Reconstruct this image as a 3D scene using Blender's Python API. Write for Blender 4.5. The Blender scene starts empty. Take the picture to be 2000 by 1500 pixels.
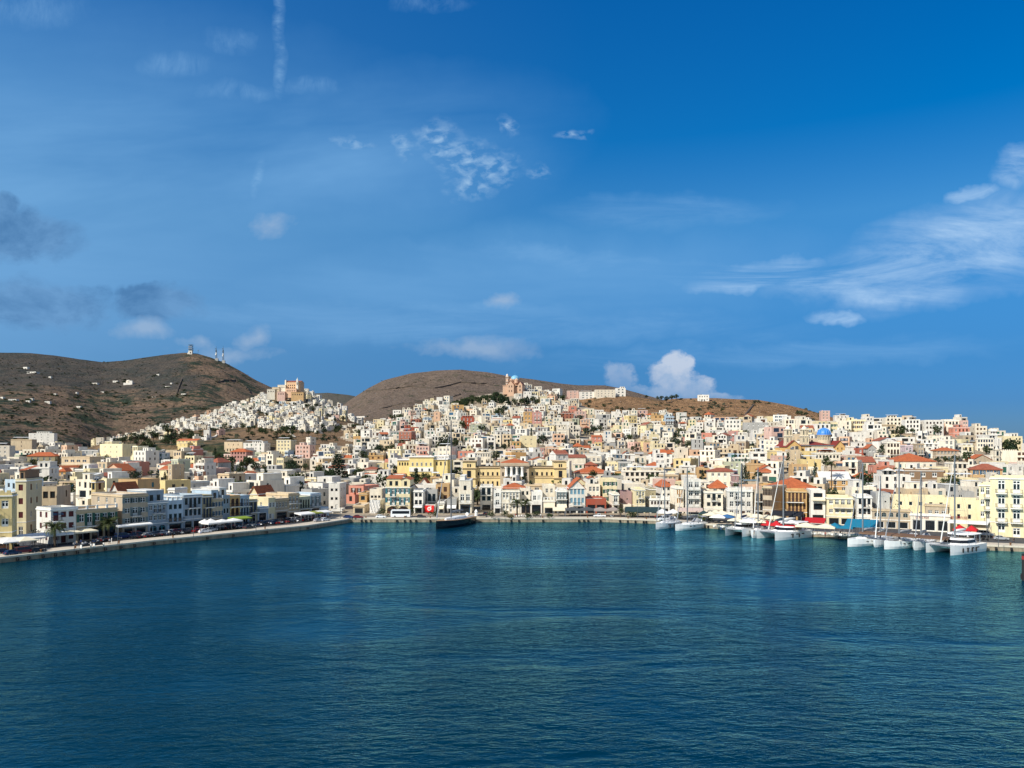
import bpy, math, random
import numpy as np
from mathutils import Vector, Matrix
R = math.radians
rnd = random.Random(11)
S = bpy.context.scene
COL = S.collection
H = 23.0; FPX = 1500.0; CX = 1000.0; HY = 870.0     # eye height (m), focal length, centre column and horizon row of the picture

# ---------------------------------------------------------------- small helpers
def at(x, y, Y):
    return ((x - CX) * Y / FPX, Y, H - (y - HY) * Y / FPX)
def onwater(x, y, z=0.0):
    Y = FPX * (H - z) / (y - HY)
    return ((x - CX) * Y / FPX, Y)
def proj(X, Y, Z):
    return CX + FPX * X / Y, HY - FPX * (Z - H) / Y
def srgb(r, g, b):
    f = lambda c: (c / 12.92 if c <= 0.04045 else ((c + 0.055) / 1.055) ** 2.4)
    return tuple(f(c / 255.0) for c in (r, g, b))

class MB:
    """collects polygons with a material number each"""
    def __init__(s): s.v = []; s.f = []; s.m = []
    def poly(s, pts, m=0):
        n = len(s.v); s.v.extend(pts); s.f.append(tuple(range(n, n + len(pts)))); s.m.append(m)
    def box(s, x0, x1, y0, y1, z0, z1, m=0, top=True, bottom=False):
        n = len(s.v)
        s.v += [(x0,y0,z0),(x1,y0,z0),(x1,y1,z0),(x0,y1,z0),(x0,y0,z1),(x1,y0,z1),(x1,y1,z1),(x0,y1,z1)]
        fs = [(0,1,5,4),(1,2,6,5),(2,3,7,6),(3,0,4,7)]
        if top: fs.append((4,5,6,7))
        if bottom: fs.append((3,2,1,0))
        for f in fs: s.f.append(tuple(n + i for i in f)); s.m.append(m)
    def tube(s, p, q, r0, r1=None, n=6, m=0, cap=True):
        p = Vector(p); q = Vector(q); r1 = r0 if r1 is None else r1
        d = (q - p).normalized(); a = d.orthogonal().normalized(); b = d.cross(a)
        k = len(s.v)
        for c, r in ((p, r0), (q, r1)):
            for i in range(n):
                t = 2 * math.pi * i / n
                s.v.append(tuple(c + a * (r * math.cos(t)) + b * (r * math.sin(t))))
        for i in range(n):
            j = (i + 1) % n
            s.f.append((k + i, k + j, k + n + j, k + n + i)); s.m.append(m)
        if cap:
            s.f.append(tuple(k + n + i for i in range(n))); s.m.append(m)
            s.f.append(tuple(k + n - 1 - i for i in range(n))); s.m.append(m)
    def lathe(s, prof, c=(0,0,0), n=16, m=0, ph=0.0):
        k = len(s.v)
        for r, z in prof:
            for i in range(n):
                t = ph + 2 * math.pi * i / n
                s.v.append((c[0] + r * math.cos(t), c[1] + r * math.sin(t), c[2] + z))
        for a in range(len(prof) - 1):
            for i in range(n):
                j = (i + 1) % n
                s.f.append((k + a*n + i, k + a*n + j, k + (a+1)*n + j, k + (a+1)*n + i)); s.m.append(m)
        s.f.append(tuple(k + (len(prof)-1)*n + i for i in range(n))); s.m.append(m)
    def loft(s, rings, m=0, close=True, caps=True):
        k = len(s.v); n = len(rings[0])
        for r in rings: s.v.extend(r)
        for a in range(len(rings) - 1):
            for i in range(n if close else n - 1):
                j = (i + 1) % n
                s.f.append((k + a*n + i, k + a*n + j, k + (a+1)*n + j, k + (a+1)*n + i)); s.m.append(m)
        if caps:
            s.f.append(tuple(k + n - 1 - i for i in range(n))); s.m.append(m)
            s.f.append(tuple(k + (len(rings)-1)*n + i for i in range(n))); s.m.append(m)
    def xform(s, k, mat):
        for i in range(k, len(s.v)): s.v[i] = tuple(mat @ Vector(s.v[i]))
    def mesh(s, name, mats, smooth=False):
        me = bpy.data.meshes.new(name)
        me.from_pydata(s.v, [], s.f)
        for m in mats: me.materials.append(m)
        me.polygons.foreach_set('material_index', s.m)
        if smooth: me.polygons.foreach_set('use_smooth', [True] * len(s.f))
        me.update()
        return me

def link(name, me, parent=None, loc=(0,0,0), rz=0.0, scale=None):
    o = bpy.data.objects.new(name, me); COL.objects.link(o)
    o.location = loc
    if rz: o.rotation_euler = (0, 0, rz)
    if scale: o.scale = scale
    if parent is not None: o.parent = parent
    return o
def tag(o, label=None, cat=None, group=None, kind=None):
    if label: o['label'] = label
    if cat: o['category'] = cat
    if group: o['group'] = group
    if kind: o['kind'] = kind
    return o
def thing(name, label, cat, loc=(0,0,0), rz=0.0, group=None):
    return tag(link(name, None, None, loc, rz), label, cat, group)
def copy_tree(o, parent=None):
    c = o.copy(); COL.objects.link(c)
    if parent is not None: c.parent = parent
    for ch in o.children: copy_tree(ch, c)
    return c

# ---------------------------------------------------------------- materials
MATS = {}
def nodes_of(m):
    m.use_nodes = True
    nt = m.node_tree
    return nt, nt.nodes, nt.links, nt.nodes['Principled BSDF']
def plain(name, col, rough=0.6, metal=0.0, spec=0.5):
    if name in MATS: return MATS[name]
    m = bpy.data.materials.new(name); nt, N, L, b = nodes_of(m)
    b.inputs['Base Color'].default_value = (*col, 1); b.inputs['Roughness'].default_value = rough
    b.inputs['Metallic'].default_value = metal; b.inputs['Specular IOR Level'].default_value = spec
    MATS[name] = m; return m
def weathered(name, col, amt=0.25, scale=0.35, rough=0.85, dirt=(0.19,0.16,0.13), streak=True, bump=0.0):
    """painted plaster / stone / cloth: blotches and rain streaks of dirt over the colour"""
    if name in MATS: return MATS[name]
    m = bpy.data.materials.new(name); nt, N, L, b = nodes_of(m)
    tc = N.new('ShaderNodeNewGeometry'); oi = N.new('ShaderNodeObjectInfo')
    mp = N.new('ShaderNodeMapping'); mp.inputs['Scale'].default_value = (1, 1, 0.22 if streak else 1)
    L.new(tc.outputs['Position'], mp.inputs['Vector'])
    n1 = N.new('ShaderNodeTexNoise'); n1.inputs['Scale'].default_value = scale * 2.2; n1.inputs['Detail'].default_value = 6; n1.inputs['Roughness'].default_value = 0.65
    L.new(mp.outputs[0], n1.inputs['Vector'])
    r1 = N.new('ShaderNodeValToRGB'); r1.color_ramp.elements[0].position = 0.42; r1.color_ramp.elements[1].position = 0.78
    r1.color_ramp.elements[0].color = (0,0,0,1); r1.color_ramp.elements[1].color = (amt,)*3 + (1,)
    L.new(n1.outputs['Fac'], r1.inputs[0])
    mx = N.new('ShaderNodeMix'); mx.data_type = 'RGBA'
    mx.inputs['A'].default_value = (*col, 1); mx.inputs['B'].default_value = (*dirt, 1)
    L.new(r1.outputs[0], mx.inputs['Factor'])
    hs = N.new('ShaderNodeHueSaturation')
    ma = N.new('ShaderNodeMapRange'); ma.inputs['To Min'].default_value = 0.86; ma.inputs['To Max'].default_value = 1.06
    L.new(oi.outputs['Random'], ma.inputs['Value']); L.new(ma.outputs[0], hs.inputs['Value'])
    L.new(mx.outputs['Result'], hs.inputs['Color'])
    L.new(hs.outputs[0], b.inputs['Base Color'])
    b.inputs['Roughness'].default_value = rough; b.inputs['Specular IOR Level'].default_value = 0.25
    if bump:
        bp = N.new('ShaderNodeBump'); bp.inputs['Strength'].default_value = bump; bp.inputs['Distance'].default_value = 0.1
        n2 = N.new('ShaderNodeTexNoise'); n2.inputs['Scale'].default_value = 3.0; n2.inputs['Detail'].default_value = 5
        L.new(tc.outputs['Position'], n2.inputs['Vector']); L.new(n2.outputs['Fac'], bp.inputs['Height']); L.new(bp.outputs[0], b.inputs['Normal'])
    MATS[name] = m; return m

WALLS = {  # sRGB look of the painted walls, a little under the sunlit picture values
 'white': (232,228,217), 'cream': (236,226,204), 'pale yellow': (232,218,176), 'yellow': (222,200,142), 'beige': (208,188,156),
 'tan': (194,160,114), 'ochre': (204,164,108), 'peach': (226,186,154), 'pink': (218,182,166), 'salmon': (204,138,118), 'rose': (190,142,132),
 'brick red': (164,80,60), 'terracotta': (164,104,84), 'grey': (170,170,166), 'stone': (188,172,148), 'pale blue': (178,198,212), 'pale green': (182,186,160),
 'mauve': (168,138,136), 'off-white': (228,219,200), 'blue-grey': (152,168,180), 'brown': (146,118,90), 'olive': (162,152,120), 'lilac': (200,180,188)}
def wallmat(c):
    return weathered('plaster ' + c, srgb(*WALLS[c]), amt=0.42 if c not in ('stone','tan','brown') else 0.5, bump=0.0)
def tile_mat(name, col):
    if name in MATS: return MATS[name]
    m = bpy.data.materials.new(name); nt, N, L, b = nodes_of(m)
    tc = N.new('ShaderNodeTexCoord')
    w = N.new('ShaderNodeTexWave'); w.wave_type = 'BANDS'; w.bands_direction = 'X'; w.inputs['Scale'].default_value = 1.1; w.inputs['Distortion'].default_value = 0.6
    L.new(tc.outputs['Object'], w.inputs['Vector'])
    n1 = N.new('ShaderNodeTexNoise'); n1.inputs['Scale'].default_value = 0.9; n1.inputs['Detail'].default_value = 8; n1.inputs['Roughness'].default_value = .75
    L.new(tc.outputs['Object'], n1.inputs['Vector'])
    cr = N.new('ShaderNodeValToRGB'); e = cr.color_ramp.elements
    e[0].position = .3; e[0].color = (*[c*.6 for c in col], 1); e[1].position = .72; e[1].color = (*[min(1,c*1.2) for c in col], 1)
    L.new(n1.outputs['Fac'], cr.inputs[0])
    bp = N.new('ShaderNodeBump'); bp.inputs['Strength'].default_value = .5; bp.inputs['Distance'].default_value = .12
    L.new(w.outputs['Fac'], bp.inputs['Height']); L.new(bp.outputs[0], b.inputs['Normal'])
    L.new(cr.outputs[0], b.inputs['Base Color']); b.inputs['Roughness'].default_value = .85
    MATS[name] = m; return m
TILE = tile_mat('roof tiles', srgb(184,98,54))
TILE2 = tile_mat('old roof tiles', srgb(156,88,64))
ROOFC = weathered('roof concrete', srgb(196,190,178), .5, .6, streak=False)
ROOFW = weathered('roof whitewash', srgb(226,224,216), .35, .6, streak=False)
TRIM = weathered('white trim', srgb(236,234,226), .2)
TRIMC = weathered('stone trim', srgb(204,182,146), .3)
GLASS = plain('window glass', (0.012,0.016,0.02), 0.08, 0, 0.6)
DARK = plain('dark opening', (0.014,0.014,0.016), 0.7)
IRON = plain('wrought iron', (0.02,0.022,0.024), 0.5, 0.3)
SH = {'green': plain('green shutter', srgb(38,92,76), .6), 'blue': plain('blue shutter', srgb(44,92,124), .6), 'dark blue': plain('navy shutter', srgb(34,58,84), .6),
      'red': plain('maroon shutter', srgb(92,26,28), .6), 'brown': plain('brown shutter', srgb(84,52,34), .6), 'ochre': plain('ochre shutter', srgb(196,138,62), .6),
      'grey': plain('grey shutter', srgb(116,132,132), .6), 'pale blue': plain('pale blue shutter', srgb(120,164,184), .6), 'teal': plain('teal shutter', srgb(34,112,124), .6), 'white': plain('white shutter', srgb(222,222,216), .6)}
METAL = plain('grey metal', srgb(150,154,158), .35, .6)
# ---------------------------------------------------------------- quay line (plan, metres) and land
QW = [(-151,73), (-100,150), (-82.6,177), (-56,210), (-49.0,227.5), (-48.5,230), (28,230.5), (42,225.5), (53.6,214), (59,209), (75,194), (82,188.5), (104,168.5), (111,166), (152,150)]
QX = np.array([p[0] for p in QW], float); QY = np.array([p[1] for p in QW], float)
def quay_y(X): return np.interp(X, QX, QY)
ZQ = 1.2
def land_depth(X, Y):
    """metres inland from the quay wall (along Y, scaled for the oblique left quay)"""
    X = np.asarray(X, float)
    k = np.where(X < -48.7, 0.55, np.where(X > 40, 0.74, 1.0))
    return (np.asarray(Y, float) - quay_y(X)) * k

def vnoise(x, y, seed=0):
    xi = np.floor(x).astype(np.int64); yi = np.floor(y).astype(np.int64); xf = x - xi; yf = y - yi
    def h(a, b):
        n = (a * 374761393 + b * 668265263 + seed * 974711) & 0x7fffffff
        n = ((n ^ (n >> 13)) * 1274126177) & 0x7fffffff
        return ((n ^ (n >> 16)) & 0xffff) / 65535.0
    u = xf*xf*(3-2*xf); v = yf*yf*(3-2*yf)
    return (h(xi,yi)*(1-u)+h(xi+1,yi)*u)*(1-v)+(h(xi,yi+1)*(1-u)+h(xi+1,yi+1)*u)*v
def fbm(x, y, seed=0, o=5):
    s = 0; a = .5
    for i in range(o): s = s + a * vnoise(x * 2**i, y * 2**i, seed + i); a *= .5
    return s
def I(pts): 
    a = np.array([p[0] for p in pts], float); b = np.array([p[1] for p in pts], float)
    return lambda x: np.interp(x, a, b)
LAY = {  # skyline rows, foot row, foot distance, ridge distance, slope exponent, roughness
 'B': dict(sky=I([(480,915),(560,892),(600,874),(640,860),(700,842),(740,828),(800,805),(850,792),(900,780),(960,768),(1000,762),(1040,768),(1080,774),(1110,780),(1140,793),(1170,801),(1200,807),(1260,814),(1320,824),(1400,834),(1480,834),(1560,838),(1650,852),(1750,875),(1900,905)]), foot=I([(0,956),(2000,956)]), Yf=I([(0,330)]), Yr=I([(500,700),(900,880),(1130,860),(1300,720),(1500,640)]), p=.9, n=.0),
 'D': dict(sky=I([(1400,905),(1450,880),(1500,852),(1560,838),(1620,834),(1700,838),(1800,838),(1860,846),(1920,860),(1950,871),(2000,890),(2100,915),(2300,945)]), foot=I([(0,965)]), Yf=I([(0,300)]), Yr=I([(1400,520),(1620,560),(2000,520)]), p=.9, n=.0),
 'E': dict(sky=I([(120,890),(180,873),(260,851),(330,833),(400,813),(450,794),(500,778),(545,766),(575,761),(600,769),(625,783),(660,799),(700,818),(740,842),(800,872),(850,890)]), foot=I([(0,870)]), Yf=I([(0,640)]), Yr=I([(0,1150),(575,1250),(800,1150)]), p=1.0, n=3.0),
 'C': dict(sky=I([(980,900),(1040,830),(1080,800),(1130,778),(1180,772),(1220,772),(1260,778),(1290,782),(1320,778),(1400,777),(1440,779),(1480,780),(1540,790),(1590,803),(1620,812),(1680,835),(1720,850),(1780,890)]), foot=I([(0,850)]), Yf=I([(0,700)]), Yr=I([(0,980)]), p=.9, n=11.0),
 'H': dict(sky=I([(540,890),(620,832),(660,798),(685,780),(720,757),(750,742),(800,729),(850,723),(900,721),(950,726),(1000,735),(1050,742),(1100,749),(1130,752),(1180,752),(1210,757),(1250,768),(1300,782),(1350,800),(1400,835),(1450,880)]), foot=I([(0,855)]), Yf=I([(0,1000)]), Yr=I([(0,1900)]), p=.9, n=14.0),
 'G': dict(sky=I([(420,890),(480,800),(540,780),(590,768),(640,766),(680,770),(700,774),(740,790),(800,845),(840,890)]), foot=I([(0,860)]), Yf=I([(0,2500)]), Yr=I([(0,3300)]), p=1.0, n=8.0),
 'F': dict(sky=I([(-1400,840),(-700,740),(-300,700),(-100,690),(0,688),(60,689),(100,693),(150,700),(200,707),(240,704),(280,698),(330,691),(358,688),(385,690),(410,697),(440,708),(470,724),(500,742),(530,756),(570,774),(620,802),(680,842),(740,885)]), foot=I([(0,868)]), Yf=I([(0,820),(130,1000),(220,1280)]), Yr=I([(0,2500)]), p=.85, n=24.0),
}
ORDER = ['0', 'B', 'D', 'E', 'C', 'H', 'G', 'F']
BASE = I([(0,1.0),(235,1.0),(330,3.5),(500,8.0),(700,12.0),(1000,15.0),(1600,16.0),(9000,16.0)])
def terrain(x, Y):
    """ground height and layer number over arrays of picture column x and distance Y"""
    x = np.asarray(x, float); Y = np.asarray(Y, float); x, Y = np.broadcast_arrays(x, Y)
    X = (x - CX) * Y / FPX
    Z = BASE(Y) - np.clip((x - 1880) / 120, 0, 1) * np.clip((Y - 480) / 160, 0, 1) * 40.0
    which = np.zeros(x.shape, int)
    for k, nm in enumerate(ORDER[1:], 1):
        l = LAY[nm]; Yf = l['Yf'](x); Yr = l['Yr'](x)
        ss = HY - l['sky'](x); sf = np.minimum(HY - l['foot'](x), ss - 2)
        t = np.clip((Y - Yf) / (Yr - Yf), 0, 1)
        s = sf + (ss - sf) * t ** l['p']
        z = H + s * np.clip(Y, Yf, Yr) / FPX
        z = np.where(Y < Yf, z - (Yf - Y) * .6, z)
        d = np.maximum(Y - Yr, 0); z = z - d * .38 * (d / (d + 60.0))
        if l['n'] and np.any((Y > Yf) & (z + 25 > Z)):
            q = (fbm(X / 160, Y / 160, 3 + k) - .47) + .45 * (np.abs(fbm(X / 60, Y / 80, 20 + k) - .48)) + .16 * (fbm(X/14, Y/14, 60 + k, 3) - .45) - 1.1 * (.22 - np.minimum(.22, 1.6*np.abs(fbm(X/150 + Y/900, Y/520, 40 + k, 4) - .48)))
            z = z + l['n'] * q * np.clip((Yr - Y) / (Yr - Yf) * 6, .12, 1) * np.clip((Y - Yf) / 80, 0, 1)
        up = z > Z
        Z = np.where(up, z, Z); which = np.where(up, k, which)
    wet = land_depth(X, Y) < 4.0
    Z = np.where(wet, -6.0, Z)
    return Z, which
YM = np.concatenate([np.arange(140, 700, 2.0), np.arange(700, 1400, 4.0), np.arange(1400, 3400, 10.0)])
TZ, TW = terrain(np.arange(-200, 2201, 4.0)[:, None], YM[None, :]); TS = HY - FPX * (TZ - H) / YM[None, :]
def quick(x, Y):
    c = int(min(600, max(0, round((x + 200) / 4.0)))); i = int(min(len(YM)-1, np.searchsorted(YM, Y))); return float(np.interp(Y, YM, TZ[c])), int(TW[c][i])
def ground_at(x, y):
    """where the sight line through the picture point (x, y) first meets the ground"""
    c = int(round((x + 200) / 4.0)); Z, w, sy = TZ[c], TW[c], TS[c]
    i = np.nonzero((sy <= y) & (Z > -1))[0]
    if len(i) == 0: return None
    i = i[0]
    return ((x - CX) * YM[i] / FPX, YM[i], float(Z[i]), ORDER[int(w[i])])
def ground_z(X, Y):
    z, w = terrain(np.array([CX + FPX * X / Y]), np.array([float(Y)]))
    return float(z[0])

def land_material(name, cols, zband=0.0, scrub=0.5, scrubcol=(0.045,0.055,0.028), scale=1.0, rock=0.5, high=None, mott=.5):
    m = bpy.data.materials.new(name); nt, N, L, b = nodes_of(m)
    g = N.new('ShaderNodeNewGeometry')
    def noise(sc, det=6, rg=.6, vec=None):
        n = N.new('ShaderNodeTexNoise'); n.inputs['Scale'].default_value = sc; n.inputs['Detail'].default_value = det; n.inputs['Roughness'].default_value = rg
        L.new(vec or g.outputs['Position'], n.inputs['Vector']); return n.outputs['Fac']
    def ramp(v, a, c):
        r = N.new('ShaderNodeValToRGB'); r.color_ramp.elements[0].position = a; r.color_ramp.elements[1].position = c; L.new(v, r.inputs[0]); return r.outputs[0]
    def mix(f, a, bb):
        x = N.new('ShaderNodeMix'); x.data_type = 'RGBA'
        L.new(f, x.inputs['Factor'])
        for s, v in (('A', a), ('B', bb)):
            if isinstance(v, tuple): x.inputs[s].default_value = (*v, 1)
            else: L.new(v, x.inputs[s])
        return x.outputs['Result']
    big = ramp(noise(.006*scale, 5, .6), .38, .64); mid = ramp(noise(.05*scale, 8, .7), .35, .7); fine = ramp(noise(.35*scale, 6, .75), .3, .75)
    c = mix(mid, cols[0], cols[1]); c = mix(big, c, mix(fine, cols[2], cols[1]))
    if zband:
        sx = N.new('ShaderNodeSeparateXYZ'); L.new(g.outputs['Position'], sx.inputs[0])
        ad = N.new('ShaderNodeMath'); ad.operation = 'MULTIPLY_ADD'; ad.inputs[1].default_value = 14.0; L.new(noise(.012, 6, .6), ad.inputs[0]); L.new(sx.outputs['Z'], ad.inputs[2])
        fr = N.new('ShaderNodeMath'); fr.operation = 'PINGPONG'; fr.inputs[1].default_value = zband; L.new(ad.outputs[0], fr.inputs[0])
        dv = N.new('ShaderNodeMath'); dv.operation = 'DIVIDE'; dv.inputs[1].default_value = zband; L.new(fr.outputs[0], dv.inputs[0])
        ln = ramp(dv.outputs[0], .10, .34)
        brk = ramp(noise(.02, 4, .6), .40, .52)
        lm = N.new('ShaderNodeMix'); lm.data_type = 'RGBA'; L.new(brk, lm.inputs['Factor']); L.new(ln, lm.inputs['A']); lm.inputs['B'].default_value = (1,1,1,1)
        dk = mix(fine, (0.05,0.045,0.035), (0.12,0.095,0.07))
        c = mix(lm.outputs['Result'], dk, c)
    sc = ramp(noise(.035, 7, .72), .60 - .14*scrub, .66 - .12*scrub); sc2 = ramp(noise(.011, 4, .6), .46, .56)
    mul = N.new('ShaderNodeMath'); mul.operation = 'MULTIPLY'; L.new(sc, mul.inputs[0]); L.new(sc2, mul.inputs[1])
    m2 = N.new('ShaderNodeMath'); m2.operation = 'MULTIPLY'; m2.inputs[1].default_value = min(1, scrub * 1.4); L.new(mul.outputs[0], m2.inputs[0])
    c = mix(m2.outputs[0], c, scrubcol)
    if high:  # cloud shadow on the upper slope, painted in as a darker ground colour
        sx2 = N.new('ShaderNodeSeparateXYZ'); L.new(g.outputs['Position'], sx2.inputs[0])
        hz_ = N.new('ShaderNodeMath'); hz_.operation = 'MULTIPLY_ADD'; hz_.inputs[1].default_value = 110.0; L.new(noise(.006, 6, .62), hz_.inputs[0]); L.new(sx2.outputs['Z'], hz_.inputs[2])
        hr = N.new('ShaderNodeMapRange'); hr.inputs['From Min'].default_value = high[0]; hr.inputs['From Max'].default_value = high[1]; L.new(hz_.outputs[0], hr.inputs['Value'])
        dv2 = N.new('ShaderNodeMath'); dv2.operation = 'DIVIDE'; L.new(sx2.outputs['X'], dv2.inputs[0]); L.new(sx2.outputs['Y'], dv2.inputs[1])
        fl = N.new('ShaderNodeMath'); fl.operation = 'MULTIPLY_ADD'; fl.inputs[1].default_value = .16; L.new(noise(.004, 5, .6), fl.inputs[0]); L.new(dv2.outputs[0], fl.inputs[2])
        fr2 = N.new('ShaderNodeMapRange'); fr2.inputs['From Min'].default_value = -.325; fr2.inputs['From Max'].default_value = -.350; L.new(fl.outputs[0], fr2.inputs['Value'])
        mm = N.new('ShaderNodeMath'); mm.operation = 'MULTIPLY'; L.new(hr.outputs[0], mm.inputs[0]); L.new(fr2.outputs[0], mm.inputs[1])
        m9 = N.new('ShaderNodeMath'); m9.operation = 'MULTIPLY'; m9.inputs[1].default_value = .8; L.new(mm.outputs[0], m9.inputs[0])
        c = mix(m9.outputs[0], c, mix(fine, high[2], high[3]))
    mo = N.new('ShaderNodeMapRange'); mo.inputs['From Min'].default_value = .3; mo.inputs['From Max'].default_value = .7; mo.inputs['To Min'].default_value = 1 - mott; mo.inputs['To Max'].default_value = 1 + mott
    L.new(noise(.16*scale, 8, .8), mo.inputs['Value'])
    hv = N.new('ShaderNodeHueSaturation'); L.new(mo.outputs[0], hv.inputs['Value']); L.new(c, hv.inputs['Color']); c = hv.outputs[0]
    L.new(c, b.inputs['Base Color']); b.inputs['Roughness'].default_value = .95; b.inputs['Specular IOR Level'].default_value = .1
    bp = N.new('ShaderNodeBump'); bp.inputs['Strength'].default_value = rock; bp.inputs['Distance'].default_value = 9.0
    L.new(noise(.09, 9, .72), bp.inputs['Height']); L.new(bp.outputs[0], b.inputs['Normal'])
    return m
LANDM = {
 'ground': land_material('town ground', [srgb(150,138,120), srgb(172,160,140), srgb(120,104,84)], 0, .3, scale=4, rock=.2),
 'E': land_material('village slope', [srgb(116,92,68), srgb(144,118,90), srgb(84,74,56)], 4.5, 1.2, (0.03,0.045,0.022), rock=.6),
 'C': land_material('bare ochre hill', [srgb(128,96,68), srgb(182,146,108), srgb(100,76,56)], 0, .4, scale=1.6, rock=1.0, mott=.75),
 'H': land_material('bare grey hill', [srgb(92,80,70), srgb(140,122,106), srgb(82,73,64)], 0, .5, scale=1.3, rock=1.0, mott=.65),
 'G': land_material('distant hill', [srgb(78,78,70), srgb(92,86,78), srgb(70,72,64)], 0, .6),
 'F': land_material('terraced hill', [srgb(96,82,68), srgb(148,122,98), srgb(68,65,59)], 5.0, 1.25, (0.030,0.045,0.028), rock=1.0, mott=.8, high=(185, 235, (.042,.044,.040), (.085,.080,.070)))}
def build_land():
    xs = np.arange(-900, 2901, 5.0)
    ys = [100.0]
    while ys[-1] < 5200: ys.append(ys[-1] * 1.0105 + .3)
    ys = np.array(ys)
    gx, gy = np.meshgrid(xs, ys)
    Z, w = terrain(gx, gy)
    X = (gx - CX) * gy / FPX
    nr, nc = gx.shape
    V = np.stack([X, gy, Z], -1).reshape(-1, 3)
    idx = np.arange(nr * nc).reshape(nr, nc)
    F = np.stack([idx[:-1,:-1], idx[:-1,1:], idx[1:,1:], idx[1:,:-1]], -1).reshape(-1, 4)
    wf = w[:-1,:-1].reshape(-1)
    zmax = np.max(V[F][:,:,2], axis=1)
    F = F[zmax > -5.5]; wf = wf[zmax > -5.5]
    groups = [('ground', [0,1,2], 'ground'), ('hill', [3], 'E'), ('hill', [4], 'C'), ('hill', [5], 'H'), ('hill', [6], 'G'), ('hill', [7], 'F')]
    lab = {'ground': 'dusty pale ground of the town between the houses', 'E': 'conical hill carrying the upper village', 'C': 'bare ochre hill behind the town', 'H': 'broad bare grey-brown hill', 'G': 'distant low dark saddle between the hills', 'F': 'large terraced hill with aerials on its summit'}
    for nm, ks, mk in groups:
        f = F[np.isin(wf, ks)]
        if not len(f): continue
        used, inv = np.unique(f, return_inverse=True)
        me = bpy.data.meshes.new(nm)
        v = V[used]
        me.vertices.add(len(v)); me.vertices.foreach_set('co', v.astype(np.float32).ravel())
        me.loops.add(f.size); me.loops.foreach_set('vertex_index', inv.reshape(-1).astype(np.int32))
        me.polygons.add(len(f)); me.polygons.foreach_set('loop_start', np.arange(0, f.size, 4, dtype=np.int32)); me.polygons.foreach_set('loop_total', np.full(len(f), 4, np.int32))
        me.polygons.foreach_set('use_smooth', np.ones(len(f), bool))
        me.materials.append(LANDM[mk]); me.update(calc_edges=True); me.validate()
        tag(link(nm, me), lab[mk], None, None, 'structure')
build_land()

# ---------------------------------------------------------------- sea
def sea_material():
    m = bpy.data.materials.new('sea water'); nt, N, L, b = nodes_of(m)
    N.remove(b); out = N['Material Output']
    df = N.new('ShaderNodeBsdfDiffuse'); df.inputs['Color'].default_value = (.0001, .022, .041, 1)      # light coming back out of the deep water
    gl = N.new('ShaderNodeBsdfGlossy'); gl.inputs['Color'].default_value = (.36, .88, 1.0, 1); gl.inputs['Roughness'].default_value = .14
    fr = N.new('ShaderNodeFresnel'); fr.inputs['IOR'].default_value = 1.333; mxs = N.new('ShaderNodeMixShader')
    L.new(fr.outputs[0], mxs.inputs[0]); L.new(df.outputs[0], mxs.inputs[1]); L.new(gl.outputs[0], mxs.inputs[2]); L.new(mxs.outputs[0], out.inputs['Surface'])
    g = N.new('ShaderNodeNewGeometry')
    def wave(scale, sx, sy, rot, det, rg, dist):
        mp = N.new('ShaderNodeMapping'); mp.inputs['Scale'].default_value = (sx, sy, 1); mp.inputs['Rotation'].default_value = (0, 0, R(rot))
        L.new(g.outputs['Position'], mp.inputs['Vector'])
        n = N.new('ShaderNodeTexNoise'); n.inputs['Scale'].default_value = scale; n.inputs['Detail'].default_value = det; n.inputs['Roughness'].default_value = rg; n.inputs['Distortion'].default_value = dist
        L.new(mp.outputs[0], n.inputs['Vector']); return n.outputs['Fac']
    a = wave(.42, .6, 1.3, 8, 3, .55, .5); c = wave(1.5, .55, 1.2, -12, 3, .62, .6); d = wave(.022, 1, 2.0, 12, 4, .55, .6)
    patch = N.new('ShaderNodeValToRGB'); patch.color_ramp.elements[0].position = .36; patch.color_ramp.elements[1].position = .60
    patch.color_ramp.elements[0].color = (.16,.16,.16,1); L.new(d, patch.inputs[0])
    s1 = N.new('ShaderNodeMath'); s1.operation = 'MULTIPLY_ADD'; s1.inputs[1].default_value = .46; L.new(c, s1.inputs[0])
    s0 = N.new('ShaderNodeMath'); s0.operation = 'MULTIPLY'; s0.inputs[1].default_value = 1.0; L.new(a, s0.inputs[0]); L.new(s0.outputs[0], s1.inputs[2])
    hm = N.new('ShaderNodeMath'); hm.operation = 'MULTIPLY'; L.new(s1.outputs[0], hm.inputs[0]); L.new(patch.outputs[0], hm.inputs[1])
    bp = N.new('ShaderNodeBump'); bp.inputs['Strength'].default_value = 1.0; bp.inputs['Distance'].default_value = .62
    L.new(hm.outputs[0], bp.inputs['Height'])
    for q in (gl, fr): L.new(bp.outputs[0], q.inputs['Normal'])
    return m
mb = MB()
mb.poly([(-9000,-300,0),(9000,-300,0),(9000,14000,0),(-9000,14000,0)])
tag(link('sea', mb.mesh('sea', [sea_material()])), 'deep teal rippled harbour water', None, None, 'structure')

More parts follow.
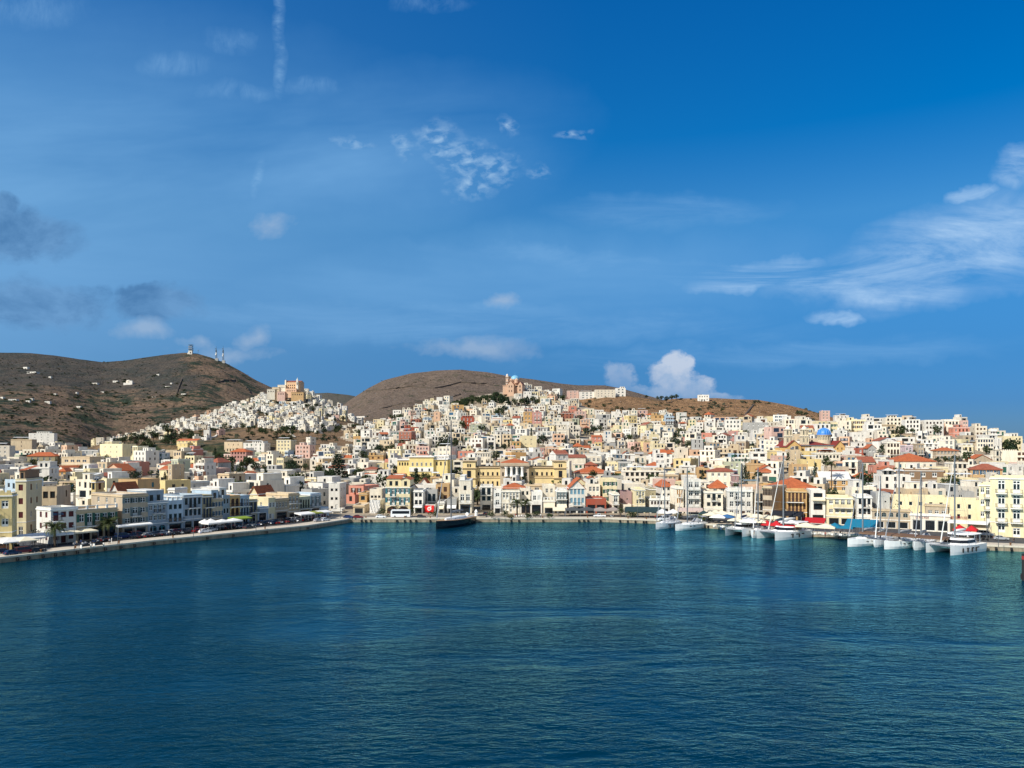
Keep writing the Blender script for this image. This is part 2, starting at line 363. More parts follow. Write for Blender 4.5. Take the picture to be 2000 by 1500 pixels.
# ---------------------------------------------------------------- quay
STONE = weathered('quay stone', srgb(196,184,164), .5, .8, streak=False)
STONEW = weathered('quay wall stone', srgb(168,154,132), .75, .7, dirt=(.06,.05,.04))
COPING = weathered('quay coping', srgb(222,212,192), .3, .8, streak=False)
ASPH = weathered('asphalt', (.075,.075,.078), .4, .5, dirt=(.12,.11,.10), streak=False)
def off(i, d):
    """quay point i moved d metres inland"""
    p = Vector(QW[i]); a = Vector(QW[max(0, i-1)]); c = Vector(QW[min(len(QW)-1, i+1)])
    t1 = (p - a).normalized() if i > 0 else (c - p).normalized(); t2 = (c - p).normalized() if i < len(QW)-1 else t1
    n1 = Vector((-t1.y, t1.x)); n2 = Vector((-t2.y, t2.x)); n = (n1 + n2).normalized()
    return p + n * (d / max(.5, n.dot(n1)))
def strip(d0, d1, z, name, mat, label, kind='structure'):
    mb = MB()
    for i in range(len(QW)-1):
        a, b, c, e = off(i,d0), off(i+1,d0), off(i+1,d1), off(i,d1)
        mb.poly([(a.x,a.y,z),(b.x,b.y,z),(c.x,c.y,z),(e.x,e.y,z)])
    return tag(link(name, mb.mesh(name, [mat])), label, None, None, kind)
mb = MB()
for i in range(len(QW)-1):
    a, b = QW[i], QW[i+1]; c, e = off(i+1, 1.1), off(i, 1.1)
    mb.poly([(a[0],a[1],-4),(b[0],b[1],-4),(b[0],b[1],.86),(a[0],a[1],.86)], 0)
    a2, b2 = off(i,-.12), off(i+1,-.12)
    mb.poly([(a2.x,a2.y,.86),(b2.x,b2.y,.86),(b2.x,b2.y,1.22),(a2.x,a2.y,1.22)], 1)
    mb.poly([(a2.x,a2.y,1.22),(b2.x,b2.y,1.22),(c.x,c.y,1.22),(e.x,e.y,1.22)], 1)
    mb.poly([(a[0],a[1],.86),(b[0],b[1],.86),(b2.x,b2.y,.86),(a2.x,a2.y,.86)], 1)
tag(link('quay', mb.mesh('quay', [STONEW, COPING])), 'long stone quay wall with pale coping round the harbour', None, None, 'structure')
strip(1.1, 5.0, 1.20, 'pavement', STONE, 'pale paved promenade along the quay')
strip(5.0, 30.0, 1.10, 'road', ASPH, 'dark asphalt harbour road')
# ---------------------------------------------------------------- sun, sky, camera
SUN_H = Vector((-0.75, -0.66, 0)).normalized(); SUN_EL = 40.0
sd = Vector((SUN_H.x * math.cos(R(SUN_EL)), SUN_H.y * math.cos(R(SUN_EL)), math.sin(R(SUN_EL))))
sl = bpy.data.lights.new('sun', 'SUN'); sl.energy = 5.0; sl.angle = R(.5); sl.color = (1, .94, .84)
so = bpy.data.objects.new('sun', sl); COL.objects.link(so); so.rotation_euler = sd.to_track_quat('Z', 'Y').to_euler()
W = bpy.data.worlds.new('World'); S.world = W; W.use_nodes = True
nt = W.node_tree; N = nt.nodes; L = nt.links; bg = N['Background']
sky = N.new('ShaderNodeTexSky'); sky.sky_type = 'NISHITA'; sky.sun_disc = False; sky.sun_elevation = R(SUN_EL); sky.sun_rotation = math.atan2(SUN_H.x, SUN_H.y) % (2*math.pi)
sky.air_density = 1.0; sky.dust_density = .2; sky.ozone_density = 5.0; sky.altitude = 200
tcw = N.new('ShaderNodeTexCoord')
sep = N.new('ShaderNodeSeparateXYZ'); L.new(tcw.outputs['Generated'], sep.inputs[0])
def M(op, a, b=None, c=None, clamp=False):
    n = N.new('ShaderNodeMath'); n.operation = op; n.use_clamp = clamp
    for i, v in enumerate((a, b, c)):
        if v is None: continue
        if isinstance(v, (int, float)): n.inputs[i].default_value = v
        else: L.new(v, n.inputs[i])
    return n.outputs[0]
def ramp(v, stops):
    r = N.new('ShaderNodeValToRGB'); e = r.color_ramp.elements
    for p, c in stops[2:]: e.new(p)
    for k, (p, c) in zip(sorted(e, key=lambda q: q.position) if False else e, sorted(stops, key=lambda q: q[0])): k.position = p; k.color = (*c, 1) if isinstance(c, tuple) else (c, c, c, 1)
    L.new(v, r.inputs[0]); return r.outputs[0]
def mixc(f, a, b, mode='MIX'):
    x = N.new('ShaderNodeMix'); x.data_type = 'RGBA'; x.blend_type = mode
    for s, v in (('Factor', f), ('A', a), ('B', b)):
        if isinstance(v, (int, float)): x.inputs[s].default_value = v
        elif isinstance(v, tuple): x.inputs[s].default_value = (*v, 1)
        else: L.new(v, x.inputs[s])
    return x.outputs['Result']
SKYK = 0.10
dy = M('MAXIMUM', sep.outputs['Y'], .05)
u = M('DIVIDE', sep.outputs['X'], dy); v = M('DIVIDE', sep.outputs['Z'], dy)      # direction on a plane one unit north
uv = N.new('ShaderNodeCombineXYZ'); L.new(u, uv.inputs[0]); L.new(v, uv.inputs[1])
front = M('GREATER_THAN', sep.outputs['Y'], .06)
el = ramp(sep.outputs['Z'], SKYTINT if 'SKYTINT' in globals() else [(0.0,(.17,.29,.54)),(.05,(.20,.34,.61)),(.10,(.27,.44,.66)),(.27,(.62,.92,1.04)),(.5,(.16,.74,1.2)),(.8,(.3,.8,1.2))])
base = mixc(1.0, sky.outputs[0], el, 'MULTIPLY')
hs = N.new('ShaderNodeHueSaturation'); hs.inputs['Saturation'].default_value = 1.12; hs.inputs['Value'].default_value = 1.0; L.new(base, hs.inputs['Color'])
hazy = ramp(sep.outputs['Y'], [(.0, 1.0), (.5, 1.0)])
back = N.new('ShaderNodeMapRange'); back.inputs['From Min'].default_value = .05; back.inputs['From Max'].default_value = -.45; back.inputs['To Max'].default_value = .7; L.new(sep.outputs['Y'], back.inputs['Value'])
col = mixc(back.outputs[0], hs.outputs[0], (4.6, 5.0, 5.4))                    # unseen sky behind the camera, paled to take blue out of the shade fill
def nz(scale, sx, sy, rot=0, det=8, rg=.6, dist=0.0):
    mp = N.new('ShaderNodeMapping'); mp.inputs['Scale'].default_value = (sx, sy, 1); mp.inputs['Rotation'].default_value = (0, 0, R(rot)); L.new(uv.outputs[0], mp.inputs['Vector'])
    n = N.new('ShaderNodeTexNoise'); n.inputs['Scale'].default_value = scale; n.inputs['Detail'].default_value = det; n.inputs['Roughness'].default_value = rg; n.inputs['Distortion'].default_value = dist
    L.new(mp.outputs[0], n.inputs['Vector']); return n.outputs['Fac']
def warp(scale, amt, src):
    n = N.new('ShaderNodeTexNoise'); n.inputs['Scale'].default_value = scale; n.inputs['Detail'].default_value = 4; n.inputs['Roughness'].default_value = .6; L.new(src, n.inputs['Vector'])
    a = N.new('ShaderNodeVectorMath'); a.operation = 'SUBTRACT'; a.inputs[1].default_value = (.5, .5, .5); L.new(n.outputs['Color'], a.inputs[0])
    b = N.new('ShaderNodeVectorMath'); b.operation = 'MULTIPLY_ADD'; b.inputs[1].default_value = (amt*1.3, amt*.8, 0); L.new(a.outputs[0], b.inputs[0]); L.new(src, b.inputs[2]); return b.outputs[0]
uvw = warp(14, .055, uv.outputs[0])
def blob(x, y, rx, ry, rot=0, src=None):
    mp = N.new('ShaderNodeMapping'); mp.vector_type = 'TEXTURE'
    mp.inputs['Location'].default_value = ((x - CX)/FPX, (HY - y)/FPX, 0); mp.inputs['Rotation'].default_value = (0, 0, R(rot)); mp.inputs['Scale'].default_value = (rx/FPX, ry/FPX, 1)
    L.new(src or uvw, mp.inputs['Vector'])
    gr = N.new('ShaderNodeTexGradient'); gr.gradient_type = 'SPHERICAL'; L.new(mp.outputs[0], gr.inputs['Vector']); return gr.outputs['Fac']
def union(bs, src=None):
    o = None
    for b in bs:
        q = blob(*b, src=src); o = q if o is None else M('MAXIMUM', o, q)
    return o
def wisps(col, bs, noise, lo, hi, colour, amount, e=.55, src=None):
    a = M('MULTIPLY', ramp(noise, [(lo, 0.0), (hi, 1.0)]), M('MULTIPLY', ramp(union(bs, src), [(0.0, 0.0), (e, 1.0)]), M('MULTIPLY', front, amount)))
    return mixc(a, col, colour)
def clouds(col, bs, noise, k, lo, hi, colour, amount):
    m = M('ADD', union(bs), M('MULTIPLY', M('SUBTRACT', noise, .5), k))
    a = M('MULTIPLY', M('MULTIPLY', ramp(m, [(lo, 0.0), (hi, 1.0)]), ramp(union(bs), [(0.0, 0.0), (.12, 1.0)])), M('MULTIPLY', front, amount))
    return mixc(a, col, colour)
K = 1.0 / SKYK
def C(r, g, b): return tuple(c * K for c in srgb(r, g, b))
col = mixc(M('MULTIPLY', M('MULTIPLY', ramp(M('MULTIPLY_ADD', u, .5, .5), [(.0, .75), (.25, .42), (.55, .06), (.8, 0.0)]), ramp(sep.outputs['Z'], [(0.0, .8), (.15, 1.0), (.5, .25)])), front), col, C(118,168,214))        # paler air towards the sun
puff = nz(44, 1, 1.15, 0, 7, .6); wisp = nz(7, .5, 2.6, -20, 8, .68, .8); soft = nz(9, 1, 1.7, 0, 7, .62, .3); fine = nz(38, .8, 1.5, -10, 6, .66, .5); band = nz(2.2, .45, 2.6, 8, 5, .6, .5); thin = nz(22, 1.6, .7, 0, 6, .7, .6)
col = wisps(col, [(60,400,900,420,4),(900,560,900,130,3),(600,330,600,200,10)], band, .26, .72, C(126,178,224), .62, .8)     # thin veil
col = wisps(col, [(1900,480,360,110,16),(1760,560,200,50,4),(2000,325,80,50,25),(1620,552,120,18,3),(1890,375,60,20,10),(1720,540,240,40,8),(1640,615,70,16,0),(1480,540,160,30,8)], wisp, .34, .70, C(178,208,238), .78)
col = wisps(col, [(1500,690,600,34,2),(1250,520,500,24,-6),(1300,410,260,40,0),(700,610,500,30,0),(1000,640,700,40,0)], wisp, .36, .8, C(140,186,228), .4)
uvl = warp(20, .014, uv.outputs[0]); puf2 = nz(70, .8, 1.3, -25, 4, .55, .3)
col = wisps(col, [(544,50,13,120,2),(549,140,13,60,-3),(506,348,12,44,-14)], fine, .34, .72, C(156,200,236), .42, .9, uvl)
col = wisps(col, [(475,178,90,22,0),(608,172,60,20,-8),(345,130,80,30,0),(835,5,90,22,0),(440,80,60,30,-20),(60,20,140,40,0)], thin, .34, .80, C(140,186,228), .38, .7)
col = wisps(col, [(855,275,66,46,-10),(915,318,62,60,-40),(922,364,76,34,0),(885,300,44,56,0),(960,330,70,50,0),(985,245,22,30,20),(985,357,34,20,0),(1050,330,28,16,0),(1125,270,36,12,12),(690,280,50,14,-14),(780,285,24,36,0)], puf2, .42, .74, C(184,214,238), .60, .9)
col = clouds(col, [(75,595,170,66,-4),(310,592,110,46,0),(50,462,130,66,0),(0,410,50,34,0)], soft, 1.15, .05, .42, mixc(ramp(soft, [(.40, 0.0), (.62, 1.0)]), C(102,148,194), C(72,118,166)), .86)
col = clouds(col, [(272,645,90,30,0),(500,655,56,36,12),(395,672,60,24,0),(440,690,120,26,0),(530,435,60,36,0),(978,590,50,30,10),(930,680,200,34,0)], soft, 1.9, .22, .95, C(164,184,208), .55)
cum = [(1318,710,36,34,0),(1338,716,24,30,0),(1298,730,46,34,0),(1322,738,56,34,0),(1350,756,56,32,0),(1320,768,100,24,0),(1212,740,44,44,30),(1228,768,90,24,0),(1400,778,70,14,0)]
uvc = warp(30, .016, uv.outputs[0])
cm = M('ADD', union(cum, uvc), M('MULTIPLY', M('SUBTRACT', puff, .5), .95))
shade = mixc(ramp(M('ADD', M('MULTIPLY', puff, 1.0), M('MULTIPLY', v, 3.0)), [(.48, 0.0), (.86, 1.0)]), C(150,178,210), C(216,220,228))
col = mixc(M('MULTIPLY', M('MULTIPLY', M('MULTIPLY', ramp(cm, [(.16, 0.0), (.46, 1.0)]), ramp(v, [(.052, .25), (.095, 1.0)])), ramp(union(cum, uvc), [(0.0, 0.0), (.15, 1.0)])), M('MULTIPLY', front, M('MULTIPLY_ADD', ramp(u, [(.15, 0.0), (.2, 1.0)]), .36, .28))), col, shade)
L.new(col, bg.inputs['Color']); bg.inputs['Strength'].default_value = SKYK
cam = bpy.data.cameras.new('camera'); co = bpy.data.objects.new('camera', cam); COL.objects.link(co)
co.location = (0, 0, H); co.rotation_euler = (R(90), 0, 0)
cam.sensor_width = 36; cam.lens = 27; cam.shift_y = 0.06; cam.clip_start = .5; cam.clip_end = 20000
S.camera = co
S.view_settings.view_transform = 'Standard'; S.view_settings.look = 'None'; S.view_settings.gamma = 1; S.view_settings.exposure = .14
S.cycles.sample_clamp_direct = 6; S.cycles.sample_clamp_indirect = 6; S.cycles.max_bounces = 6; S.cycles.diffuse_bounces = 3; S.cycles.glossy_bounces = 3; S.cycles.transmission_bounces = 3
# ---------------------------------------------------------------- houses: one generator for every building with windows
WIN = {}
def bars(mb, m, x0, x1, z0, z1, t, y0=-.07, y1=.0):
    mb.box(x0, x0+t, y0, y1, z0, z1, m); mb.box(x1-t, x1, y0, y1, z0, z1, m)
    mb.box(x0+t, x1-t, y0, y1, z0, z0+t, m); mb.box(x0+t, x1-t, y0, y1, z1-t, z1, m, bottom=True)
def win_mesh(style, col):
    """a window one metre wide and high, set in its recess: frame, glazing bars and pane, or closed shutters"""
    k = (style, col)
    if k in WIN: return WIN[k]
    mb = MB(); c = SH.get(col, SH['white'])
    if style == 'shut':
        mb.poly([(-.5,0,0),(.5,0,0),(.5,0,1),(-.5,0,1)], 1)
        for s in (-1, 1):
            bars(mb, 0, min(s*.02, s*.48), max(s*.02, s*.48), .02, .98, .07)
            for i in range(5): 
                z = .10 + i*.165; mb.box(min(s*.09,s*.41), max(s*.09,s*.41), -.05, -.01, z, z+.12, 0)
        mats = [c, DARK]
    elif style == 'dark':
        mb.poly([(-.5,0,0),(.5,0,0),(.5,0,1),(-.5,0,1)], 1); bars(mb, 0, -.5, .5, 0, 1, .06); mats = [c, GLASS]
    elif style == 'french':
        mb.poly([(-.5,0,0),(.5,0,0),(.5,0,1),(-.5,0,1)], 1); bars(mb, 0, -.5, .5, 0, 1, .09); mb.box(-.06,.06,-.08,0,.09,.91,0); mb.box(-.41,.41,-.075,0,.70,.77,0); mb.box(-.41,.41,-.06,0,.09,.30,0); mats = [c, GLASS]
    else:
        mb.poly([(-.5,0,0),(.5,0,0),(.5,0,1),(-.5,0,1)], 1); bars(mb, 0, -.5, .5, 0, 1, .09); mb.box(-.05,.05,-.08,0,.09,.91,0); mb.box(-.41,.41,-.06,0,.52,.57,0); mats = [c, GLASS]
    me = mb.mesh('window', mats); WIN[k] = me; return me
def leaf_mesh(col):
    k = ('leaf', col)
    if k not in WIN:
        mb = MB(); bars(mb, 0, 0, 1, 0, 1, .12, -.05, 0)
        for i in range(6): mb.box(.12, .88, -.035, -.01, .14 + i*.125, .14 + i*.125 + .09, 0)
        mb.poly([(.1,-.008,.1),(.9,-.008,.1),(.9,-.008,.9),(.1,-.008,.9)], 0)
        WIN[k] = mb.mesh('shutter', [SH[col]])
    return WIN[k]
def facade(mb, T, w, z0, z1, ops, rec=.2, m=0, mrev=0, pane=None):
    """wall of width w between z0 and z1 with recessed openings (u0, u1, za, zb, arched)"""
    us = sorted({0.0, w, *[o[0] for o in ops], *[o[1] for o in ops]}); zs = sorted({z0, z1, *[o[2] for o in ops], *[o[3] for o in ops]})
    for j in range(len(zs)-1):
        run = None
        for i in range(len(us)-1):
            uc = (us[i]+us[i+1])/2; zc = (zs[j]+zs[j+1])/2
            solid = not any(o[0] < uc < o[1] and o[2] < zc < o[3] for o in ops)
            if solid: run = (run[0], us[i+1]) if run else (us[i], us[i+1])
            if run and (not solid or i == len(us)-2):
                a, b = run; mb.poly([T(a,0,zs[j]), T(b,0,zs[j]), T(b,0,zs[j+1]), T(a,0,zs[j+1])], m); run = None
    for u0, u1, za, zb, arch in ops:
        mb.poly([T(u0,0,za),T(u0,0,zb),T(u0,rec,zb),T(u0,rec,za)], mrev); mb.poly([T(u1,0,zb),T(u1,0,za),T(u1,rec,za),T(u1,rec,zb)], mrev)
        mb.poly([T(u0,0,za),T(u0,rec,za),T(u1,rec,za),T(u1,0,za)], mrev); mb.poly([T(u0,0,zb),T(u1,0,zb),T(u1,rec,zb),T(u0,rec,zb)], mrev)
        if arch:
            r = (u1-u0)/2; c = (u0+u1)/2; rz = min(r, (zb-za)*.45)
            for s in (-1, 1):
                arc = [(c + s*r*math.cos(t), zb - rz + rz*math.sin(t)) for t in [math.pi/2*k/5 for k in range(6)]]
                p = [T(c + s*r, -.004, zb)] + [T(a, -.004, z) for a, z in (arc if s < 0 else arc[::-1])]
                mb.poly(p, m)
        if pane is not None: mb.poly([T(u0,rec-.01,za),T(u1,rec-.01,za),T(u1,rec-.01,zb),T(u0,rec-.01,zb)], pane)

def hip_roof(mb, x0, x1, y0, y1, z, rh, ov=.35, m=0):
    x0 -= ov; x1 += ov; y0 -= ov; y1 += ov; w = x1-x0; d = y1-y0; k = min(w, d)/2
    if w >= d: a, b = (x0+k, (y0+y1)/2, z+rh), (x1-k, (y0+y1)/2, z+rh)
    else: a, b = ((x0+x1)/2, y0+k, z+rh), ((x0+x1)/2, y1-k, z+rh)
    A, B, C_, D = (x0,y0,z), (x1,y0,z), (x1,y1,z), (x0,y1,z)
    if w >= d: mb.poly([A,B,b,a], m); mb.poly([C_,D,a,b], m); mb.poly([D,A,a], m); mb.poly([B,C_,b], m)
    else: mb.poly([A,B,a], m); mb.poly([B,C_,b,a], m); mb.poly([C_,D,b], m); mb.poly([D,A,a,b], m)
    t = .22
    for p, q in ((A,B),(B,C_),(C_,D),(D,A)): mb.poly([(p[0],p[1],z-t),(q[0],q[1],z-t),q,p], m)
    mb.poly([(x0,y1,z-t),(x1,y1,z-t),(x1,y0,z-t),(x0,y0,z-t)], m)
def gable_roof(mb, wmb, x0, x1, y0, y1, z, rh, ov=.3, front=True, m=0, wm=0):
    """ridge runs away from the front (front=True: the gable faces the street)"""
    if front:
        c = (x0+x1)/2
        wmb.poly([(x0,y0,z),(x1,y0,z),(c,y0,z+rh)], wm); wmb.poly([(x1,y1,z),(x0,y1,z),(c,y1,z+rh)], wm)
        k = rh/(c-x0)
        for s in (-1, 1):
            xe = (x0 if s < 0 else x1) + s*ov
            mb.poly([(c,y0-ov,z+rh+.12),(xe,y0-ov,z-k*ov+.12),(xe,y1+ov,z-k*ov+.12),(c,y1+ov,z+rh+.12)][::s], m)
            mb.poly([(c,y0-ov,z+rh-.08),(xe,y0-ov,z-k*ov-.08),(xe,y0-ov,z-k*ov+.12),(c,y0-ov,z+rh+.12)][::-s], m)
            mb.poly([(xe,y0-ov,z-k*ov-.08),(xe,y1+ov,z-k*ov-.08),(xe,y1+ov,z-k*ov+.12),(xe,y0-ov,z-k*ov+.12)], m)
    else:
        c = (y0+y1)/2
        wmb.poly([(x0,y1,z),(x0,y0,z),(x0,c,z+rh)], wm); wmb.poly([(x1,y0,z),(x1,y1,z),(x1,c,z+rh)], wm)
        k = rh/(c-y0)
        for s in (-1, 1):
            ye = (y0 if s < 0 else y1) + s*ov
            mb.poly([(x0-ov,ye,z-k*ov+.12),(x1+ov,ye,z-k*ov+.12),(x1+ov,c,z+rh+.12),(x0-ov,c,z+rh+.12)][::-s], m)
            mb.poly([(x0-ov,ye,z-k*ov-.08),(x1+ov,ye,z-k*ov-.08),(x1+ov,ye,z-k*ov+.12),(x0-ov,ye,z-k*ov+.12)], m)
def balcony_mb(w, solid=False, dep=1.0):
    s = MB(); s.box(-w/2, w/2, -dep, 0, -.16, 0, 0, bottom=True)
    for x in (-w/2+.25, w/2-.4): s.poly([(x,0,-.16),(x,0,-.6),(x,-dep*.7,-.16)], 0); s.poly([(x+.15,0,-.16),(x+.15,-dep*.7,-.16),(x+.15,0,-.6)], 0); s.poly([(x,0,-.6),(x+.15,0,-.6),(x+.15,-dep*.7,-.16),(x,-dep*.7,-.16)], 0)
    r = MB()
    if solid:
        r.box(-w/2, w/2, -dep, -dep+.1, 0, .95, 0); r.box(-w/2, -w/2+.1, -dep+.1, 0, 0, .95, 0); r.box(w/2-.1, w/2, -dep+.1, 0, 0, .95, 0)
    else:
        e = dep-.06
        r.box(-w/2+.04, w/2-.04, -e-.03, -e+.03, .92, .99, 0, bottom=True); r.box(-w/2+.04, w/2-.04, -e-.02, -e+.02, .08, .13, 0)
        for x in (-w/2+.04, w/2-.08): r.box(x, x+.05, -e, 0, .92, .98, 0)
        n = max(4, int(w/.22))
        for i in range(n+1):
            x = -w/2+.06 + (w-.12)*i/n; r.box(x-.016, x+.016, -e-.016, -e+.016, .13, .92, 0)
        for x in (-w/2+.06, w/2-.06):
            for y in (-e*.66, -e*.33): r.box(x-.016, x+.016, y-.016, y+.016, .0, .92, 0)
    return s, r
TANK = None
def lay_windows(w, h0, h1, bays, ww, wh, sill):
    m = (w - bays*ww) / (bays + 1)
    if m < .25: ww = max(.4, (w - .3*(bays+1))/bays); m = (w - bays*ww)/(bays+1)
    return [(m + i*(ww+m), m + i*(ww+m) + ww, h0 + sill, min(h0 + sill + wh, h1 - .3)) for i in range(bays)]

def build_house(sp, name='house', detail=2):
    """sp: dict of a house standing at sp['P'] turned by sp['a']; detail 2 = things with parts, 0 = geometry for the mass of far houses"""
    w, d, h, n = sp['w'], sp['d'], sp['h'], max(1, sp['n']); c = sp['c']; r = random.Random(sp['seed'])
    low = sp.get('low', 2.5)                                     # foundation below the local ground
    bays = sp.get('bays') or max(1, int(round(w / r.uniform(2.6, 3.6)))); roof = sp.get('roof', 'flat'); rh = sp.get('rh', 0)
    par = .55 if roof == 'flat' else 0.0; hw = h - rh            # top of walls
    hz = hw - par; sh = (hz) / n
    st = sp.get('st') or r.choice(['casement','dark','dark','shut','open','french']); shc = sp.get('sh') or r.choice(['brown','blue','green','grey','white','dark blue','grey'])
    frc = 'white' if st in ('casement','french','open') else (shc if st == 'shut' else r.choice(['brown','white','grey']))
    trim = sp.get('trim', detail == 2 and r.random() < .4)
    wm = wallmat(c); wall = MB(); rf = MB(); parts = []; wins = []
    gf = sp.get('gf', 'plain')
    arch = st == 'arch'
    def T_front(u, y, z): return (-w/2 + u, y, z)
    def T_left(u, y, z): return (-w/2 + y, d - u, z)
    def T_right(u, y, z): return (w/2 - y, u, z)
    faces = [('f', T_front, w, bays), ('l', T_left, d, sp.get('lb', max(1, int(d/4)))), ('r', T_right, d, sp.get('rb', max(1, int(d/4))))]
    ww0 = min(sp.get('ww', r.uniform(.95, 1.4)), w/bays*.62); wh0 = sp.get('wh', r.uniform(1.35, 1.95))
    for fk, T, fw, nb in faces:
        ops = []
        for k in range(n):
            z0 = k*sh; z1 = z0 + sh
            if fk == 'f' and k == 0 and gf in ('shop','arch','awn'):
                nb0 = sp.get('gb', max(1, int(round(w/3.2)))); m = .45; bw = (w - m*(nb0+1))/nb0
                for i in range(nb0):
                    o = (m + i*(bw+m), m + i*(bw+m) + bw, .12, min(sh-.5, 2.9)); ops.append((*o, gf == 'arch')); wins.append(('shop', T, o, .45, fk))
                continue
            bal = [b for b in sp.get('bal', []) if b[0] == k] if fk == 'f' else []
            lst = lay_windows(fw, z0, z1, nb, ww0 if fk == 'f' else min(ww0, .95), wh0 if n < 2 or sh > 2.6 else min(wh0, sh*.5), max(.75, sh*.30))
            far = not (sp.get('wf') or sp.get('mid')); skip = False
            for i, o in enumerate(lst):
                if skip: skip = False; continue
                if far and fk == 'f' and r.random() < (.5 if sp.get('E') else .22) and not (k == 0 and i == bays//2): continue
                if far and fk == 'f' and i + 1 < len(lst) and r.random() < .2: o = (o[0], lst[i+1][1], o[2] - .6, o[3] + .3); skip = True      # a loggia
                elif far: o = (o[0], o[1] + r.uniform(-.15,.25), o[2] - r.choice([0,0,.5]), o[3])
                if fk != 'f' and detail < 2 and r.random() < .35: continue
                if fk != 'f' and detail == 2 and not sp.get('side') and r.random() < .3: continue
                isb = any(b[1] <= i <= b[2] for b in bal)
                if isb: o = (o[0], o[1], z0 + .06, min(o[3]+.15, z1-.3))
                door = fk == 'f' and k == 0 and gf == 'plain' and i == sp.get('door', bays//2)
                if door: o = (o[0], o[1], .05, min(2.25, sh-.35))
                ops.append((*o, arch and fk == 'f')); wins.append(('door' if door else ('bal' if isb else 'win'), T, o, .2, fk))
        facade(wall, T, fw, -low, hw, ops, .2, 0, 0, 1 if detail == 0 else None)
    wall.poly([(w/2,d,-low),(-w/2,d,-low),(-w/2,d,hw),(w/2,d,hw)], 0)
    for ax0, ax1, ad, ah in sp.get('annex', []):                   # lower front room with a terrace on top
        am = wall if detail == 0 else MB(); x0, x1 = -w/2 + ax0*w, -w/2 + ax1*w; aw_ = x1-x0
        aops = [(*o, False) for o in lay_windows(aw_, 0, ah-.3, max(1, int(aw_/2.6)), r.choice([.9,1.2,1.8]), 2.0, r.choice([.1,.8]))]
        facade(am, lambda q,y,z: (x0+q, -ad+y, z), aw_, -low, ah, aops, .18, 0, 0, 1)
        am.poly([(x0,-.004,-low),(x0,-ad,-low),(x0,-ad,ah),(x0,-.004,ah)], 0); am.poly([(x1,-ad,-low),(x1,-.004,-low),(x1,-.004,ah),(x1,-ad,ah)], 0)
        am.poly([(x0,-ad,ah),(x1,-ad,ah),(x1,-ad+.2,ah),(x0,-ad+.2,ah)], 0); am.poly([(x0,-ad+.2,ah-.5),(x0,-ad+.2,ah),(x1,-ad+.2,ah),(x1,-ad+.2,ah-.5)][::-1], 0); am.poly([(x0,-ad+.2,ah-.5),(x1,-ad+.2,ah-.5),(x1,-.004,ah-.5),(x0,-.004,ah-.5)], 0)
        if detail: parts.append(('annex', am))
    if detail:                                                     # deep shop recess floors are closed by their fronts
        pass
    # --- roofs
    if roof == 'flat':
        t = .25
        for x0,x1,y0,y1 in ((-w/2,w/2,0,t),(-w/2,w/2,d-t,d),(-w/2,-w/2+t,t,d-t),(w/2-t,w/2,t,d-t)): wall.poly([(x0,y0,hw),(x1,y0,hw),(x1,y1,hw),(x0,y1,hw)], 2 if trim else 0)
        i = t
        for p, q in (((-w/2+i,d-i),(w/2-i,d-i)),((w/2-i,d-i),(w/2-i,i)),((w/2-i,i),(-w/2+i,i)),((-w/2+i,i),(-w/2+i,d-i))): wall.poly([(p[0],p[1],hz),(q[0],q[1],hz),(q[0],q[1],hw),(p[0],p[1],hw)], 0)
        rf.poly([(-w/2+i,i,hz),(w/2-i,i,hz),(w/2-i,d-i,hz),(-w/2+i,d-i,hz)], 0); rmat = r.choice([ROOFC, ROOFC, ROOFW])
    elif roof == 'hip': hip_roof(rf, -w/2, w/2, 0, d, hw, rh); rmat = sp.get('tile', TILE)
    elif roof == 'ped': gable_roof(rf, wall, -w/2, w/2, 0, d, hw, rh, .35, True); rmat = sp.get('tile', TILE)
    else: gable_roof(rf, wall, -w/2, w/2, 0, d, hw, rh, .3, False); rmat = sp.get('tile', TILE)
    # --- cornice and string courses
    cor = MB()
    if trim:
        def ring(z0, z1, o):
            cor.box(-w/2-o, w/2+o, -o, 0, z0, z1, 0, bottom=True); cor.box(-w/2-o, -w/2, 0, d, z0, z1, 0, bottom=True); cor.box(w/2, w/2+o, 0, d, z0, z1, 0, bottom=True)
        ring(hz-.12, hz+.12, .2)
        if detail == 2 and n > 1:
            keep = cor; cor = sc = MB(); ring(sh-.1, sh+.06, .08); cor = keep; parts.append(('string_course', sc))
    if detail == 0:
        return wall, rf, rmat, cor, wm
    root = thing(name, sp['label'], sp.get('cat', 'house'), (sp['P'][0], sp['P'][1], sp['z']), sp['a'], sp.get('group'))
    link('wall', wall.mesh('wall', [wm, DARK, TRIM if sp.get('tc', 1) else TRIMC]), root)
    link('roof', rf.mesh('roof', [rmat]), root)
    for nm_, pm_ in parts: link(nm_, pm_.mesh(nm_, [wm, GLASS] if nm_ == 'annex' else [TRIM]), root)
    if cor.f: link('cornice', cor.mesh('cornice', [TRIM if c not in ('tan','ochre','beige','stone') else TRIMC]), root)
    rotf = {'f': 0.0, 'l': -math.pi/2, 'r': math.pi/2}
    for kind, T, o, rec, fk in wins:
        cu = (o[0]+o[1])/2; p = T(cu, .2 - .012, o[2]); ow = o[1]-o[0]; oh = o[3]-o[2]
        if kind == 'shop':
            x = link('shop_front', win_mesh('french' if gf == 'arch' else 'dark', sp.get('gc', r.choice(['brown','grey','white','blue']))), root, p, rotf[fk], (ow, 1, oh)); continue
        stl = 'shut' if kind == 'door' and st != 'french' else (st if st not in ('open','arch') else ('french' if kind in ('bal','door') or sp.get('fr') else 'casement'))
        if st == 'shut' and r.random() < sp.get('mix', .2): stl = 'casement'
        col = frc if stl not in ('shut',) else shc
        if stl == 'casement' and st == 'shut': col = 'white'
        x = link('door' if kind == 'door' else 'window', win_mesh(stl, col), root, p, rotf[fk], (ow, 1, oh))
